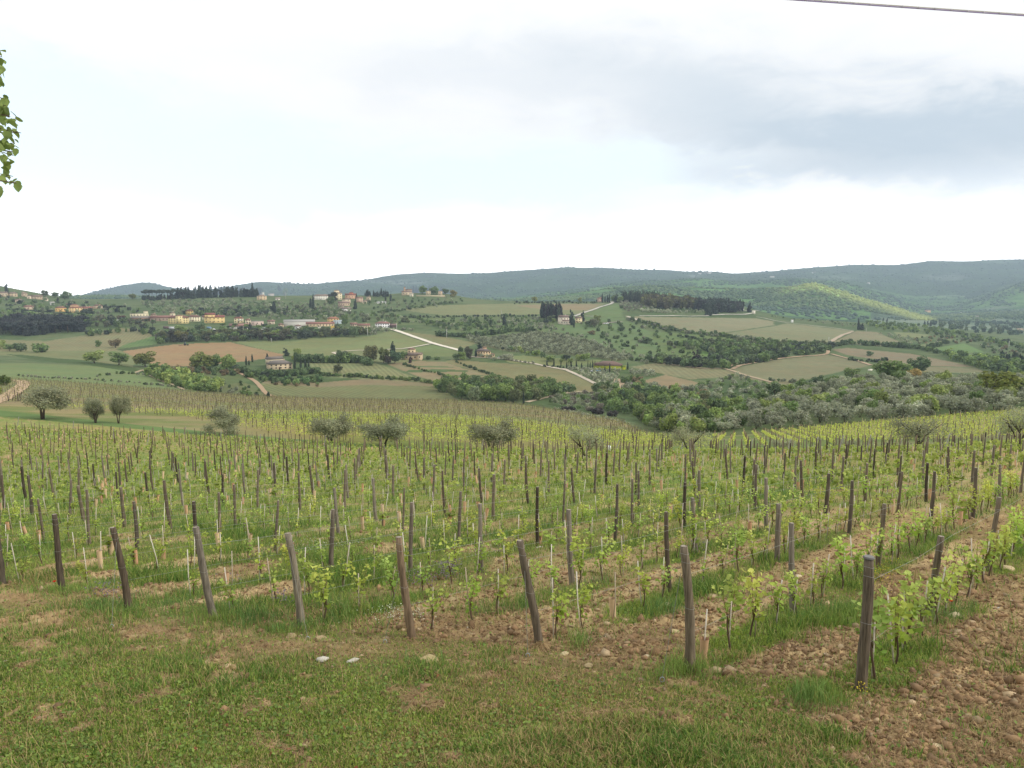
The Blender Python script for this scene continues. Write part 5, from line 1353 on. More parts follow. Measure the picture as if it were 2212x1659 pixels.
# --- villa with the lookout tower (middle)
for a in [("conifer",1037,753,13,13,DK2,"dark conifer behind the villa with the lookout roof"),("cypress",1028,771,18,6,DK2,"dark cypress at the left wall of the lookout villa"),("pine",1086,766,18,9,DK2,"dark flat-topped pine right of the lookout villa"),
          ("broadleaf",995,762,16,12,G4,"green tree where the white road meets the villa"),("broadleaf",985,777,14,16,G4,"dark leafy tree left of the lookout villa, lowest"),("broadleaf",1000,777,18,18,G1,"bright green tree left of the lookout villa"),
          ("broadleaf",1010,768,20,20,(104,104,80),"greyish tree behind the bright green one by the villa"),("broadleaf",1013,775,16,14,(98,96,78),"brownish round tree near the villa cypress"),("cypress",1089,706,26,9,DK2,"broad dark cypress above the olive grove")]: T(*a)
for k, (x, y, h) in enumerate([(700,590,9),(745,596,9),(820,600,9),(890,605,9),(965,640,10),(1075,615,9),(1120,625,11),(1160,628,12),(1200,635,12),(1235,625,13),(1255,650,8),(1330,665,6),(1400,675,5),(1480,690,6),(1550,692,5),(1615,705,7)]):
    (u, v), = z5((x, y)); T('olive', u, v, h, h*1.3, OL, f"small olive along the pale road past the lookout villa, {ordn(k+1)} from the left", "olives along the pale road")
# --- cypress alley and yellow building
for k, (x, t0, b, w) in enumerate([(85,185,292,26),(205,160,302,26),(325,180,312,16),(425,225,350,28),(460,240,300,12),(500,215,348,34),(590,210,360,34),(680,240,372,30),(787,200,330,18),(825,230,325,20),(868,198,380,26),(908,205,262,14),(945,222,250,12),(1078,290,422,28),(1160,240,412,26),(1197,175,242,14),(1470,225,356,28)]):
    (u, v0), (_, v) = z7((x, t0), (x, b)); T('cypress', u, v, v-v0, w*.126, DK2, f"slender dark cypress around the yellow building, {ordn(k+1)} from the left", "cypresses around the yellow building")
for a in [("broadleaf",1190,780,13,24,G1,"light green tree behind the first cypresses of the alley"),("broadleaf",1224,778,13,18,DK,"dark rounded tree behind the fourth cypress of the alley"),("broadleaf",1232,784,11,11,(138,154,84),"pale green small tree between the alley cypresses"),
          ("broadleaf",1249,779,14,14,G3,"fresh green tree above the cypress alley"),("broadleaf",1263,779,17,22,G1,"large fresh green tree above the cypress alley"),("broadleaf",1216,777,12,14,G2,"green tree left of the dark rounded one"),
          ("broadleaf",1212,784,10,9,(140,156,86),"pale young tree between second and third alley cypress"),("bush",1344,797,9,14,(112,140,50),"bright green hedge right of the yellow building")]: T(*a)
line('olive', z7((470,355),(560,365),(680,378),(820,380),(900,395),(1100,400),(1250,400),(1380,395)), 6.5, 8.5, [OL], "small silvery olive planted in front of the yellow building", "olives in front of the yellow building", .15)
line('bush', z7((20,300),(140,305),(260,318),(380,335)), 6, 4, [DK], "low dark hedge plant under the cypress alley", "low hedge under the cypress alley", .2)
line('broadleaf', z5((1230,480),(1380,500),(1560,560),(1700,560),(1800,600)), 9, 12, [G1, G3, G4], "light green tree in the line below the gridded olive grove", "tree line below the gridded olive grove")
fill('olive', z7((620,410),(900,420),(1290,470),(1290,700),(1150,720),(900,560),(700,470)), 5.5, 3.8, [OL], "silvery olive in the wedge plot between the two roads", "olives in the wedge plot between the roads", n=2500)
fill('olive', z7((1520,400),(1900,400),(1920,470),(1520,460)), 5.0, 3.8, [OL, OL2], "olive in the small plot right of the yellow building", "olives in the small plot right of the yellow building", n=700)
fill(['bush'], z7((1370,530),(1480,520),(1700,520),(1720,700),(1620,700),(1600,640),(1380,620)), 6, 4.5, [G2, BRN, G4], "bush around the small open shed", "bushes around the open shed", n=500)
# --- gridded olive grove
def grove(poly, dirv, sp, h, label, group, cols=[OL2]):
    rs = np.random.default_rng(8); d = np.array(dirv)/np.hypot(*dirv); nn = np.array([-d[1], d[0]])
    c, D0 = P(np.mean([p[0] for p in poly]), np.mean([p[1] for p in poly])); i, j = np.meshgrid(np.arange(-45, 46), np.arange(-45, 46))
    xy = np.array([c.x, c.y])+(i.ravel()*sp)[:, None]*d+(j.ravel()*sp)[:, None]*nn+rs.normal(0, sp*.08, (i.size, 2))
    z, u, v, D = ground_z(xy[:, 0], xy[:, 1]); m = in_poly(u, v, poly) & (rs.random(len(u)) > .05)
    for u_, v_, D_ in zip(u[m], v[m], D[m]):
        hh = h*rs.uniform(.8, 1.2)*F/D_; TREES.append(['olive', u_, v_, hh, hh*1.3, np.array(cols[rs.integers(len(cols))])*rs.uniform(.9, 1.1), label, group, False])
grove([(992,724),(1060,730),(1162,718),(1218,726),(1294,747),(1370,774),(1332,782),(1256,768),(1170,764),(1100,759),(1040,747)], (.96, .28), 6.6, 3.9, "round olive in the gridded grove on the far slope", "olives in the gridded grove", [OL2, (122,128,100)])
line(['bush', 'broadleaf'], z5((0,225),(300,240),(600,235),(900,205),(1200,165),(1500,155),(1700,160)), 6, 11, [G4, G4, G2], "dark tree in the hedge above the gridded olive grove", "hedge above the gridded olive grove")
line(['bush'], z4((1500,640),(1700,700),(1900,760),(2100,840),(2212,870)), 6, 7, [G4, G2], "dark bush on the terraces above the grove", "bushes on the terraces")
fill(['bush', 'olive', 'broadleaf'], [(905,700),(1000,690),(1100,684),(1180,690),(1160,708),(1040,716),(960,714)], 9, 5, [G4, OL2, G2, G4], "tree on the bushy terraces above the gridded grove", "trees on the bushy terraces", n=900)
# --- farm with the two big cypresses
for a in [("conifer",1235,702,32,15,DK2,"tallest broad cypress in front of the ivory farm"),("conifer",1258,694,23,11,DK2,"broad cypress at the right end of the ivory farm"),("cypress",1216,692,12,4,DK,"slim cypress left of the ivory farm roof"),
          ("broadleaf",1190,694,14,18,(100,112,78),"grey green tree below the dark cypress grove"),("broadleaf",1197,696,9,12,G1,"bright green bush tree left of the ivory farm"),("broadleaf",1179,697,8,12,DK,"small dark bush below the cypress grove"),
          ("broadleaf",1285,706,18,24,(116,118,90),"grey budding tree right of the ivory farm"),("broadleaf",1272,703,12,16,G4,"dark green tree below the low farm building"),("broadleaf",1290,696,16,16,(132,142,84),"pale green tree right of the low farm building"),
          ("cypress",1240,707,10,4,DK,"small cypress below the ivory farm"),("broadleaf",1341,715,12,18,G4,"dark round tree in the meadow right of the farm"),("broadleaf",1397,741,14,24,G4,"large dark bush in the lower meadow"),
          ("bush",1334,730,7,10,G4,"dark bush alone in the middle of the meadow"),("bush",1357,748,6,11,DK,"dark low bush near the grove edge in the meadow"),("broadleaf",1277,722,9,18,BRN,"brownish shrub at the upper edge of the meadow")]: T(*a)
fill('cypress', [(1168,684),(1212,688),(1210,694),(1180,690)], 2.2, 21, [DK2, DK, (66,62,62)], "dark cypress in the dense grove left of the ivory farm", "cypresses in the grove by the ivory farm", wr=1.1, n=160, jit=.18)
fill(['olive', 'bush'], [(1100,690),(1170,700),(1220,712),(1200,716),(1120,708)], 7, 4, [OL, OL2, G4], "olive on the slope below the cypress grove", "olives below the cypress grove", n=500)
fill(['olive', 'olive', 'bush'], [(1180,716),(1240,722),(1320,745),(1400,772),(1440,782),(1395,788),(1330,760),(1260,738)], 8, 3.8, [OL2, OL, G4], "olive in the loose rows beside the meadow", "loose olives beside the meadow", n=900)
fill(['olive', 'bush', 'bush'], [(1250,700),(1350,690),(1400,700),(1560,722),(1680,738),(1700,750),(1560,760),(1440,776),(1380,760),(1300,735)], 14, 4.2, [OL2, G4, G2, G4], "scattered small tree or bush in the green meadows", "scattered trees in the meadows", n=900)
line(['bush', 'broadleaf'], [(1355,690),(1400,698),(1440,712),(1500,722),(1560,726),(1640,740),(1700,745)], 7, 8, [G4, OL2, G2], "tree in the hedge under the large field", "hedge under the large field")
line('bush', z8((560,1130),(720,1140),(900,1180),(1080,1220),(1250,1260)), 6, 6, [G4, DK], "dark bush in the slanting hedge of the lower meadow", "slanting hedge in the lower meadow")
fill(['broadleaf', 'bush'], [(1385,782),(1440,790),(1500,794),(1570,796),(1620,786),(1700,772),(1790,762),(1800,752),(1700,752),(1620,756),(1560,772),(1500,784),(1440,776)], 8, 8.5, [G4, G2, DK, (112,128,84)], "tree in the band of woods across the middle of the valley", "band of woods across the middle of the valley", n=1500)
T("conifer",1505,792,36,25,(74,68,68),"big dark purplish conifer rising from the band of woods"); T("broadleaf",1532,762,16,12,(64,84,66),"dark bluish tree at the top of the band of woods")
# --- ridge: pink house, wood, white house
for a in [("cypress",1301,653,19,5,DK2,"tallest cypress beside the pink ridge house"),("cypress",1307,653,14,4,DK2,"cypress second right of the pink ridge house"),("cypress",1312,653,16,4,DK2,"cypress third right of the pink ridge house"),
          ("cypress",1316,653,18,4,DK2,"slim cypress furthest right of the pink ridge house"),("conifer",1331,653,19,12,DK2,"dark conifer at the top bend of the ridge road"),("broadleaf",1325,652,15,16,G2,"green tree left of the bend conifer"),("broadleaf",1339,653,14,14,G1,"light green tree right of the bend conifer"),
          ("broadleaf",1155,652,12,13,(150,154,80),"yellow green round tree on the skyline hedge, left"),("broadleaf",1252,652,10,10,(140,146,78),"yellow green tree on the skyline hedge, right"),("bush",1291,652,7,9,DK,"dark bush left of the pink ridge house"),
          ("cypress",1604,672,24,5,DK2,"pointed cypress at the right end of the ridge wood"),("cypress",1598,672,22,4,DK2,"cypress second from the right end of the ridge wood"),("conifer",1618,674,20,12,DK2,"dark conifer right of the white ridge house"),
          ("conifer",1530,681,26,20,DK2,"dark conifer group sticking out below the ridge wood"),("conifer",1545,678,22,16,DK2,"dark conifer beside the lowest one of the ridge wood"),("broadleaf",1342,667,8,9,G4,"small dark tree right of the ridge road"),
          ("bush",1391,671,10,12,G2,"green round tree at the foot of the ridge wood")]: T(*a)
line('bush', [(1112,655),(1180,654),(1240,654),(1290,655)], 6, 4, [G4, DK], "low dark hedge bush on the skyline left of the pink house", "skyline hedge")
fill(['cypress', 'conifer'], [(1345,646),(1400,648),(1440,652),(1440,655),(1390,655),(1345,652)], 7, 17, [DK2, DK, DK], "dark conifer in the left part of the ridge wood", "conifers of the ridge wood", wr=1.0, n=400, jit=.2)
fill(['broadleaf'], [(1385,652),(1440,654),(1500,660),(1505,668),(1440,668),(1395,664)], 6, 17, [(92,88,64), (84,82,64), (106,108,66)], "brownish budding tree in the middle of the ridge wood", "budding trees of the ridge wood", wr=.8, n=600, jit=.15)
fill(['conifer', 'cypress', 'broadleaf'], [(1500,660),(1560,664),(1600,668),(1598,675),(1550,676),(1505,670)], 6, 18, [DK2, DK2, (66,66,64)], "dark tree in the right part of the ridge wood", "dark trees in the right part of the ridge wood", n=500, jit=.2)
line('olive', z8((-60,690),(60,700),(250,715),(430,715)), 4.6, 8.0, [OL], "pale olive in the row under the ridge wood", "olive row under the ridge wood", .1)
fill('olive', z8((430,650),(980,660),(1020,720),(450,720)), 8, 4, [OL2, G4], "olive on the strip under the ridge wood", "olives on the strip under the ridge wood", n=300)
fill('olive', z6((1560,280),(2000,260),(2120,420),(1700,470),(1560,400)), 7, 4, [(132,128,112), OL2], "grey budding orchard tree left of the ridge wood", "orchard left of the ridge wood", n=700)
fill('olive', [(1625,680),(1700,690),(1840,708),(1850,700),(1760,692),(1660,684)], 10, 4, [OL2, G4], "small tree on the slope behind the second field", "small trees behind the second field", n=300)
# --- right side
T("cypress",1854,712,24,6,DK2,"lone tall cypress at the corner of the fields on the right"); T("conifer",1861,712,14,13,DK2,"dark low conifer leaning on the lone tall cypress")
fill(['broadleaf'], [(1868,694),(1930,698),(2000,706),(2060,716),(2110,728),(2212,748),(2212,756),(2090,736),(2000,722),(1930,716),(1880,708)], 10, 7, [G2, G4, (104,128,74), G1], "tree on the wooded slope falling towards the far valley", "trees on the wooded slope at the right", n=1400)
for a in [("cypress",1908,695,9,4,DK2,"small skyline cypress, first on the right slope"),("cypress",1916,695,8,4,DK2,"small skyline cypress, second on the right slope"),("cypress",1997,704,11,5,DK2,"dark cypress at the left of the far knoll"),("cypress",2004,703,10,4,DK2,"dark cypress in the middle of the far knoll"),("cypress",2010,704,12,5,DK2,"dark cypress at the right of the far knoll"),
          ("broadleaf",2172,744,14,14,DK,"dark tree on the upper right slope"),("broadleaf",2144,735,8,16,DK2,"low dark spreading tree on the upper right slope"),("broadleaf",2046,732,9,11,G4,"small green tree above the green patch"),("cypress",2164,779,22,7,DK2,"dark pointed conifer in the wood at the right edge"),
          ("broadleaf",1880,769,11,16,(112,132,96),"pale round tree in the dark ploughed field"),("cypress",2175,806,16,5,DK2,"small dark cypress rising from the right woods")]: T(*a)
line(['bush', 'broadleaf'], [(1822,744),(1860,745),(1920,748),(1970,752),(2010,760),(2050,768),(2090,782),(2130,794)], 6, 11, [G4, G2, G4], "tree in the long dark hedge between the right fields", "long dark hedge between the right fields")
line('bush', [(1775,750),(1800,748),(1830,745)], 6, 9, [G4], "dark bush at the left end of the long hedge", "left end of the long hedge")
line('bush', [(1835,778),(1860,780),(1900,782),(1915,778)], 6, 7, [G4, DK], "dark bush under the pale round tree", "dark bushes in the ploughed field")
line('bush', z6((1740,1300),(1860,1310),(2000,1340),(2150,1330)), 6, 6, [G4, G2], "bush beside the long tan track", "bushes beside the long tan track")
line(['broadleaf', 'bush'], [(1665,822),(1700,826),(1740,828),(1780,826)], 8, 7, [G4, OL2], "bush below the dark front field", "bushes below the dark front field")
fill(['broadleaf'], [(2040,768),(2090,772),(2150,784),(2240,790),(2260,812),(2180,812),(2120,800),(2080,786)], 8, 8, [G2, G1, G4], "tree in the thick woods at the right edge", "thick woods at the right edge", n=900)
line('cypress', [(2160,784),(2240,790)], 6, 24, [DK, (62,84,66)], "dark conifer in the row at the right edge", "conifer row at the right edge", .2, 1.6)
line(['bush'], [(2004,752),(2030,746),(2056,738)], 6, 9, [G4], "dark bush between the two green patches at the right", "bushes between the green patches")
fill(['olive', 'bush'], [(1960,730),(2060,726),(2212,752),(2260,770),(2140,764),(2100,742),(2000,745)], 11, 4, [OL2, BRN, G4], "small grey tree on the mottled right slope", "small trees on the mottled right slope", n=700)
fill(['olive'], [(1890,718),(1960,728),(1990,745),(1970,748),(1900,722)], 9, 3.8, [OL2], "olive behind the right fields", "olives behind the right fields", n=250)
line('bush', z8((0,880),(300,980),(480,1010),(700,1060),(1000,1090),(1200,1110),(1500,1140),(1900,1170),(2212,1200)), 7, 7, [OL2, G4, G2, G1], "bush along the lower edge of the large field", "bushes along the lower edge of the large field")
fill(['broadleaf', 'bush'], [(1440,745),(1520,742),(1600,738),(1700,744),(1780,742),(1780,752),(1690,750),(1610,752),(1550,766)], 8, 6.5, [G4, G2, (118,126,92)], "tree in the mixed scrub behind the band of woods", "mixed scrub behind the band of woods", n=900)
# --- woods in the valley behind the brown vineyard
fill(['broadleaf'], [(945,842),(985,862),(1040,866),(1110,870),(1180,864),(1240,846),(1190,838),(1120,840),(1040,836),(980,832)], 6.5, 9, [G1, G2, G4, G2, (118,126,84)], "leafy tree in the woods behind the brown vineyard", "woods behind the brown vineyard", n=1600, jit=.3)
T("broadleaf",1021,868,34,30,(140,152,118),"pale silvery poplar in the woods behind the brown vineyard"); T("cypress",1131,873,28,5,DK2,"thin dark cypress beside the pale lane in the valley")
fill(['broadleaf'], [(1275,850),(1330,846),(1400,850),(1490,858),(1560,872),(1590,892),(1585,905),(1560,925),(1500,930),(1430,928),(1395,918),(1370,900),(1320,890),(1290,872)], 7.0, 7.4, [G1, G2, G4, OL2, G1, (128,132,92)], "leafy tree in the ravine woods right of the centre", "ravine woods right of the centre", n=3000, jit=.3)
fill(['bush'], [(1395,918),(1430,930),(1500,934),(1560,932),(1570,922),(1480,925),(1420,910)], 5, 4.5, [G3, G1, G2], "bright bush at the near edge of the ravine woods", "bushes at the near edge of the ravine woods", n=500)
T("bush",1229,889,13,38,(70,66,62),"low dark brown thicket at the edge of the brown vineyard, left"); T("bush",1292,895,15,38,(72,68,64),"low dark brown thicket at the edge of the brown vineyard, middle"); T("bush",1322,899,15,28,(78,76,68),"low dark brown thicket at the edge of the brown vineyard, right")
T("broadleaf",1475,903,28,40,(102,132,66),"large deep green tree bulging from the ravine woods")
fill(['olive', 'bush'], [(1185,862),(1240,852),(1300,856),(1300,884),(1270,888),(1230,884),(1195,874)], 6, 3.6, [(140,134,118), OL2, G2], "grey shrub on the rough ground above the brown vineyard", "grey shrubs above the brown vineyard", n=800)
line('olive', [(1200,885),(1245,894),(1300,905),(1360,918)], 7, 7, [OL], "low silvery shrub along the edge of the brown vineyard", "silvery shrubs along the brown vineyard")
# --- olive hill at the right
fill('olive', [(1405,930),(1500,934),(1700,926),(1927,910),(2060,899),(2260,884),(2260,830),(2100,822),(1990,818),(1850,824),(1700,856),(1600,890),(1500,915)], 6.9, 4.6, [OL, OL2, OL, (152,158,130)], "grey green olive on the dense hillside at the right", "olives on the dense hillside at the right", n=9000, wr=1.1)
fill(['broadleaf','bush'], [(1420,935),(1700,915),(1927,895),(2212,872),(2260,835),(2100,826),(1990,822),(1850,830),(1700,862),(1600,895)], 15, 5.8, [G1, G3, G2, G3], "small fresh green tree scattered among the olives on the right hill", "fresh green trees among the olives", n=2500, wr=1.0)
for k, (u, v, h, w, c) in enumerate([(1863,884,30,28,G2),(1896,868,20,18,G3),(1926,876,28,42,G1),(1949,842,24,20,G2),(1975,844,16,14,G3),(1915,819,42,60,G2),(1960,810,26,32,G1),(1985,808,40,46,G4),(1974,822,30,30,(170,150,92)),(2008,820,18,38,(166,158,96)),(2148,858,56,78,(126,134,58)),(2205,850,38,52,G3),(2074,846,20,42,(124,136,70)),(2065,864,10,16,G1),(1840,816,22,32,G1),(1795,836,26,34,G2),(1766,838,28,30,G4),(1730,848,30,34,G2),(1700,856,28,28,G1),(1672,862,34,34,G4),(1645,872,30,30,G2),(1618,884,28,28,G1),(1599,920,26,28,G2),(1560,902,22,28,G3),(1700,888,18,24,G3),(1640,900,16,20,G1),(1475,922,16,18,G3),(1740,872,14,20,G3),(2120,850,24,34,G2),(2180,866,30,36,(110,122,54)),(1822,870,16,22,G3),(2010,858,14,20,G2),(2212,822,22,40,G3),(2100,838,18,30,G2)]):
    T('broadleaf', u, v, h, w, c, f"green broadleaf tree among the olives on the right hill, {ordn(k+1)} in the group", "broadleaf trees on the olive hill")
fill(['olive', 'bush', 'olive'], [(1500,838),(1590,812),(1680,836),(1640,862),(1560,866),(1500,852)], 7, 4, [OL, OL2, G2], "grey olive on the rough ground below the dark field", "olives below the dark field", n=900)
fill(['olive', 'bush'], [(1370,842),(1500,842),(1540,860),(1480,856),(1380,852)], 6.5, 4.2, [OL, OL2, BRN], "grey olive right of the open shed", "olives right of the open shed", n=500)
fill('bush', [(430,818),(520,826),(575,850),(560,858),(440,846)], 9, 2.4, [G4, OL2, G2], "low shrub on the grassy patch left of the brown track", "low shrubs left of the brown track", n=260)
fill('broadleaf', [(2010,700),(2100,694),(2260,700),(2260,728),(2120,722),(2040,712)], 34, 11, [(92,112,84),(78,100,80),(110,126,92)], "hazy tree clump in the far valley at the right edge", "hazy tree clumps in the far valley", n=700)
# --- village side
fill(['conifer', 'pine'], [(-20,722),(60,726),(120,720),(185,716),(182,704),(110,698),(40,700),(-20,702)], 7.5, 14, [(62,70,66), (70,76,68), (60,62,64)], "dark pine in the wood at the left below the hill village", "dark pines of the left wood", n=1500, jit=.15, wr=1.1)
fill(['broadleaf', 'pine', 'bush'], [(-20,680),(100,684),(180,688),(240,690),(330,700),(330,712),(250,708),(190,706),(100,696),(-20,700)], 10, 8, [G4, DK, G2, (96,98,76)], "mixed tree on the slope around the left houses", "mixed trees around the left houses", n=900)
fill(['broadleaf', 'bush', 'olive'], [(-20,640),(60,648),(170,654),(300,664),(300,680),(180,678),(60,672),(-20,675)], 15, 5.5, [G4, OL2, G2, DK], "small tree on the slope of the hill village", "small trees on the hill village slope", n=900)
fill('olive', [(300,652),(500,648),(560,652),(640,655),(720,662),(760,670),(720,690),(620,692),(480,684),(330,676)], 11, 5, [OL2, (118,120,98), OL2, G4], "olive on the wide slope under the row of pines", "olives on the slope under the pines", n=2500)
fill(['bush', 'broadleaf'], [(390,672),(560,668),(640,672),(640,684),(520,684),(400,680)], 14, 7, [G4, G2, DK], "green tree on the olive slope above the village", "green trees on the olive slope", n=500)
fill(['broadleaf', 'bush', 'conifer'], [(185,722),(250,714),(330,714),(350,722),(340,728),(280,716),(200,726)], 8, 6.5, [G4, G2, DK], "green tree in front of the left houses", "green trees in front of the left houses", n=600)
fill(['broadleaf', 'broadleaf', 'bush', 'pine'], [(340,742),(345,728),(400,722),(470,722),(540,724),(640,722),(700,722),(760,720),(800,718),(800,724),(700,729),(610,736),(490,737),(383,741)], 7.0, 9, [G4, G2, (110,116,74), DK, (92,92,72)], "tree in the green belt in front of the village", "green belt in front of the village", n=1500)
fill(['broadleaf', 'pine', 'bush'], [(470,712),(560,712),(640,714),(740,714),(740,718),(600,720),(480,718)], 12, 8, [G4, DK, G2], "tree between the village houses", "trees between the village houses", n=300)
fill(['olive', 'bush'], [(800,708),(850,712),(900,716),(870,710),(820,722),(790,724),(780,716)], 7, 3.6, [OL2, OL], "grey olive below the white house by the road", "olives below the white house", n=300)
fill(['broadleaf', 'bush', 'olive'], [(640,664),(760,676),(860,684),(900,700),(840,700),(760,692),(660,690)], 12, 6.5, [G4, OL2, G2, (112,118,84)], "tree on the slope below the upper village", "trees below the upper village", n=700)
fill(['bush', 'olive'], [(780,652),(960,642),(1010,650),(960,662),(880,672),(800,668)], 16, 4.5, [G4, OL2], "scattered bush on the church hill", "scattered bushes on the church hill", n=400)
line(['bush'], z4((950,580),(1200,560),(1400,540),(1700,490),(1900,440),(2212,410)), 6, 6, [G4, G2], "bush in the hedge climbing the church hill", "hedge climbing the church hill")
line(['bush'], [(860,686),(960,685),(1100,683),(1160,684)], 6, 4.5, [G4, DK], "low dark bush along the terrace road", "dark bushes along the terrace road")
line(['olive', 'bush'], [(880,696),(940,698),(990,702),(1060,706),(1100,708)], 6, 6, [G4, OL2, G4], "bush on the middle terrace", "bushes on the middle terrace")
line('pine', [(311,647),(325,647),(338,646),(350,646),(362,646),(374,645),(386,645),(398,645)], 6.5, 21, [DK2, DK], "umbrella pine in the long row on the left skyline", "umbrella pines on the left skyline", .06, .8)
line('cypress', [(308,648),(330,648),(360,646),(400,645)], 6, 11, [DK2], "dark undergrowth conifer beneath the umbrella pines", "conifers beneath the umbrella pines", .2, 2.4)
line('cypress', [(385,644),(420,642),(480,640),(560,640)], 4.2, 20, [DK2, DK2, DK], "dark cypress in the long row on the left skyline", "cypresses on the left skyline", .3, 1.5)
line(['conifer', 'pine'], [(400,644),(440,642),(500,641),(550,641)], 7, 17, [DK2, DK], "dark pine between the skyline cypresses", "pines between the skyline cypresses", .15)
for a in [("cypress",546,641,32,6,DK2,"tallest cypress of the left skyline row"),("cypress",592,676,25,11,DK2,"thick dark cypress on the olive slope above the village"),("cypress",621,671,11,5,(84,70,66),"small brownish cypress on the olive slope"),("cypress",671,669,26,7,DK2,"left cypress of a pair below the long white building"),
          ("cypress",677,667,32,6,DK2,"right taller cypress of a pair below the long white building"),("broadleaf",718,650,20,22,(78,84,66),"dark brown tree covering the long white building"),("broadleaf",712,656,16,20,G2,"green tree below the dark brown tree by the white building"),("cypress",770,650,17,4.5,DK2,"tall cypress between the upper village roofs"),
          ("conifer",768,667,19,11,DK2,"dark cypress mass below the upper village"),("cypress",844,650,15,5,DK2,"slim cypress right of the village conifer wood"),("cypress",833,651,11,5,DK2,"shorter cypress next to the slim one by the wood"),("broadleaf",836,675,12,8,G4,"small dark tree alone on the green hillside"),
          ("cypress",893,632,18,6.5,DK2,"left of three cypresses beside the church"),("cypress",899,632,19,5,DK2,"middle and tallest of three cypresses beside the church"),("cypress",903,631,14,3,DK2,"right and thinnest of three cypresses beside the church"),
          ("broadleaf",912,634,18,19,G2,"round green tree next to the church cypresses"),("broadleaf",937,635,18,18,G2,"second round green tree on the church hill"),("conifer",926,624,11,8,DK2,"dark conifer between the two round green trees"),("conifer",954,626,12,13,DK2,"dark conifer right of the second round tree"),("broadleaf",962,635,12,16,G4,"dark green tree on the right shoulder of the church hill"),
          ("broadleaf",981,641,15,18,(140,134,78),"yellow brown tree at the right end of the church hill"),("conifer",603,626,13,8,DK2,"dark conifer behind the upper stone house"),("broadleaf",615,638,18,12,G1,"light green tree right of the upper stone house"),("broadleaf",553,638,22,26,(80,92,62),"rounded tree at the end of the skyline row"),
          ("conifer",516,689,14,11,DK,"dark conifer behind the small balcony house"),("conifer",469,688,14,9,DK,"dark tree behind the large yellow house"),("cypress",418,690,10,6,DK,"dark cypress above the ivory house"),("broadleaf",433,716,20,22,G4,"dark green tree before the ivory house"),
          ("broadleaf",395,722,20,30,G1,"light green trees in front of the yellow apartment house"),("broadleaf",352,735,22,22,(112,116,74),"olive green tree at the corner of the ploughed field"),("broadleaf",375,738,26,20,(84,84,72),"dark bare tree at the edge of the ploughed field"),("broadleaf",392,738,24,28,(126,124,72),"yellow brown tree at the edge of the ploughed field"),
          ("conifer",413,732,16,14,DK,"round dark conifer behind the ploughed field"),("broadleaf",596,733,22,20,G1,"bright green pointed tree in the belt before the warehouse"),("broadleaf",618,728,20,18,(124,124,92),"grey green tree left of the small white house"),("broadleaf",745,704,26,14,G2,"tall green tree right of the light blue building"),
          ("broadleaf",765,728,24,22,G4,"dense dark green tree before the red roofed school"),("broadleaf",703,728,24,20,(108,116,86),"grey green tree before the yellow flat building"),("pine",492,715,12,22,DK,"flat-topped dark pine before the pink roofed hall"),("conifer",541,713,18,10,DK,"dark conifer right of the pink roofed hall"),
          ("conifer",14,632,20,9,DK2,"dark windswept cypress on the left skyline"),("cypress",125,654,11,5,DK2,"small dark cypress above the orange houses"),("broadleaf",97,640,14,14,(92,104,72),"dark round tree on the left skyline"),("broadleaf",119,642,12,14,G4,"second round tree on the left skyline"),
          ("broadleaf",148,644,16,20,G2,"light topped tree on the left skyline"),("broadleaf",140,646,12,16,G4,"lower green tree on the left skyline"),("broadleaf",188,686,22,26,(70,82,68),"dark domed pine in front of the red roofed houses"),("broadleaf",287,646,12,15,(132,140,78),"small light tree left of the pine row"),
          ("pine",258,674,15,34,(70,80,62),"wide dark pine behind the ruined ivory house"),("pine",235,674,13,22,(72,80,62),"dark pine left of the wide one"),("bush",263,690,12,18,(110,84,72),"reddish brown tree left of the ruined ivory house"),("broadleaf",216,693,14,22,(124,122,96),"pale grey budding tree below the left pines")]: T(*a)
line(['conifer', 'cypress'], z4((720,290),(850,300),(980,300),(1130,300)), 4.5, 13, [DK, DK2], "dark conifer in the wood right of the upper village", "conifers right of the upper village", .3, 1.2)
line(['conifer', 'pine'], [(20,676),(60,678),(110,682),(150,684)], 9, 12, [DK, (66,74,66)], "dark pine below the first yellow house", "dark pines below the first yellow house", .2)

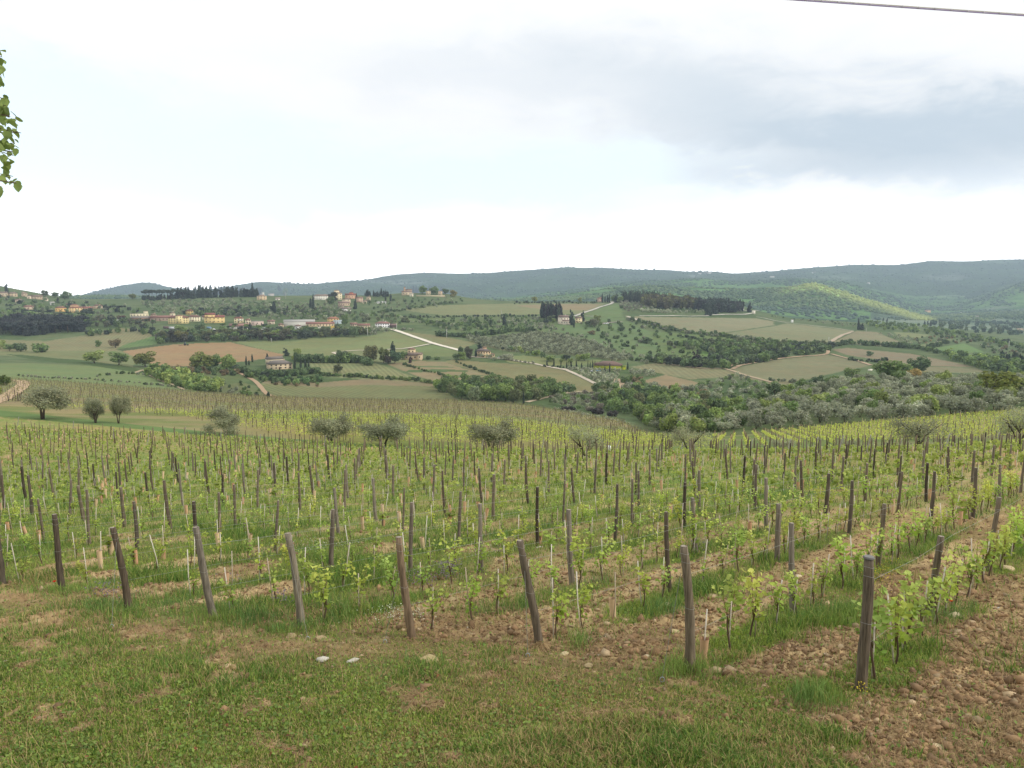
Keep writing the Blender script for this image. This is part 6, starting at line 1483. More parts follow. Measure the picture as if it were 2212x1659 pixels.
def build_trees():
    U = np.array([t[1] for t in TREES], float); V = np.array([t[2] for t in TREES], float); Pw, D = pts_at(U, V)
    per = {}
    for k, t in enumerate(TREES):
        kd = t[0]; nk = 'olive' if kd.startswith('olive') else kd
        per.setdefault(nk, []).append((0 if t[8] else 1, -t[3], k))
    rs = np.random.default_rng(9); tot = 0
    for nk, lst in per.items():
        lst.sort(); indiv, rest = lst[:290], lst[290:]
        for _, _, k in indiv:
            kd, u, v, hp, wp, c, lab, grp, ex = TREES[k]; big = kd if kd in ('olivebig', 'olivethin') else nk
            ns = 4 if nk in ('broadleaf', 'olive') else 3
            s = int(rs.integers(ns)); pr = PROTO[(big, s)]
            h = hp/F*D[k]*1.02; w = (wp if wp else hp*KIND[nk][2])/F*D[k]
            nat = {'broadleaf': .84, 'bush': 1.25, 'olive': 1.12, 'cypress': .86, 'conifer': .95, 'pine': 1.0}[nk]
            if big.startswith('olive') and big != 'olive': nat = 1.04
            sx = w/nat; col = lin(*(c if c is not None else G1))*.95
            rz = rs.uniform(0, 6.28); loc = Pw[k].tolist()
            if big == 'olivethin' : pass
            if hp > 15 or big.startswith('olive') and hp > 30:
                e = empty(NAMES[nk], loc, rz, label=lab, cat=CATS[nk]); e.scale = (sx, sx, h)
                if grp: e["group"] = grp
                obj("trunk", pr[1], e); obj("crown", pr[0], e, color=col)
            else:
                o = obj(NAMES[nk], PROTO[(nk, s)][2], loc=loc, color=col, label=lab, cat=CATS[nk]); o.scale = (sx, sx, h); o.rotation_euler = (0, 0, rz)
                if grp: o["group"] = grp
            tot += 1
        if rest:
            VV, FF, CC = [], [], []; n = 0
            nat = {'broadleaf': .84, 'bush': 1.25, 'olive': 1.12, 'cypress': .86, 'conifer': .95, 'pine': 1.0}[nk]
            for _, _, k in rest:
                kd, u, v, hp, wp, c, lab, grp, ex = TREES[k]; s = int(rs.integers(3)); cv, cf, cc = PROTO[(nk, s)][3]
                h = hp/F*D[k]; w = (wp if wp else hp*KIND[nk][2])/F*D[k]/nat; a = rs.uniform(0, 6.28)
                vv = np.stack([(cv[:, 0]*math.cos(a)-cv[:, 1]*math.sin(a))*w+Pw[k, 0], (cv[:, 0]*math.sin(a)+cv[:, 1]*math.cos(a))*w+Pw[k, 1], cv[:, 2]*h+Pw[k, 2]], -1)
                VV.append(vv); FF.append(cf+n); CC.append(cc*lin(*(c if c is not None else G1))*.95); n += len(vv)
            obj(NAMES[nk]+"s_far", make_mesh(NAMES[nk]+"s_far", np.concatenate(VV), np.concatenate(FF), [M_LEAF], np.concatenate(CC)), label={'olive': "remaining small olive trees dotting the hillsides", 'broadleaf': "remaining small leafy trees of the valley woods", 'bush': "remaining bushes and hedges of the valley", 'cypress': "remaining dark cypresses on the ridges", 'conifer': "remaining dark conifers of the woods", 'pine': "remaining dark pines near the village"}[nk], cat="trees", kind="stuff")
            for o in [bpy.data.objects[NAMES[nk]+"s_far"]]: o.name = "distant_"+NAMES[nk]+"s"
        print(nk, len(lst), 'rest', len(rest))
build_trees()

# canopy of the wooded hills behind
def build_canopy():
    rs = np.random.default_rng(55); ico = ico_data(); n = 42000
    u = rs.uniform(-80, 2300, n); Dc, Vc = smooth_u(u)
    q = rs.uniform(1/7600.0, 1/2500.0, n); q = np.where(rs.random(n) < .55, rs.uniform(1/4400.0, 1/2550.0, n), q); D = 1/q
    v = v_at(u, D); p = point(u, D, v)
    keep = fbm(p[:, 0]/260, p[:, 1]/200, 3, 58) > .36; keep &= ~((u > 1960) & (D > 2300) & (D < 2800) & (rs.random(n) < .45)); 
    keep &= v < 705
    u, D, p = u[keep], D[keep], p[keep]; n = len(u)
    s = rs.uniform(5, 8, n)*np.maximum(1, D/4600)
    t = smst(.35, .65, fbm(p[:, 0]/220, p[:, 1]/160, 3, 59)*.6+rs.random(n)*.4)[:, None]
    fresh = ((D > 2600) & (D < 3600)).astype(float)[:, None]*.8
    c = (lin(80, 106, 80)*(1-t)+lin(104, 130, 92)*t)*(1-fresh) + fresh*(lin(84, 112, 60)*(1-t)+lin(136, 156, 88)*t)
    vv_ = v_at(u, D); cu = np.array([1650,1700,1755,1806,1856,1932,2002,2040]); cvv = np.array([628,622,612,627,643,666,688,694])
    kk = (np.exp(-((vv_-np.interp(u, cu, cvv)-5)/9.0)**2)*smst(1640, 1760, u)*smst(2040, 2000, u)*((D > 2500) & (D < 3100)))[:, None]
    c = c*(1-kk)+lin(196,204,112)*kk  # tree crowns on the spur take the same painted sunlight
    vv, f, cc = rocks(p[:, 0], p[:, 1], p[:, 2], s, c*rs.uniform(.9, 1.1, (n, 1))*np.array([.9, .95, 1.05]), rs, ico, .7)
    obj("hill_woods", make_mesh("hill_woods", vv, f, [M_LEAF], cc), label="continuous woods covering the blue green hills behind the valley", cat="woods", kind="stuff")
build_canopy()

# ------------------------------------------------------------------ houses
def _ds(c, k=.30, m=.92):
    g = sum(c)/3; return tuple((a*(1-k)+g*k)*m for a in c)
IV, YE, ST, WH, PK = (226,212,180), (222,188,118), (176,158,128), (232,230,222), (206,172,146)
RED, RR, GR, BRR = (166,96,74), (178,112,90), (136,124,112), (128,92,76)
def solid(name, mb, mat, parent, **k): return obj(name, mb.mesh(name, [mat]), parent, **k)
def roof_mb(w, d, z, rh, kind, over, col, x0=0, y0=0):
    col = _ds(col, .35, .86); mb = MB(); X0, X1, Y0, Y1 = x0-w/2-over, x0+w/2+over, y0-over, y0+d+over; ym = (Y0+Y1)/2; xm = (X0+X1)/2; c = lin(*col); t = .18
    if kind == 'flat': mb.box(X0, X1, Y0, Y1, z, z+.35, c); return mb
    if kind == 'gable':      # ridge along x
        v = [(X0, Y0, z), (X1, Y0, z), (X1, Y1, z), (X0, Y1, z), (X0, ym, z+rh), (X1, ym, z+rh)]
        f4 = [(0, 1, 5, 4), (2, 3, 4, 5), (0, 3, 2, 1)]; f3 = [(0, 4, 3), (1, 2, 5)]
    elif kind == 'gabley':   # ridge along y, gable end faces the front
        v = [(X0, Y0, z), (X1, Y0, z), (X1, Y1, z), (X0, Y1, z), (xm, Y0, z+rh), (xm, Y1, z+rh)]
        f4 = [(1, 2, 5, 4), (3, 0, 4, 5), (0, 3, 2, 1)]; f3 = [(0, 1, 4), (2, 3, 5)]
    elif kind == 'shed':
        v = [(X0, Y0, z), (X1, Y0, z), (X1, Y1, z+rh), (X0, Y1, z+rh), (X0, Y0, z+t), (X1, Y0, z+t), (X1, Y1, z+rh+t), (X0, Y1, z+rh+t)]
        f4 = [(0, 3, 2, 1), (4, 5, 6, 7), (0, 1, 5, 4), (1, 2, 6, 5), (2, 3, 7, 6), (3, 0, 4, 7)]; f3 = []
    else:                    # hip
        e = min(w, d)/2*.98
        if w >= d: r0, r1 = (X0+e, ym, z+rh), (X1-e, ym, z+rh); f4 = [(0, 1, 5, 4), (2, 3, 4, 5), (0, 3, 2, 1)]; f3 = [(0, 4, 3), (1, 2, 5)]
        else: r0, r1 = (xm, Y0+e, z+rh), (xm, Y1-e, z+rh); f4 = [(1, 2, 5, 4), (3, 0, 4, 5), (0, 3, 2, 1)]; f3 = [(0, 1, 4), (2, 3, 5)]
        v = [(X0, Y0, z), (X1, Y0, z), (X1, Y1, z), (X0, Y1, z), r0, r1]
    n = mb.n; mb.add(v, f4, c)
    if f3: mb.f.setdefault(3, []).append(np.array(f3)+n); mb.m.setdefault(3, []).append(np.zeros(len(f3), int))
    # fascia under the eaves
    if kind != 'shed': mb.box(X0+.05, X1-.05, Y0+.05, Y1-.05, z-t, z-.003, c*.8)
    return mb
def windows(root, w, d, z0, h, cols, rows, ww, wh, x0=0, y0=0, side=True, col=(58,54,50)):
    for r in range(rows):
        zc = z0+h*(r+.55)/rows
        for c in range(cols):
            xc = x0-w/2+w*(c+.5)/cols
            mb = MB(); mb.box(xc-ww/2, xc+ww/2, y0-.07, y0+.02, zc-wh/2, zc+wh/2, lin(*col)); solid("window", mb, M_GLASS, root)
        if side:
            for sx in (-1, 1):
                yc = y0+d*.5; X = x0+sx*w/2; mb = MB(); mb.box(min(X-sx*.02, X+sx*.07), max(X-sx*.02, X+sx*.07), yc-ww/2, yc+ww/2, zc-wh/2, zc+wh/2, lin(*col)); solid("window", mb, M_GLASS, root)
def wall_mb(w, d, h, col, x0=0, y0=0, z0=-4.0, gable=None, rh=0):
    mb = MB(); c = lin(*_ds(col, .15, 1.02)); X0, X1, Y0, Y1 = x0-w/2, x0+w/2, y0, y0+d; mb.box(X0, X1, Y0, Y1, z0, h-.003, c)
    return mb
def house(u, v, wpx, hpx, lab, wc=IV, rc=RED, kind='hip', depth=None, yaw=0.0, rows=2, cols=4, rh=None, name="house", cat="house", win=True, extra=None, group=None, door=True, chim=True):
    p, D = P(u, v); k = D/F; w, h = wpx*k, hpx*k; d = depth or min(max(w*.6, 7), 14); th = math.atan2(p.x, p.y)
    root = empty(name, p, -th+math.radians(yaw), label=lab, cat=cat)
    if group: root["group"] = group
    rh = rh if rh is not None else (min(w, d)*.20+.5)
    solid("wall", wall_mb(w, d, h, wc), M_WALL, root)
    rf = solid("roof", roof_mb(w, d, h, rh, kind, .55 if kind != 'flat' else .2, rc), M_ROOF, root)
    if chim and kind != 'flat' and w > 7:
        mb = MB(); mb.box(w*.18, w*.18+.8, d*.45, d*.45+.8, h+.3, h+rh+.9, lin(*wc)*.8); solid("chimney", mb, M_WALL, rf)
    if win and cols: windows(root, w, d, 0.2, h-.4, cols, rows, min(1.3, w/cols*.42), min(1.5, h/rows*.45))
    if door:
        mb = MB(); mb.box(-w*.06-.6, -w*.06+.6, -.09, .03, -.2, min(2.3, h*.5), lin(92,66,48)); solid("door", mb, M_PAINT, root)
    return root, p, D, k, w, h, d
def annex(R, dx, wpx, hpx, wc, rc, kind='hip', dy=0.0, depth=6, z0=None, rows=1, cols=2, names=("annex_wall", "annex_roof"), rh=None, open_=False):
    root, p, D, k, w, h, d = R; W, H = wpx*k, hpx*k; x0 = dx*k
    solid(names[0], wall_mb(W, depth, H, wc, x0, dy, z0 if z0 is not None else -4.0), M_WALL, root)
    solid(names[1], roof_mb(W, depth, H, rh if rh is not None else W*.12+.3, kind, .35, rc, x0, dy), M_ROOF, root)
    if cols: windows(root, W, depth, max(z0 or 0, 0)+.2, H-max(z0 or 0, 0)-.4, cols, rows, min(1.1, W/cols*.4), min(1.3, 1.4), x0, dy, side=False)
def build_houses():
    H = house
    # farms in the middle distance
    R = H(607,797,49,12,"long stone farmhouse with grey roofs among cypresses below the ploughed field",wc=(206,184,146),rc=GR,kind='hip',rows=2,cols=5,depth=11,yaw=12)
    annex(R,-4,34,20,(204,188,154),GR,'gable',13,9,8*R[3],rows=1,cols=3)
    R = H(892,777,36,10,"ruined ochre stone farm with a square tower below the green field",wc=(198,172,132),rc=(150,124,104),kind='gable',rows=1,cols=4,depth=9,yaw=-8)
    annex(R,-6,15.5,22,(212,186,138),(164,116,90),'hip',7,7,0,rows=2,cols=2,names=("tower_wall","tower_roof"),rh=1.0)
    annex(R,15,9,12,(206,182,142),(160,128,104),'gabley',-2,9,rows=1,cols=1)
    R = H(1046,771,29,13,"ochre stone villa with a small lookout roof beside the white road",wc=(206,176,130),rc=(140,118,108),kind='hip',rows=2,cols=5,depth=11,yaw=10)
    annex(R,3,8,21,(196,160,120),(170,118,96),'hip',4,4,10*R[3],rows=1,cols=2,names=("lookout_wall","lookout_roof"),rh=.6)
    annex(R,19,9,6,(210,182,136),(176,122,96),'hip',1,6)
    R = H(1312,797,58,8,"large building wrapped in yellow green cloth under a brown tiled roof",wc=(150,158,30),rc=(150,112,92),kind='hip',rows=1,cols=0,depth=16,yaw=-6,rh=3.4,door=False,chim=False,name="wrapped_building",cat="building")
    annex(R,-22,18,10,(158,162,38),(158,118,94),'hip',3,10,cols=0,names=("side_wall","side_roof"))
    annex(R,33,10,5,(170,180,28),(160,164,40),'shed',2,6,cols=0,names=("cloth_wall","cloth_roof"))
    # small open shed
    p, D = P(1366,838); e = empty("open_shed", p, .2, label="small open shed with a grey roof beside the dirt drive", cat="shed")
    solid("roof", roof_mb(7, 5, 2.8, .9, 'shed', .3, (132,116,108)), M_ROOF, e)
    for x, y in ((-3.3,.2),(3.3,.2),(-3.3,4.7),(3.3,4.7)): mb = MB(); mb.box(x-.12, x+.12, y-.12, y+.12, -1, 2.8 if y < 2 else 3.6, lin(150,140,128)); solid("post", mb, M_WALL, e)
    mb = MB(); mb.box(-3.2, 3.2, 4.6, 4.68, -.5, 2.8, lin(86,78,70)); solid("back_wall", mb, M_WALL, e)
    R = H(1220,700,20,15,"ivory farmhouse with stepped roofs left of the tallest broad cypress",wc=(220,206,182),rc=(150,120,104),kind='gable',rows=2,cols=3,depth=12,yaw=18)
    annex(R,2,16,7,(214,200,176),(160,128,110),'shed',-5,5,rows=1,cols=3)
    H(1249,697,13,10,"yellowish farm wing between the two broad cypresses",wc=(224,206,158),rc=(160,128,106),kind='gable',rows=2,cols=2,depth=8,yaw=-10)
    H(1269,700,11,4,"low tan farm building right of the second broad cypress",wc=(206,182,142),rc=(196,168,134),kind='shed',rows=1,cols=2,depth=6,chim=False)
    H(1297,652,11,8,"pink stone house with a red roof on the ridge",wc=(212,178,150),rc=(186,116,92),kind='hip',rows=2,cols=3,yaw=20)
    H(1596,668,17,7,"white house with red roof at the end of the ridge wood",wc=WH,rc=RED,kind='hip',rows=1,cols=3,yaw=-14)
    H(1620,665,9,3,"long low pale outbuilding right of the white ridge house",wc=(204,188,156),rc=(180,150,124),kind='gable',rows=1,cols=2,chim=False)
    # left hill village
    H(7,640,17,8,"stone house at the left edge of the hill village",wc=ST,rc=(150,122,104),kind='gable',rows=1,cols=3,yaw=10)
    H(27,640,17,7,"square tan house beside the dark windswept cypress",wc=(204,180,144),rc=(156,128,108),kind='hip',rows=2,cols=3,yaw=-6)
    R = H(53,640,11,7,"stone house with a little tower on the left skyline",wc=(192,170,140),rc=(160,126,108),kind='hip',rows=1,cols=2); annex(R,-2,5,10,(192,170,140),(160,126,108),'hip',1,4,5*R[3],cols=1)
    H(63,645,8,6,"pale gabled house on the hill village slope",wc=(210,190,160),rc=(164,136,116),kind='gabley',rows=1,cols=1)
    H(79,646,21,6,"long tan farm building on the left hill",wc=(190,166,134),rc=(150,116,98),kind='gable',rows=1,cols=4,yaw=-5)
    H(113,658,8,4.5,"small white house alone on the left slope",wc=WH,rc=(200,190,176),kind='shed',rows=1,cols=2,chim=False)
    H(62,668,20,6,"low house with a pinkish roof at the edge of the left pines",wc=(206,180,150),rc=RR,kind='hip',rows=1,cols=3)
    H(131,672,20,8,"orange yellow house, left one of the terrace above the pines",wc=(224,178,104),rc=(182,116,92),kind='hip',rows=1,cols=4,yaw=-6)
    R = H(164,674,26,10,"large house with stacked red roofs and yellow walls above the pines",wc=(222,188,128),rc=(178,98,78),kind='hip',rows=2,cols=5,rh=2.4); annex(R,-2,16,15,(216,180,128),(182,104,84),'hip',5,7,8*R[3],cols=3)
    H(189,671,22,6,"long red roofed house behind the domed pine",wc=(210,172,130),rc=(186,106,88),kind='gable',rows=1,cols=4)
    H(212,666,17,6,"brownish roofed house at the right end of the orange row",wc=(200,172,138),rc=(156,108,90),kind='hip',rows=1,cols=3)
    H(254,697,17,4,"low grey metal shed at the edge of the village",wc=(160,158,150),rc=(168,166,160),kind='shed',rows=1,cols=0,chim=False,name="metal_shed",cat="shed")
    # village
    R = H(301,684,36,7,"roofless ivory ruin with gaps between its walls",wc=(210,198,160),rc=(150,142,112),kind='flat',rows=1,cols=6,depth=7,chim=False,name="ruin",cat="ruin"); annex(R,13,9,12,(214,202,164),(160,150,120),'flat',1,5,cols=1,names=("tall_wall","wall_cap"))
    H(305,694,37,7.5,"long reddish brick shed under the ruin",wc=(164,124,98),rc=(150,134,116),kind='shed',rows=1,cols=6,depth=9,chim=False,name="brick_shed",cat="shed")
    H(349,693,44,7,"long low workshop with a red and white roof behind the yellow block",wc=(160,138,116),rc=(172,112,92),kind='gable',rows=1,cols=6,depth=14,chim=False,name="workshop",cat="workshop")
    R = H(385,699,40,13,"pale yellow apartment house with a raised centre and red roofs",wc=(226,204,140),rc=(172,104,82),kind='hip',rows=3,cols=8,depth=12,yaw=-8); annex(R,2,13,17,(228,206,144),(180,116,90),'hip',-.8,6,0,rows=3,cols=2,names=("bay_wall","bay_roof"))
    H(373,684,11,8,"pale gabled house peeping over the yellow apartment house",wc=(216,200,164),rc=(160,136,112),kind='gabley',rows=1,cols=1)
    H(418,694,25,10,"ivory house with a balcony under a brown roof beside the yellow block",wc=(226,214,178),rc=(154,100,82),kind='hip',rows=2,cols=5,yaw=-8)
    H(409,679,14,8,"small ochre house with red roof above the ivory one",wc=(200,168,100),rc=(162,96,76),kind='hip',rows=2,cols=3,yaw=-10)
    R = H(463,697,40,12.5,"big yellow house in two steps with red roofs",wc=(232,200,126),rc=(168,84,68),kind='gable',rows=2,cols=5,depth=12,yaw=-6); annex(R,-9,20,18,(230,196,124),(170,84,68),'gable',.8,11,0,rows=3,cols=2,names=("tall_wall","tall_roof"),rh=2.6)
    R = H(516,697,19,10,"small yellow house with a white balcony above the pink roofed hall",wc=(228,210,160),rc=(168,92,74),kind='hip',rows=2,cols=3); mb = MB(); mb.box(-1.5, 6.0, -1.2, .0, 3.6, 4.5, lin(236,234,228)); solid("balcony", mb, M_WALL, R[0])
    H(519,711,44,6.5,"long hall with a pinkish tiled roof and a white front",wc=(222,216,202),rc=(196,132,112),kind='gable',rows=1,cols=4,depth=16,rh=3.6,chim=False,name="hall",cat="hall")
    H(556,703,26,9,"low building with reddish pillars and dark openings",wc=(206,180,162),rc=(190,180,170),kind='flat',rows=1,cols=3,depth=9,chim=False,name="building",cat="building")
    H(647,704,65,10,"wide pale grey warehouse with a flat roof",wc=(196,192,178),rc=(206,200,184),kind='shed',rows=1,cols=0,depth=24,chim=False,name="warehouse",cat="warehouse",rh=2.0)
    H(644,711,14,7,"small white house with a brown roof in front of the warehouse",wc=(230,228,216),rc=(158,116,96),kind='hip',rows=1,cols=2)
    H(692,705,59,6,"long school block with one red roof",wc=(206,180,140),rc=(196,118,98),kind='gable',rows=1,cols=9,depth=10,rh=2.2,chim=False,name="school",cat="school building")
    H(720,696,24,8.5,"square orange house with a wide hipped roof above the school",wc=(226,186,116),rc=(206,124,90),kind='hip',rows=2,cols=4,rh=2.4)
    H(731,699,21,7,"light blue building with many windows",wc=(190,206,212),rc=(184,196,200),kind='flat',rows=1,cols=6,chim=False,name="building",cat="building")
    R = H(726,713,22,9,"bright yellow flat-roofed building",wc=(236,198,84),rc=(226,196,120),kind='flat',rows=1,cols=2,chim=False,name="building",cat="building"); annex(R,-1,17,3.6,(216,218,208),(206,208,200),'flat',-2.4,3,cols=3)
    H(694,714,14,8,"plain cream flat-roofed building beside the yellow one",wc=(222,218,192),rc=(206,200,176),kind='flat',rows=1,cols=2,chim=False,name="building",cat="building")
    H(785,708,25,5.5,"low cream building with a row of windows and a red roof",wc=(222,204,160),rc=(184,116,96),kind='gable',rows=1,cols=7,depth=9,yaw=-8)
    H(764,704,14,4,"pinkish roofed low house behind the dark trees",wc=(206,182,150),rc=(190,128,110),kind='gable',rows=1,cols=3)
    H(826,707,31,9,"white house with a red roof above the start of the white road",wc=(236,234,230),rc=(178,116,100),kind='hip',rows=2,cols=6,depth=10,yaw=-6)
    H(849,707,14,5,"dark open shed with a reddish roof right of the white house",wc=(80,70,62),rc=(150,108,96),kind='shed',rows=1,cols=0,chim=False,name="shed",cat="shed")
    # upper village
    H(565,647,19,8.5,"peach stone house with a low gable on the olive slope",wc=(212,184,142),rc=(196,160,132),kind='gabley',rows=2,cols=3,yaw=-8)
    H(560,634,21,7,"ivory villa with a brown roof at the top of the skyline row",wc=(226,218,192),rc=(162,122,100),kind='hip',rows=1,cols=5)
    H(586,638,12,8,"grey stone house below the dark skyline conifer",wc=(186,168,142),rc=(156,126,110),kind='gable',rows=2,cols=2)
    H(600,647,10,3,"low pale shed right of the peach stone house",wc=(214,204,188),rc=(190,160,140),kind='gable',rows=1,cols=1,chim=False)
    R = H(695,647,34,9,"long white villa with a brown roof at the left of the upper village",wc=(232,226,206),rc=(176,140,112),kind='hip',rows=2,cols=7,depth=10,yaw=-8); mb = MB(); mb.box(R[4]*.1, R[4]*.49, -.03, .2, -5, -.2, lin(226,220,200)); solid("foundation", mb, M_WALL, R[0])
    R = H(730,647,18,14,"tall cream house with a square turret in the upper village",wc=(226,208,166),rc=(170,134,106),kind='hip',rows=3,cols=3,depth=11); annex(R,-2.5,11,20,(222,204,164),(184,140,112),'hip',3,7,12*R[3],cols=2,names=("turret_wall","turret_roof"))
    H(748,655,18,9,"stone gabled house right of the turret house",wc=(206,184,150),rc=(166,124,104),kind='gabley',rows=2,cols=2,depth=10)
    H(743,660,24,6,"broad pinkish stone house low in the upper village",wc=(198,170,140),rc=(178,138,118),kind='gable',rows=1,cols=5)
    R = H(758,645,24,8,"large house with a bright red roof in the upper village",wc=(204,160,126),rc=(176,100,78),kind='gable',rows=1,cols=4); annex(R,1,9,13,(196,110,80),(186,92,66),'hip',3,6,8*R[3],cols=1)
    H(777,652,14,9,"reddish stone house right of the tall village cypress",wc=(200,168,140),rc=(172,124,104),kind='gable',rows=2,cols=2)
    H(796,648,10,7,"small tan house left of the conifer wood",wc=(196,176,140),rc=(160,140,116),kind='gabley',rows=1,cols=1)
    H(748,672,20,5.5,"white house with a brown roof below the upper village",wc=(222,216,206),rc=(156,124,110),kind='gable',rows=1,cols=2)
    for k, (u, v, w) in enumerate(((817,655,6),(825,654,5),(832,654.5,4))): H(u, v, w, 2.4, f"tiny white hut, {ordn(k+1)} from the left on the terrace", wc=WH, rc=(210,208,200), kind='shed', rows=1, cols=1, depth=4, chim=False, door=False, name="hut", cat="hut")
    for u, v, w, h, wc, rc, kd, lab in ((737,666,12,5,(214,200,168),(164,128,108),'gable',"small cream house under the stone houses of the upper village"),(709,652,10,6,(206,188,156),(160,126,106),'gabley',"little tan house half hidden left of the turret house"),(788,655,9,5,(214,196,164),(168,128,108),'hip',"small cream house right of the reddish stone house"),
        (536,698,12,7,(222,206,170),(164,108,90),'hip',"small cream house right of the balcony house"),(586,700,15,6,(212,196,164),(166,116,98),'gable',"cream cottage left of the wide grey warehouse"),(607,706,11,6,(204,180,144),(158,112,92),'hip',"tan cottage just left of the wide grey warehouse"),(443,690,11,6,(220,206,168),(160,110,92),'gable',"small cream house left of the big yellow house"),
        (332,684,11,5,(206,184,142),(160,120,98),'hip',"small ochre house behind the low workshop"),(40,652,12,5,(202,180,150),(158,128,110),'gable',"small tan house below the tower house on the left hill"),(98,650,11,5,(212,196,168),(166,136,116),'hip',"small cream house on the slope above the orange houses"),(149,661,10,4,(206,190,162),(160,120,100),'gable',"low cream house behind the orange terrace")):
        H(u, v, w, h, lab, wc=wc, rc=rc, kind=kd, rows=2 if h > 5 else 1, cols=2)
    # church
    R = H(879,637,22,7,"stone church with a bell tower on the hilltop",wc=(192,170,138),rc=(168,134,112),kind='gable',rows=1,cols=3,depth=10,name="church",cat="church",chim=False)
    annex(R,-5,3.6,17,(186,152,120),(176,128,100),'hip',2,3.4,0,rows=2,cols=1,names=("bell_tower","tower_roof"),rh=1.2); annex(R,4,14,11,(196,172,138),(162,126,104),'gable',5,8,4*R[3],cols=2)
    H(889,640,8,5,"pale front building below the church",wc=(222,212,184),rc=(196,180,150),kind='shed',rows=1,cols=1,chim=False)
    H(925,636,10,8,"square tan house between the two round green trees",wc=(196,176,138),rc=(176,156,124),kind='flat',rows=2,cols=2,chim=False)
    H(951,637,9,8,"tan tower-like house right of the second round tree",wc=(190,166,132),rc=(170,144,116),kind='flat',rows=2,cols=1,chim=False)
    # long garden wall
    p, D = P(930, 640); mb = MB(); mb.box(-28, 28, 0, .5, -1.5, 2.2, lin(190,176,146)); obj("stone_wall", mb.mesh("stone_wall", [M_WALL]), loc=p, label="long pale garden wall under the trees of the church hill", cat="wall")
    # far houses
    H(2004,671,11,4,"orange house alone in the far valley at the right",wc=(228,184,130),rc=(200,150,110),kind='gable',rows=2,cols=3,depth=16,chim=False)
    H(2203,716,12,7,"pale block at the right edge of the far valley",wc=(206,186,150),rc=(190,170,140),kind='flat',rows=3,cols=3,chim=False,depth=14)
    for k, (u, v, w, lab) in enumerate(((1530,588,15,"pale hilltop houses on the wooded skyline"),(1512,590,7,"small building left of the hilltop houses on the skyline"),(1668,598,9,"tiny white farm on the wooded hills, right of the skyline houses"),(1758,586,8,"small pale farm high on the far wooded hill"),(2110,686,6,"tiny white house in the far valley"),(1876,612,6,"white farm on the shoulder of the far hill"))):
        H(u, v, w, 2.4, lab, wc=WH, rc=(200,180,160), kind='gable', rows=1, cols=2, depth=14, chim=False, door=False)
    H(1711,696,5,6,"narrow white shrine at the edge of the second field",wc=WH,rc=(200,180,160),kind='gabley',rows=1,cols=0,depth=3,chim=False,door=False,name="shrine",cat="shrine")
    # white gate walls
    for u, v, w, h, lab in ((1628,678,7,7,"bright white gate wall at the bend of the ridge road"),(1395,696,9,4,"white retaining wall beside the stony track"),(1880,800,9,3,"pale stone wall in the dark field")):
        p, D = P(u, v); k = D/F; mb = MB(); mb.box(-w*k/2, w*k/2, 0, .6, -1, h*k, lin(226,218,200)); obj("white_wall", mb.mesh("white_wall", [M_WALL]), loc=p, label=lab, cat="wall")
build_houses()

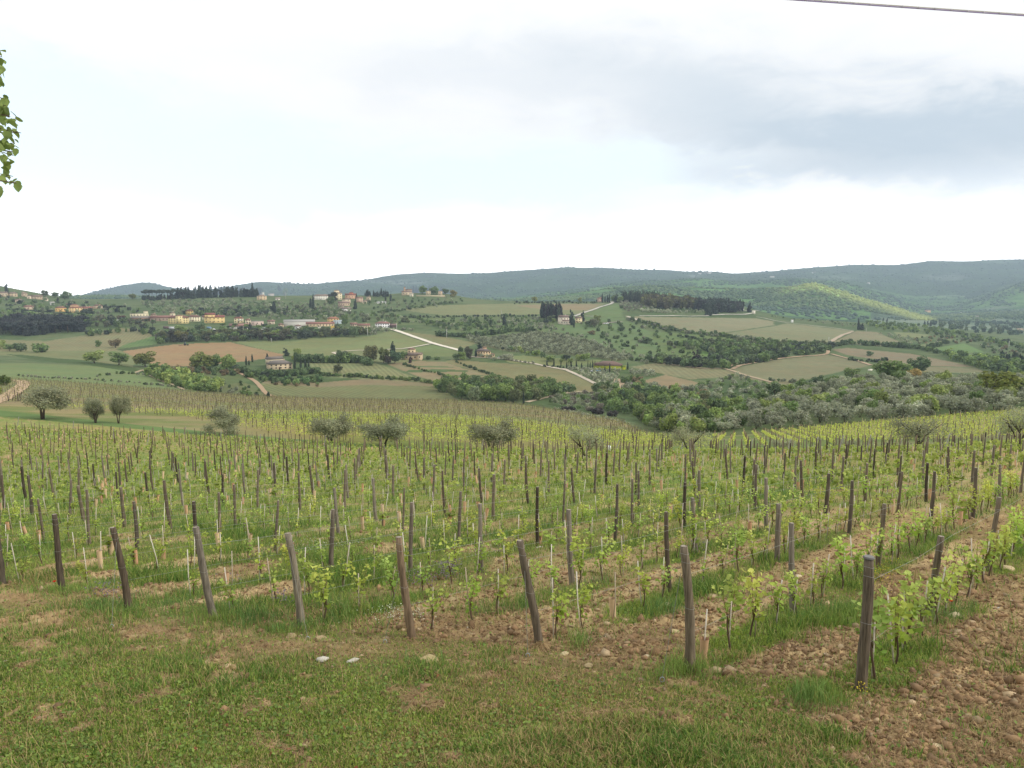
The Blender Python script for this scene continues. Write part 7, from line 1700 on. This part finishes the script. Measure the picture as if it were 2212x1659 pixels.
# ------------------------------------------------------------------ poles, cars, tractor, cable
def build_misc():
    for k, (u, v, h, lab) in enumerate(((794,724,15,"grey power pole in front of the low cream building"),(857,712,15,"grey power pole at the start of the white road"),(965,729,19,"tall grey pole on the slope above the stone villa"),
        (617,645,14,"grey pole on the olive slope near the light green tree"),(604,668,9,"thin pole below the peach stone house"),(1083,680,10,"white pole in the upper fields"),(1871,716,8,"short pole right of the lone tall cypress"),
        (2179,752,16,"grey pole on the right slope"),(1790,740,13,"thin pole at the lower corner of the second field"),(706,654,13,"grey pole below the long white villa"),(586,738,8,"thin pole in the green belt"))):
        p, D = P(u, v); s = D/F; e = empty("power_pole", p, label=lab, cat="pole", group="poles across the valley")
        mb = MB(); mb.tube([(0, 0, -.5), (0, 0, h*s*.5), (0, 0, h*s)], [.34, .28, .22], 6, lin(196,194,186)); solid("pole", mb, M_STAKE, e)
        mb = MB(); mb.box(-.9, .9, -.09, .09, h*s-.8, h*s-.62, lin(150,146,138)); solid("crossarm", mb, M_STAKE, e)
    def car(u, v, col, lab, van=False, rz=0.0, s=1.0):
        p, D = P(u, v); e = empty("parked_van" if van else "parked_car", (p.x, p.y, p.z+.15), rz, label=lab, cat="van" if van else "car", group="vehicles in the valley"); e.scale = (s, s, s)
        mb = MB(); c = lin(*col)
        prof = [(-2.2, .35), (2.2, .35), (2.25, .85), (1.5, 1.0), (.9, 1.02), (-1.9, 1.02), (-2.25, .9)] if not van else [(-2.5, .35), (2.5, .35), (2.55, 1.0), (1.9, 1.3), (1.5, 2.1), (-2.5, 2.15)]
        n = len(prof); v0 = [(x, -.85, z) for x, z in prof]+[(x, .85, z) for x, z in prof]
        mb.add(v0, [(j, (j+1) % n, n+(j+1) % n, n+j) for j in range(n)], c); mb.f.setdefault(n, []).append(np.array([np.arange(n)[::-1]])); mb.m.setdefault(n, []).append([0]); mb.f[n].append(np.array([np.arange(n)+n])); mb.m[n].append([0])
        solid("body", mb, M_PAINT, e)
        if not van:
            mb = MB(); v1 = [(-1.7, -.75, 1.02), (1.0, -.75, 1.02), (.35, -.62, 1.5), (-1.2, -.62, 1.5), (-1.7, .75, 1.02), (1.0, .75, 1.02), (.35, .62, 1.5), (-1.2, .62, 1.5)]
            mb.add(v1, [(0, 1, 2, 3), (5, 4, 7, 6), (1, 5, 6, 2), (4, 0, 3, 7), (3, 2, 6, 7)], lin(60,66,72)); solid("cabin", mb, M_GLASS, e)
        for x in (-1.35, 1.4):
            for y in (-.82, .82):
                mb = MB(); mb.tube([(x, y-.1, .35), (x, y+.1, .35)], .34, 10, lin(40,40,42)); solid("wheel", mb, M_PAINT, e)
    for u, v, c, lab, van, rz, s in ((1310,700,(232,234,236),"white car on the grey road below the ridge meadow",False,.2,1.3),(1080,773,(226,228,230),"white car beside the lookout villa",False,.1,1.0),(1275,803,(228,230,232),"white car in front of the yellow building",False,0,1.0),
        (1291,803,(120,160,180),"light blue car in front of the yellow building",False,.1,1.2),(620,722,(226,228,230),"white van at the right end of the green belt",True,.1,1.2),(677,714,(232,232,232),"white van parked below the school",True,0,1.1),(648,718,(206,206,204),"pale van parked below the small white house",True,.3,1.0),
        (572,709,(214,216,218),"white car outside the building with reddish pillars",False,.2,1.3),(566,714,(222,222,222),"white van beside the pink roofed hall",True,.9,1.0),(372,711,(206,206,206),"pale caravan below the yellow apartment house",True,0,1.5),(360,710,(92,70,66),"dark truck below the yellow apartment house",True,0,1.6),
        (265,690,(214,212,208),"white van beside the grey metal shed",True,.1,1.4),(452,710,(120,150,176),"blue van below the big yellow house",True,0,1.2),(460,714,(212,210,206),"white van below the big yellow house",True,0,1.3),(1405,846,(226,226,224),"small white car by the open shed",False,.2,.8),
        (2076,674,(236,236,236),"white van in the far valley at the right",True,0,1.6)):
        car(u, v, c, lab, van, rz, s)
    # tractor with a harrow on the ploughed field
    p, D = P(402, 746); e = empty("tractor", p, 0.1, label="small green tractor working on the brown ploughed field", cat="tractor"); e.scale = (1.25,)*3
    mb = MB(); mb.box(-.2, 2.0, -.45, .45, .8, 1.5, lin(70,110,70)); solid("bonnet", mb, M_PAINT, e)
    mb = MB(); mb.box(-1.5, -.2, -.7, .7, .9, 2.7, lin(70,80,82)); mb.box(-1.6, -.1, -.8, .8, 2.7, 2.85, lin(80,120,80)); solid("cab", mb, M_GLASS, e)
    for x, r in ((-.95, .85), (1.5, .5)):
        for y in (-.95, .95): mb = MB(); mb.tube([(x, y-.22, r), (x, y+.22, r)], r, 14, lin(38,38,38)); solid("wheel", mb, M_PAINT, e)
    p2 = Vector((p.x-4.6*1.0, p.y, p.z)); mb = MB(); mb.box(-1.6, 1.6, -1.6, 1.6, .5, .7, lin(150,90,80))
    for k in range(6): mb.tube([(-1.5+.6*k, -1.3, .55), (-1.4+.6*k, -1.3, 0)], .08, 4, lin(120,110,104))
    mb.box(1.6, 3.2, -.08, .08, .5, .62, lin(110,90,84)); q, _ = P(390, 746.5); obj("harrow", mb.mesh("harrow", [M_PAINT]), loc=q, label="reddish harrow drawn behind the small green tractor", cat="harrow")
    # overhead cable, top right
    pts = []
    for u in np.linspace(900, 3300, 50):
        v = -3 + (u-1700)*.0682 + ((u-2000)/1000.0)**2*-2.0; X = (u-1106)/F; w = (829-v)/F; D = 9.0
        pts.append((X*D, D*(CP+w*SP), D*(-SP+w*CP)))
    pts = np.array(pts); root = empty("overhead_cable", tuple(pts[0]), label="bundled grey cable crossing the sky at the top right", cat="cable")
    q = pts-pts[0]
    mb = MB(); mb.tube(q+np.array([0, 0, .009]), .0085, 7, lin(226,224,216), 0, False); solid("pale_strand", mb, M_TUBE, root)
    mb = MB(); mb.tube(q-np.array([0, 0, .008]), .0065, 7, lin(150,130,176), 0, False); solid("dark_strand", mb, M_TUBE, root)
    for k in range(18, 48):
        s = k/1.4; i = int(s); 
        if i >= 49: break
        c = q[i]+(q[i+1]-q[i])*(s-i); d = (q[i+1]-q[i]); d /= np.linalg.norm(d)
        mb = MB(); mb.tube([c-d*.008, c+d*.008], .015, 8, lin(190,184,194)); solid("tie", mb, M_TUBE, root)
    # lone tree leaning in at the upper left
    D = 5.6; rs = np.random.default_rng(17)
    def at(u, v, D): X = (u-1106)/F; w = (829-v)/F; return np.array([X*D, D*(CP+w*SP), D*(-SP+w*CP)])
    base = at(-560, 1400, 6.2); e = empty("lime_tree", tuple(base), label="leafy branch of a tree reaching in at the upper left edge", cat="tree")
    mb = MB(); br = lin(92,80,66)
    mb.tube([(0, 0, -3), tuple(at(-540, 900, 6.1)-base), tuple(at(-500, 300, 6.0)-base), tuple(at(-470, -200, 5.9)-base)], [.16, .13, .10, .06], 9, br); solid("trunk", mb, M_BARK, e)
    tips = []
    for (u0, v0, u1, v1) in ((-500,300,40,330),(-500,200,20,250),(-480,60,10,130),(-505,380,35,395),(-490,120,-60,40),(-500,420,-120,420),(-480,0,-150,-60)):
        a, b = at(u0, v0, 6.0)-base, at(u1, v1, D+rs.normal(0, .15))-base; m = (a+b)/2+np.array([0, 0, .12]); mb = MB(); mb.tube([a, m, b], [.03, .018, .004], 6, br); solid("limb", mb, M_BARK, e); tips.append((a, m, b))
    for k in range(14):
        v = 120+k*20.5; lim = np.interp(v, [95,130,175,232,285,320,370,412], [5,14,10,26,56,40,38,26])-10; a, b = at(-90, v+rs.normal(0, 14), 5.9)-base, at(lim, v+rs.normal(0, 8), D)-base; mb = MB(); mb.tube([a, (a+b)/2+np.array([0, 0, .03]), b], [.008, .005, .0025], 5, br); solid("twig", mb, M_BARK, e)
    cen = []
    env_v = [95, 130, 160, 175, 205, 232, 250, 268, 285, 300, 320, 345, 370, 395, 412]; env_u = [5, 16, 17, 8, 22, 30, 40, 55, 58, 40, 45, 36, 38, 52, 20]
    while len(cen) < 300:
        v = rs.uniform(95, 412); lim = np.interp(v, env_v, env_u)-8; u = lim - abs(rs.normal(0, 1))*60
        if u < -420: continue
        dens = .35+.65*fbm(np.array([v/22.0]), np.array([u/30.0]), 2, 7)[0]
        if rs.random() > dens: continue
        cen.append(at(u, v, D+rs.normal(0, .22))-base)
    for _ in range(900):
        u = rs.uniform(-640, -60); v = rs.uniform(-260, 480); cen.append(at(u, v, 5.9+rs.normal(0, .45))-base)
    cen = np.array(cen); n = len(cen); c = (lin(150,168,92)*(1-(k := rs.random((n, 1))))+lin(120,140,78)*k)*rs.uniform(.8, 1.2, (n, 1))
    SH = np.array([(0, 0, 0), (-.34, .14, .05), (-.44, .42, .08), (-.26, .78, .03), (0, 1.05, -.10), (.26, .78, .03), (.44, .42, .08), (.34, .14, .05), (0, .5, -.03)])
    global LEAFP
    old = LEAFP; LEAFP = SH; vv, f, cc = leaves(cen, .062, rs, c, .9, True); LEAFP = old
    obj("foliage", make_mesh("foliage", vv, f, [M_LEAF], cc), e)
build_misc()

# ------------------------------------------------------------------ air: even pale haze round the whole valley
def build_haze():
    mb = MB(); mb.box(-12000, 12000, -400, 9600, -330, 560)
    m, t, o = new_mat("haze"); pv = t.nodes.new('ShaderNodeVolumePrincipled')
    pv.inputs['Color'].default_value = (0.66, 0.82, 1.0, 1); pv.inputs['Density'].default_value = HAZE; pv.inputs['Anisotropy'].default_value = 0.0
    t.links.new(pv.outputs[0], o.inputs['Volume'])
    obj("haze", mb.mesh("haze", [m]), label="thin pale blue haze filling the air over the valley", cat="haze", kind="stuff")
HAZE = 1.0e-4
build_haze()
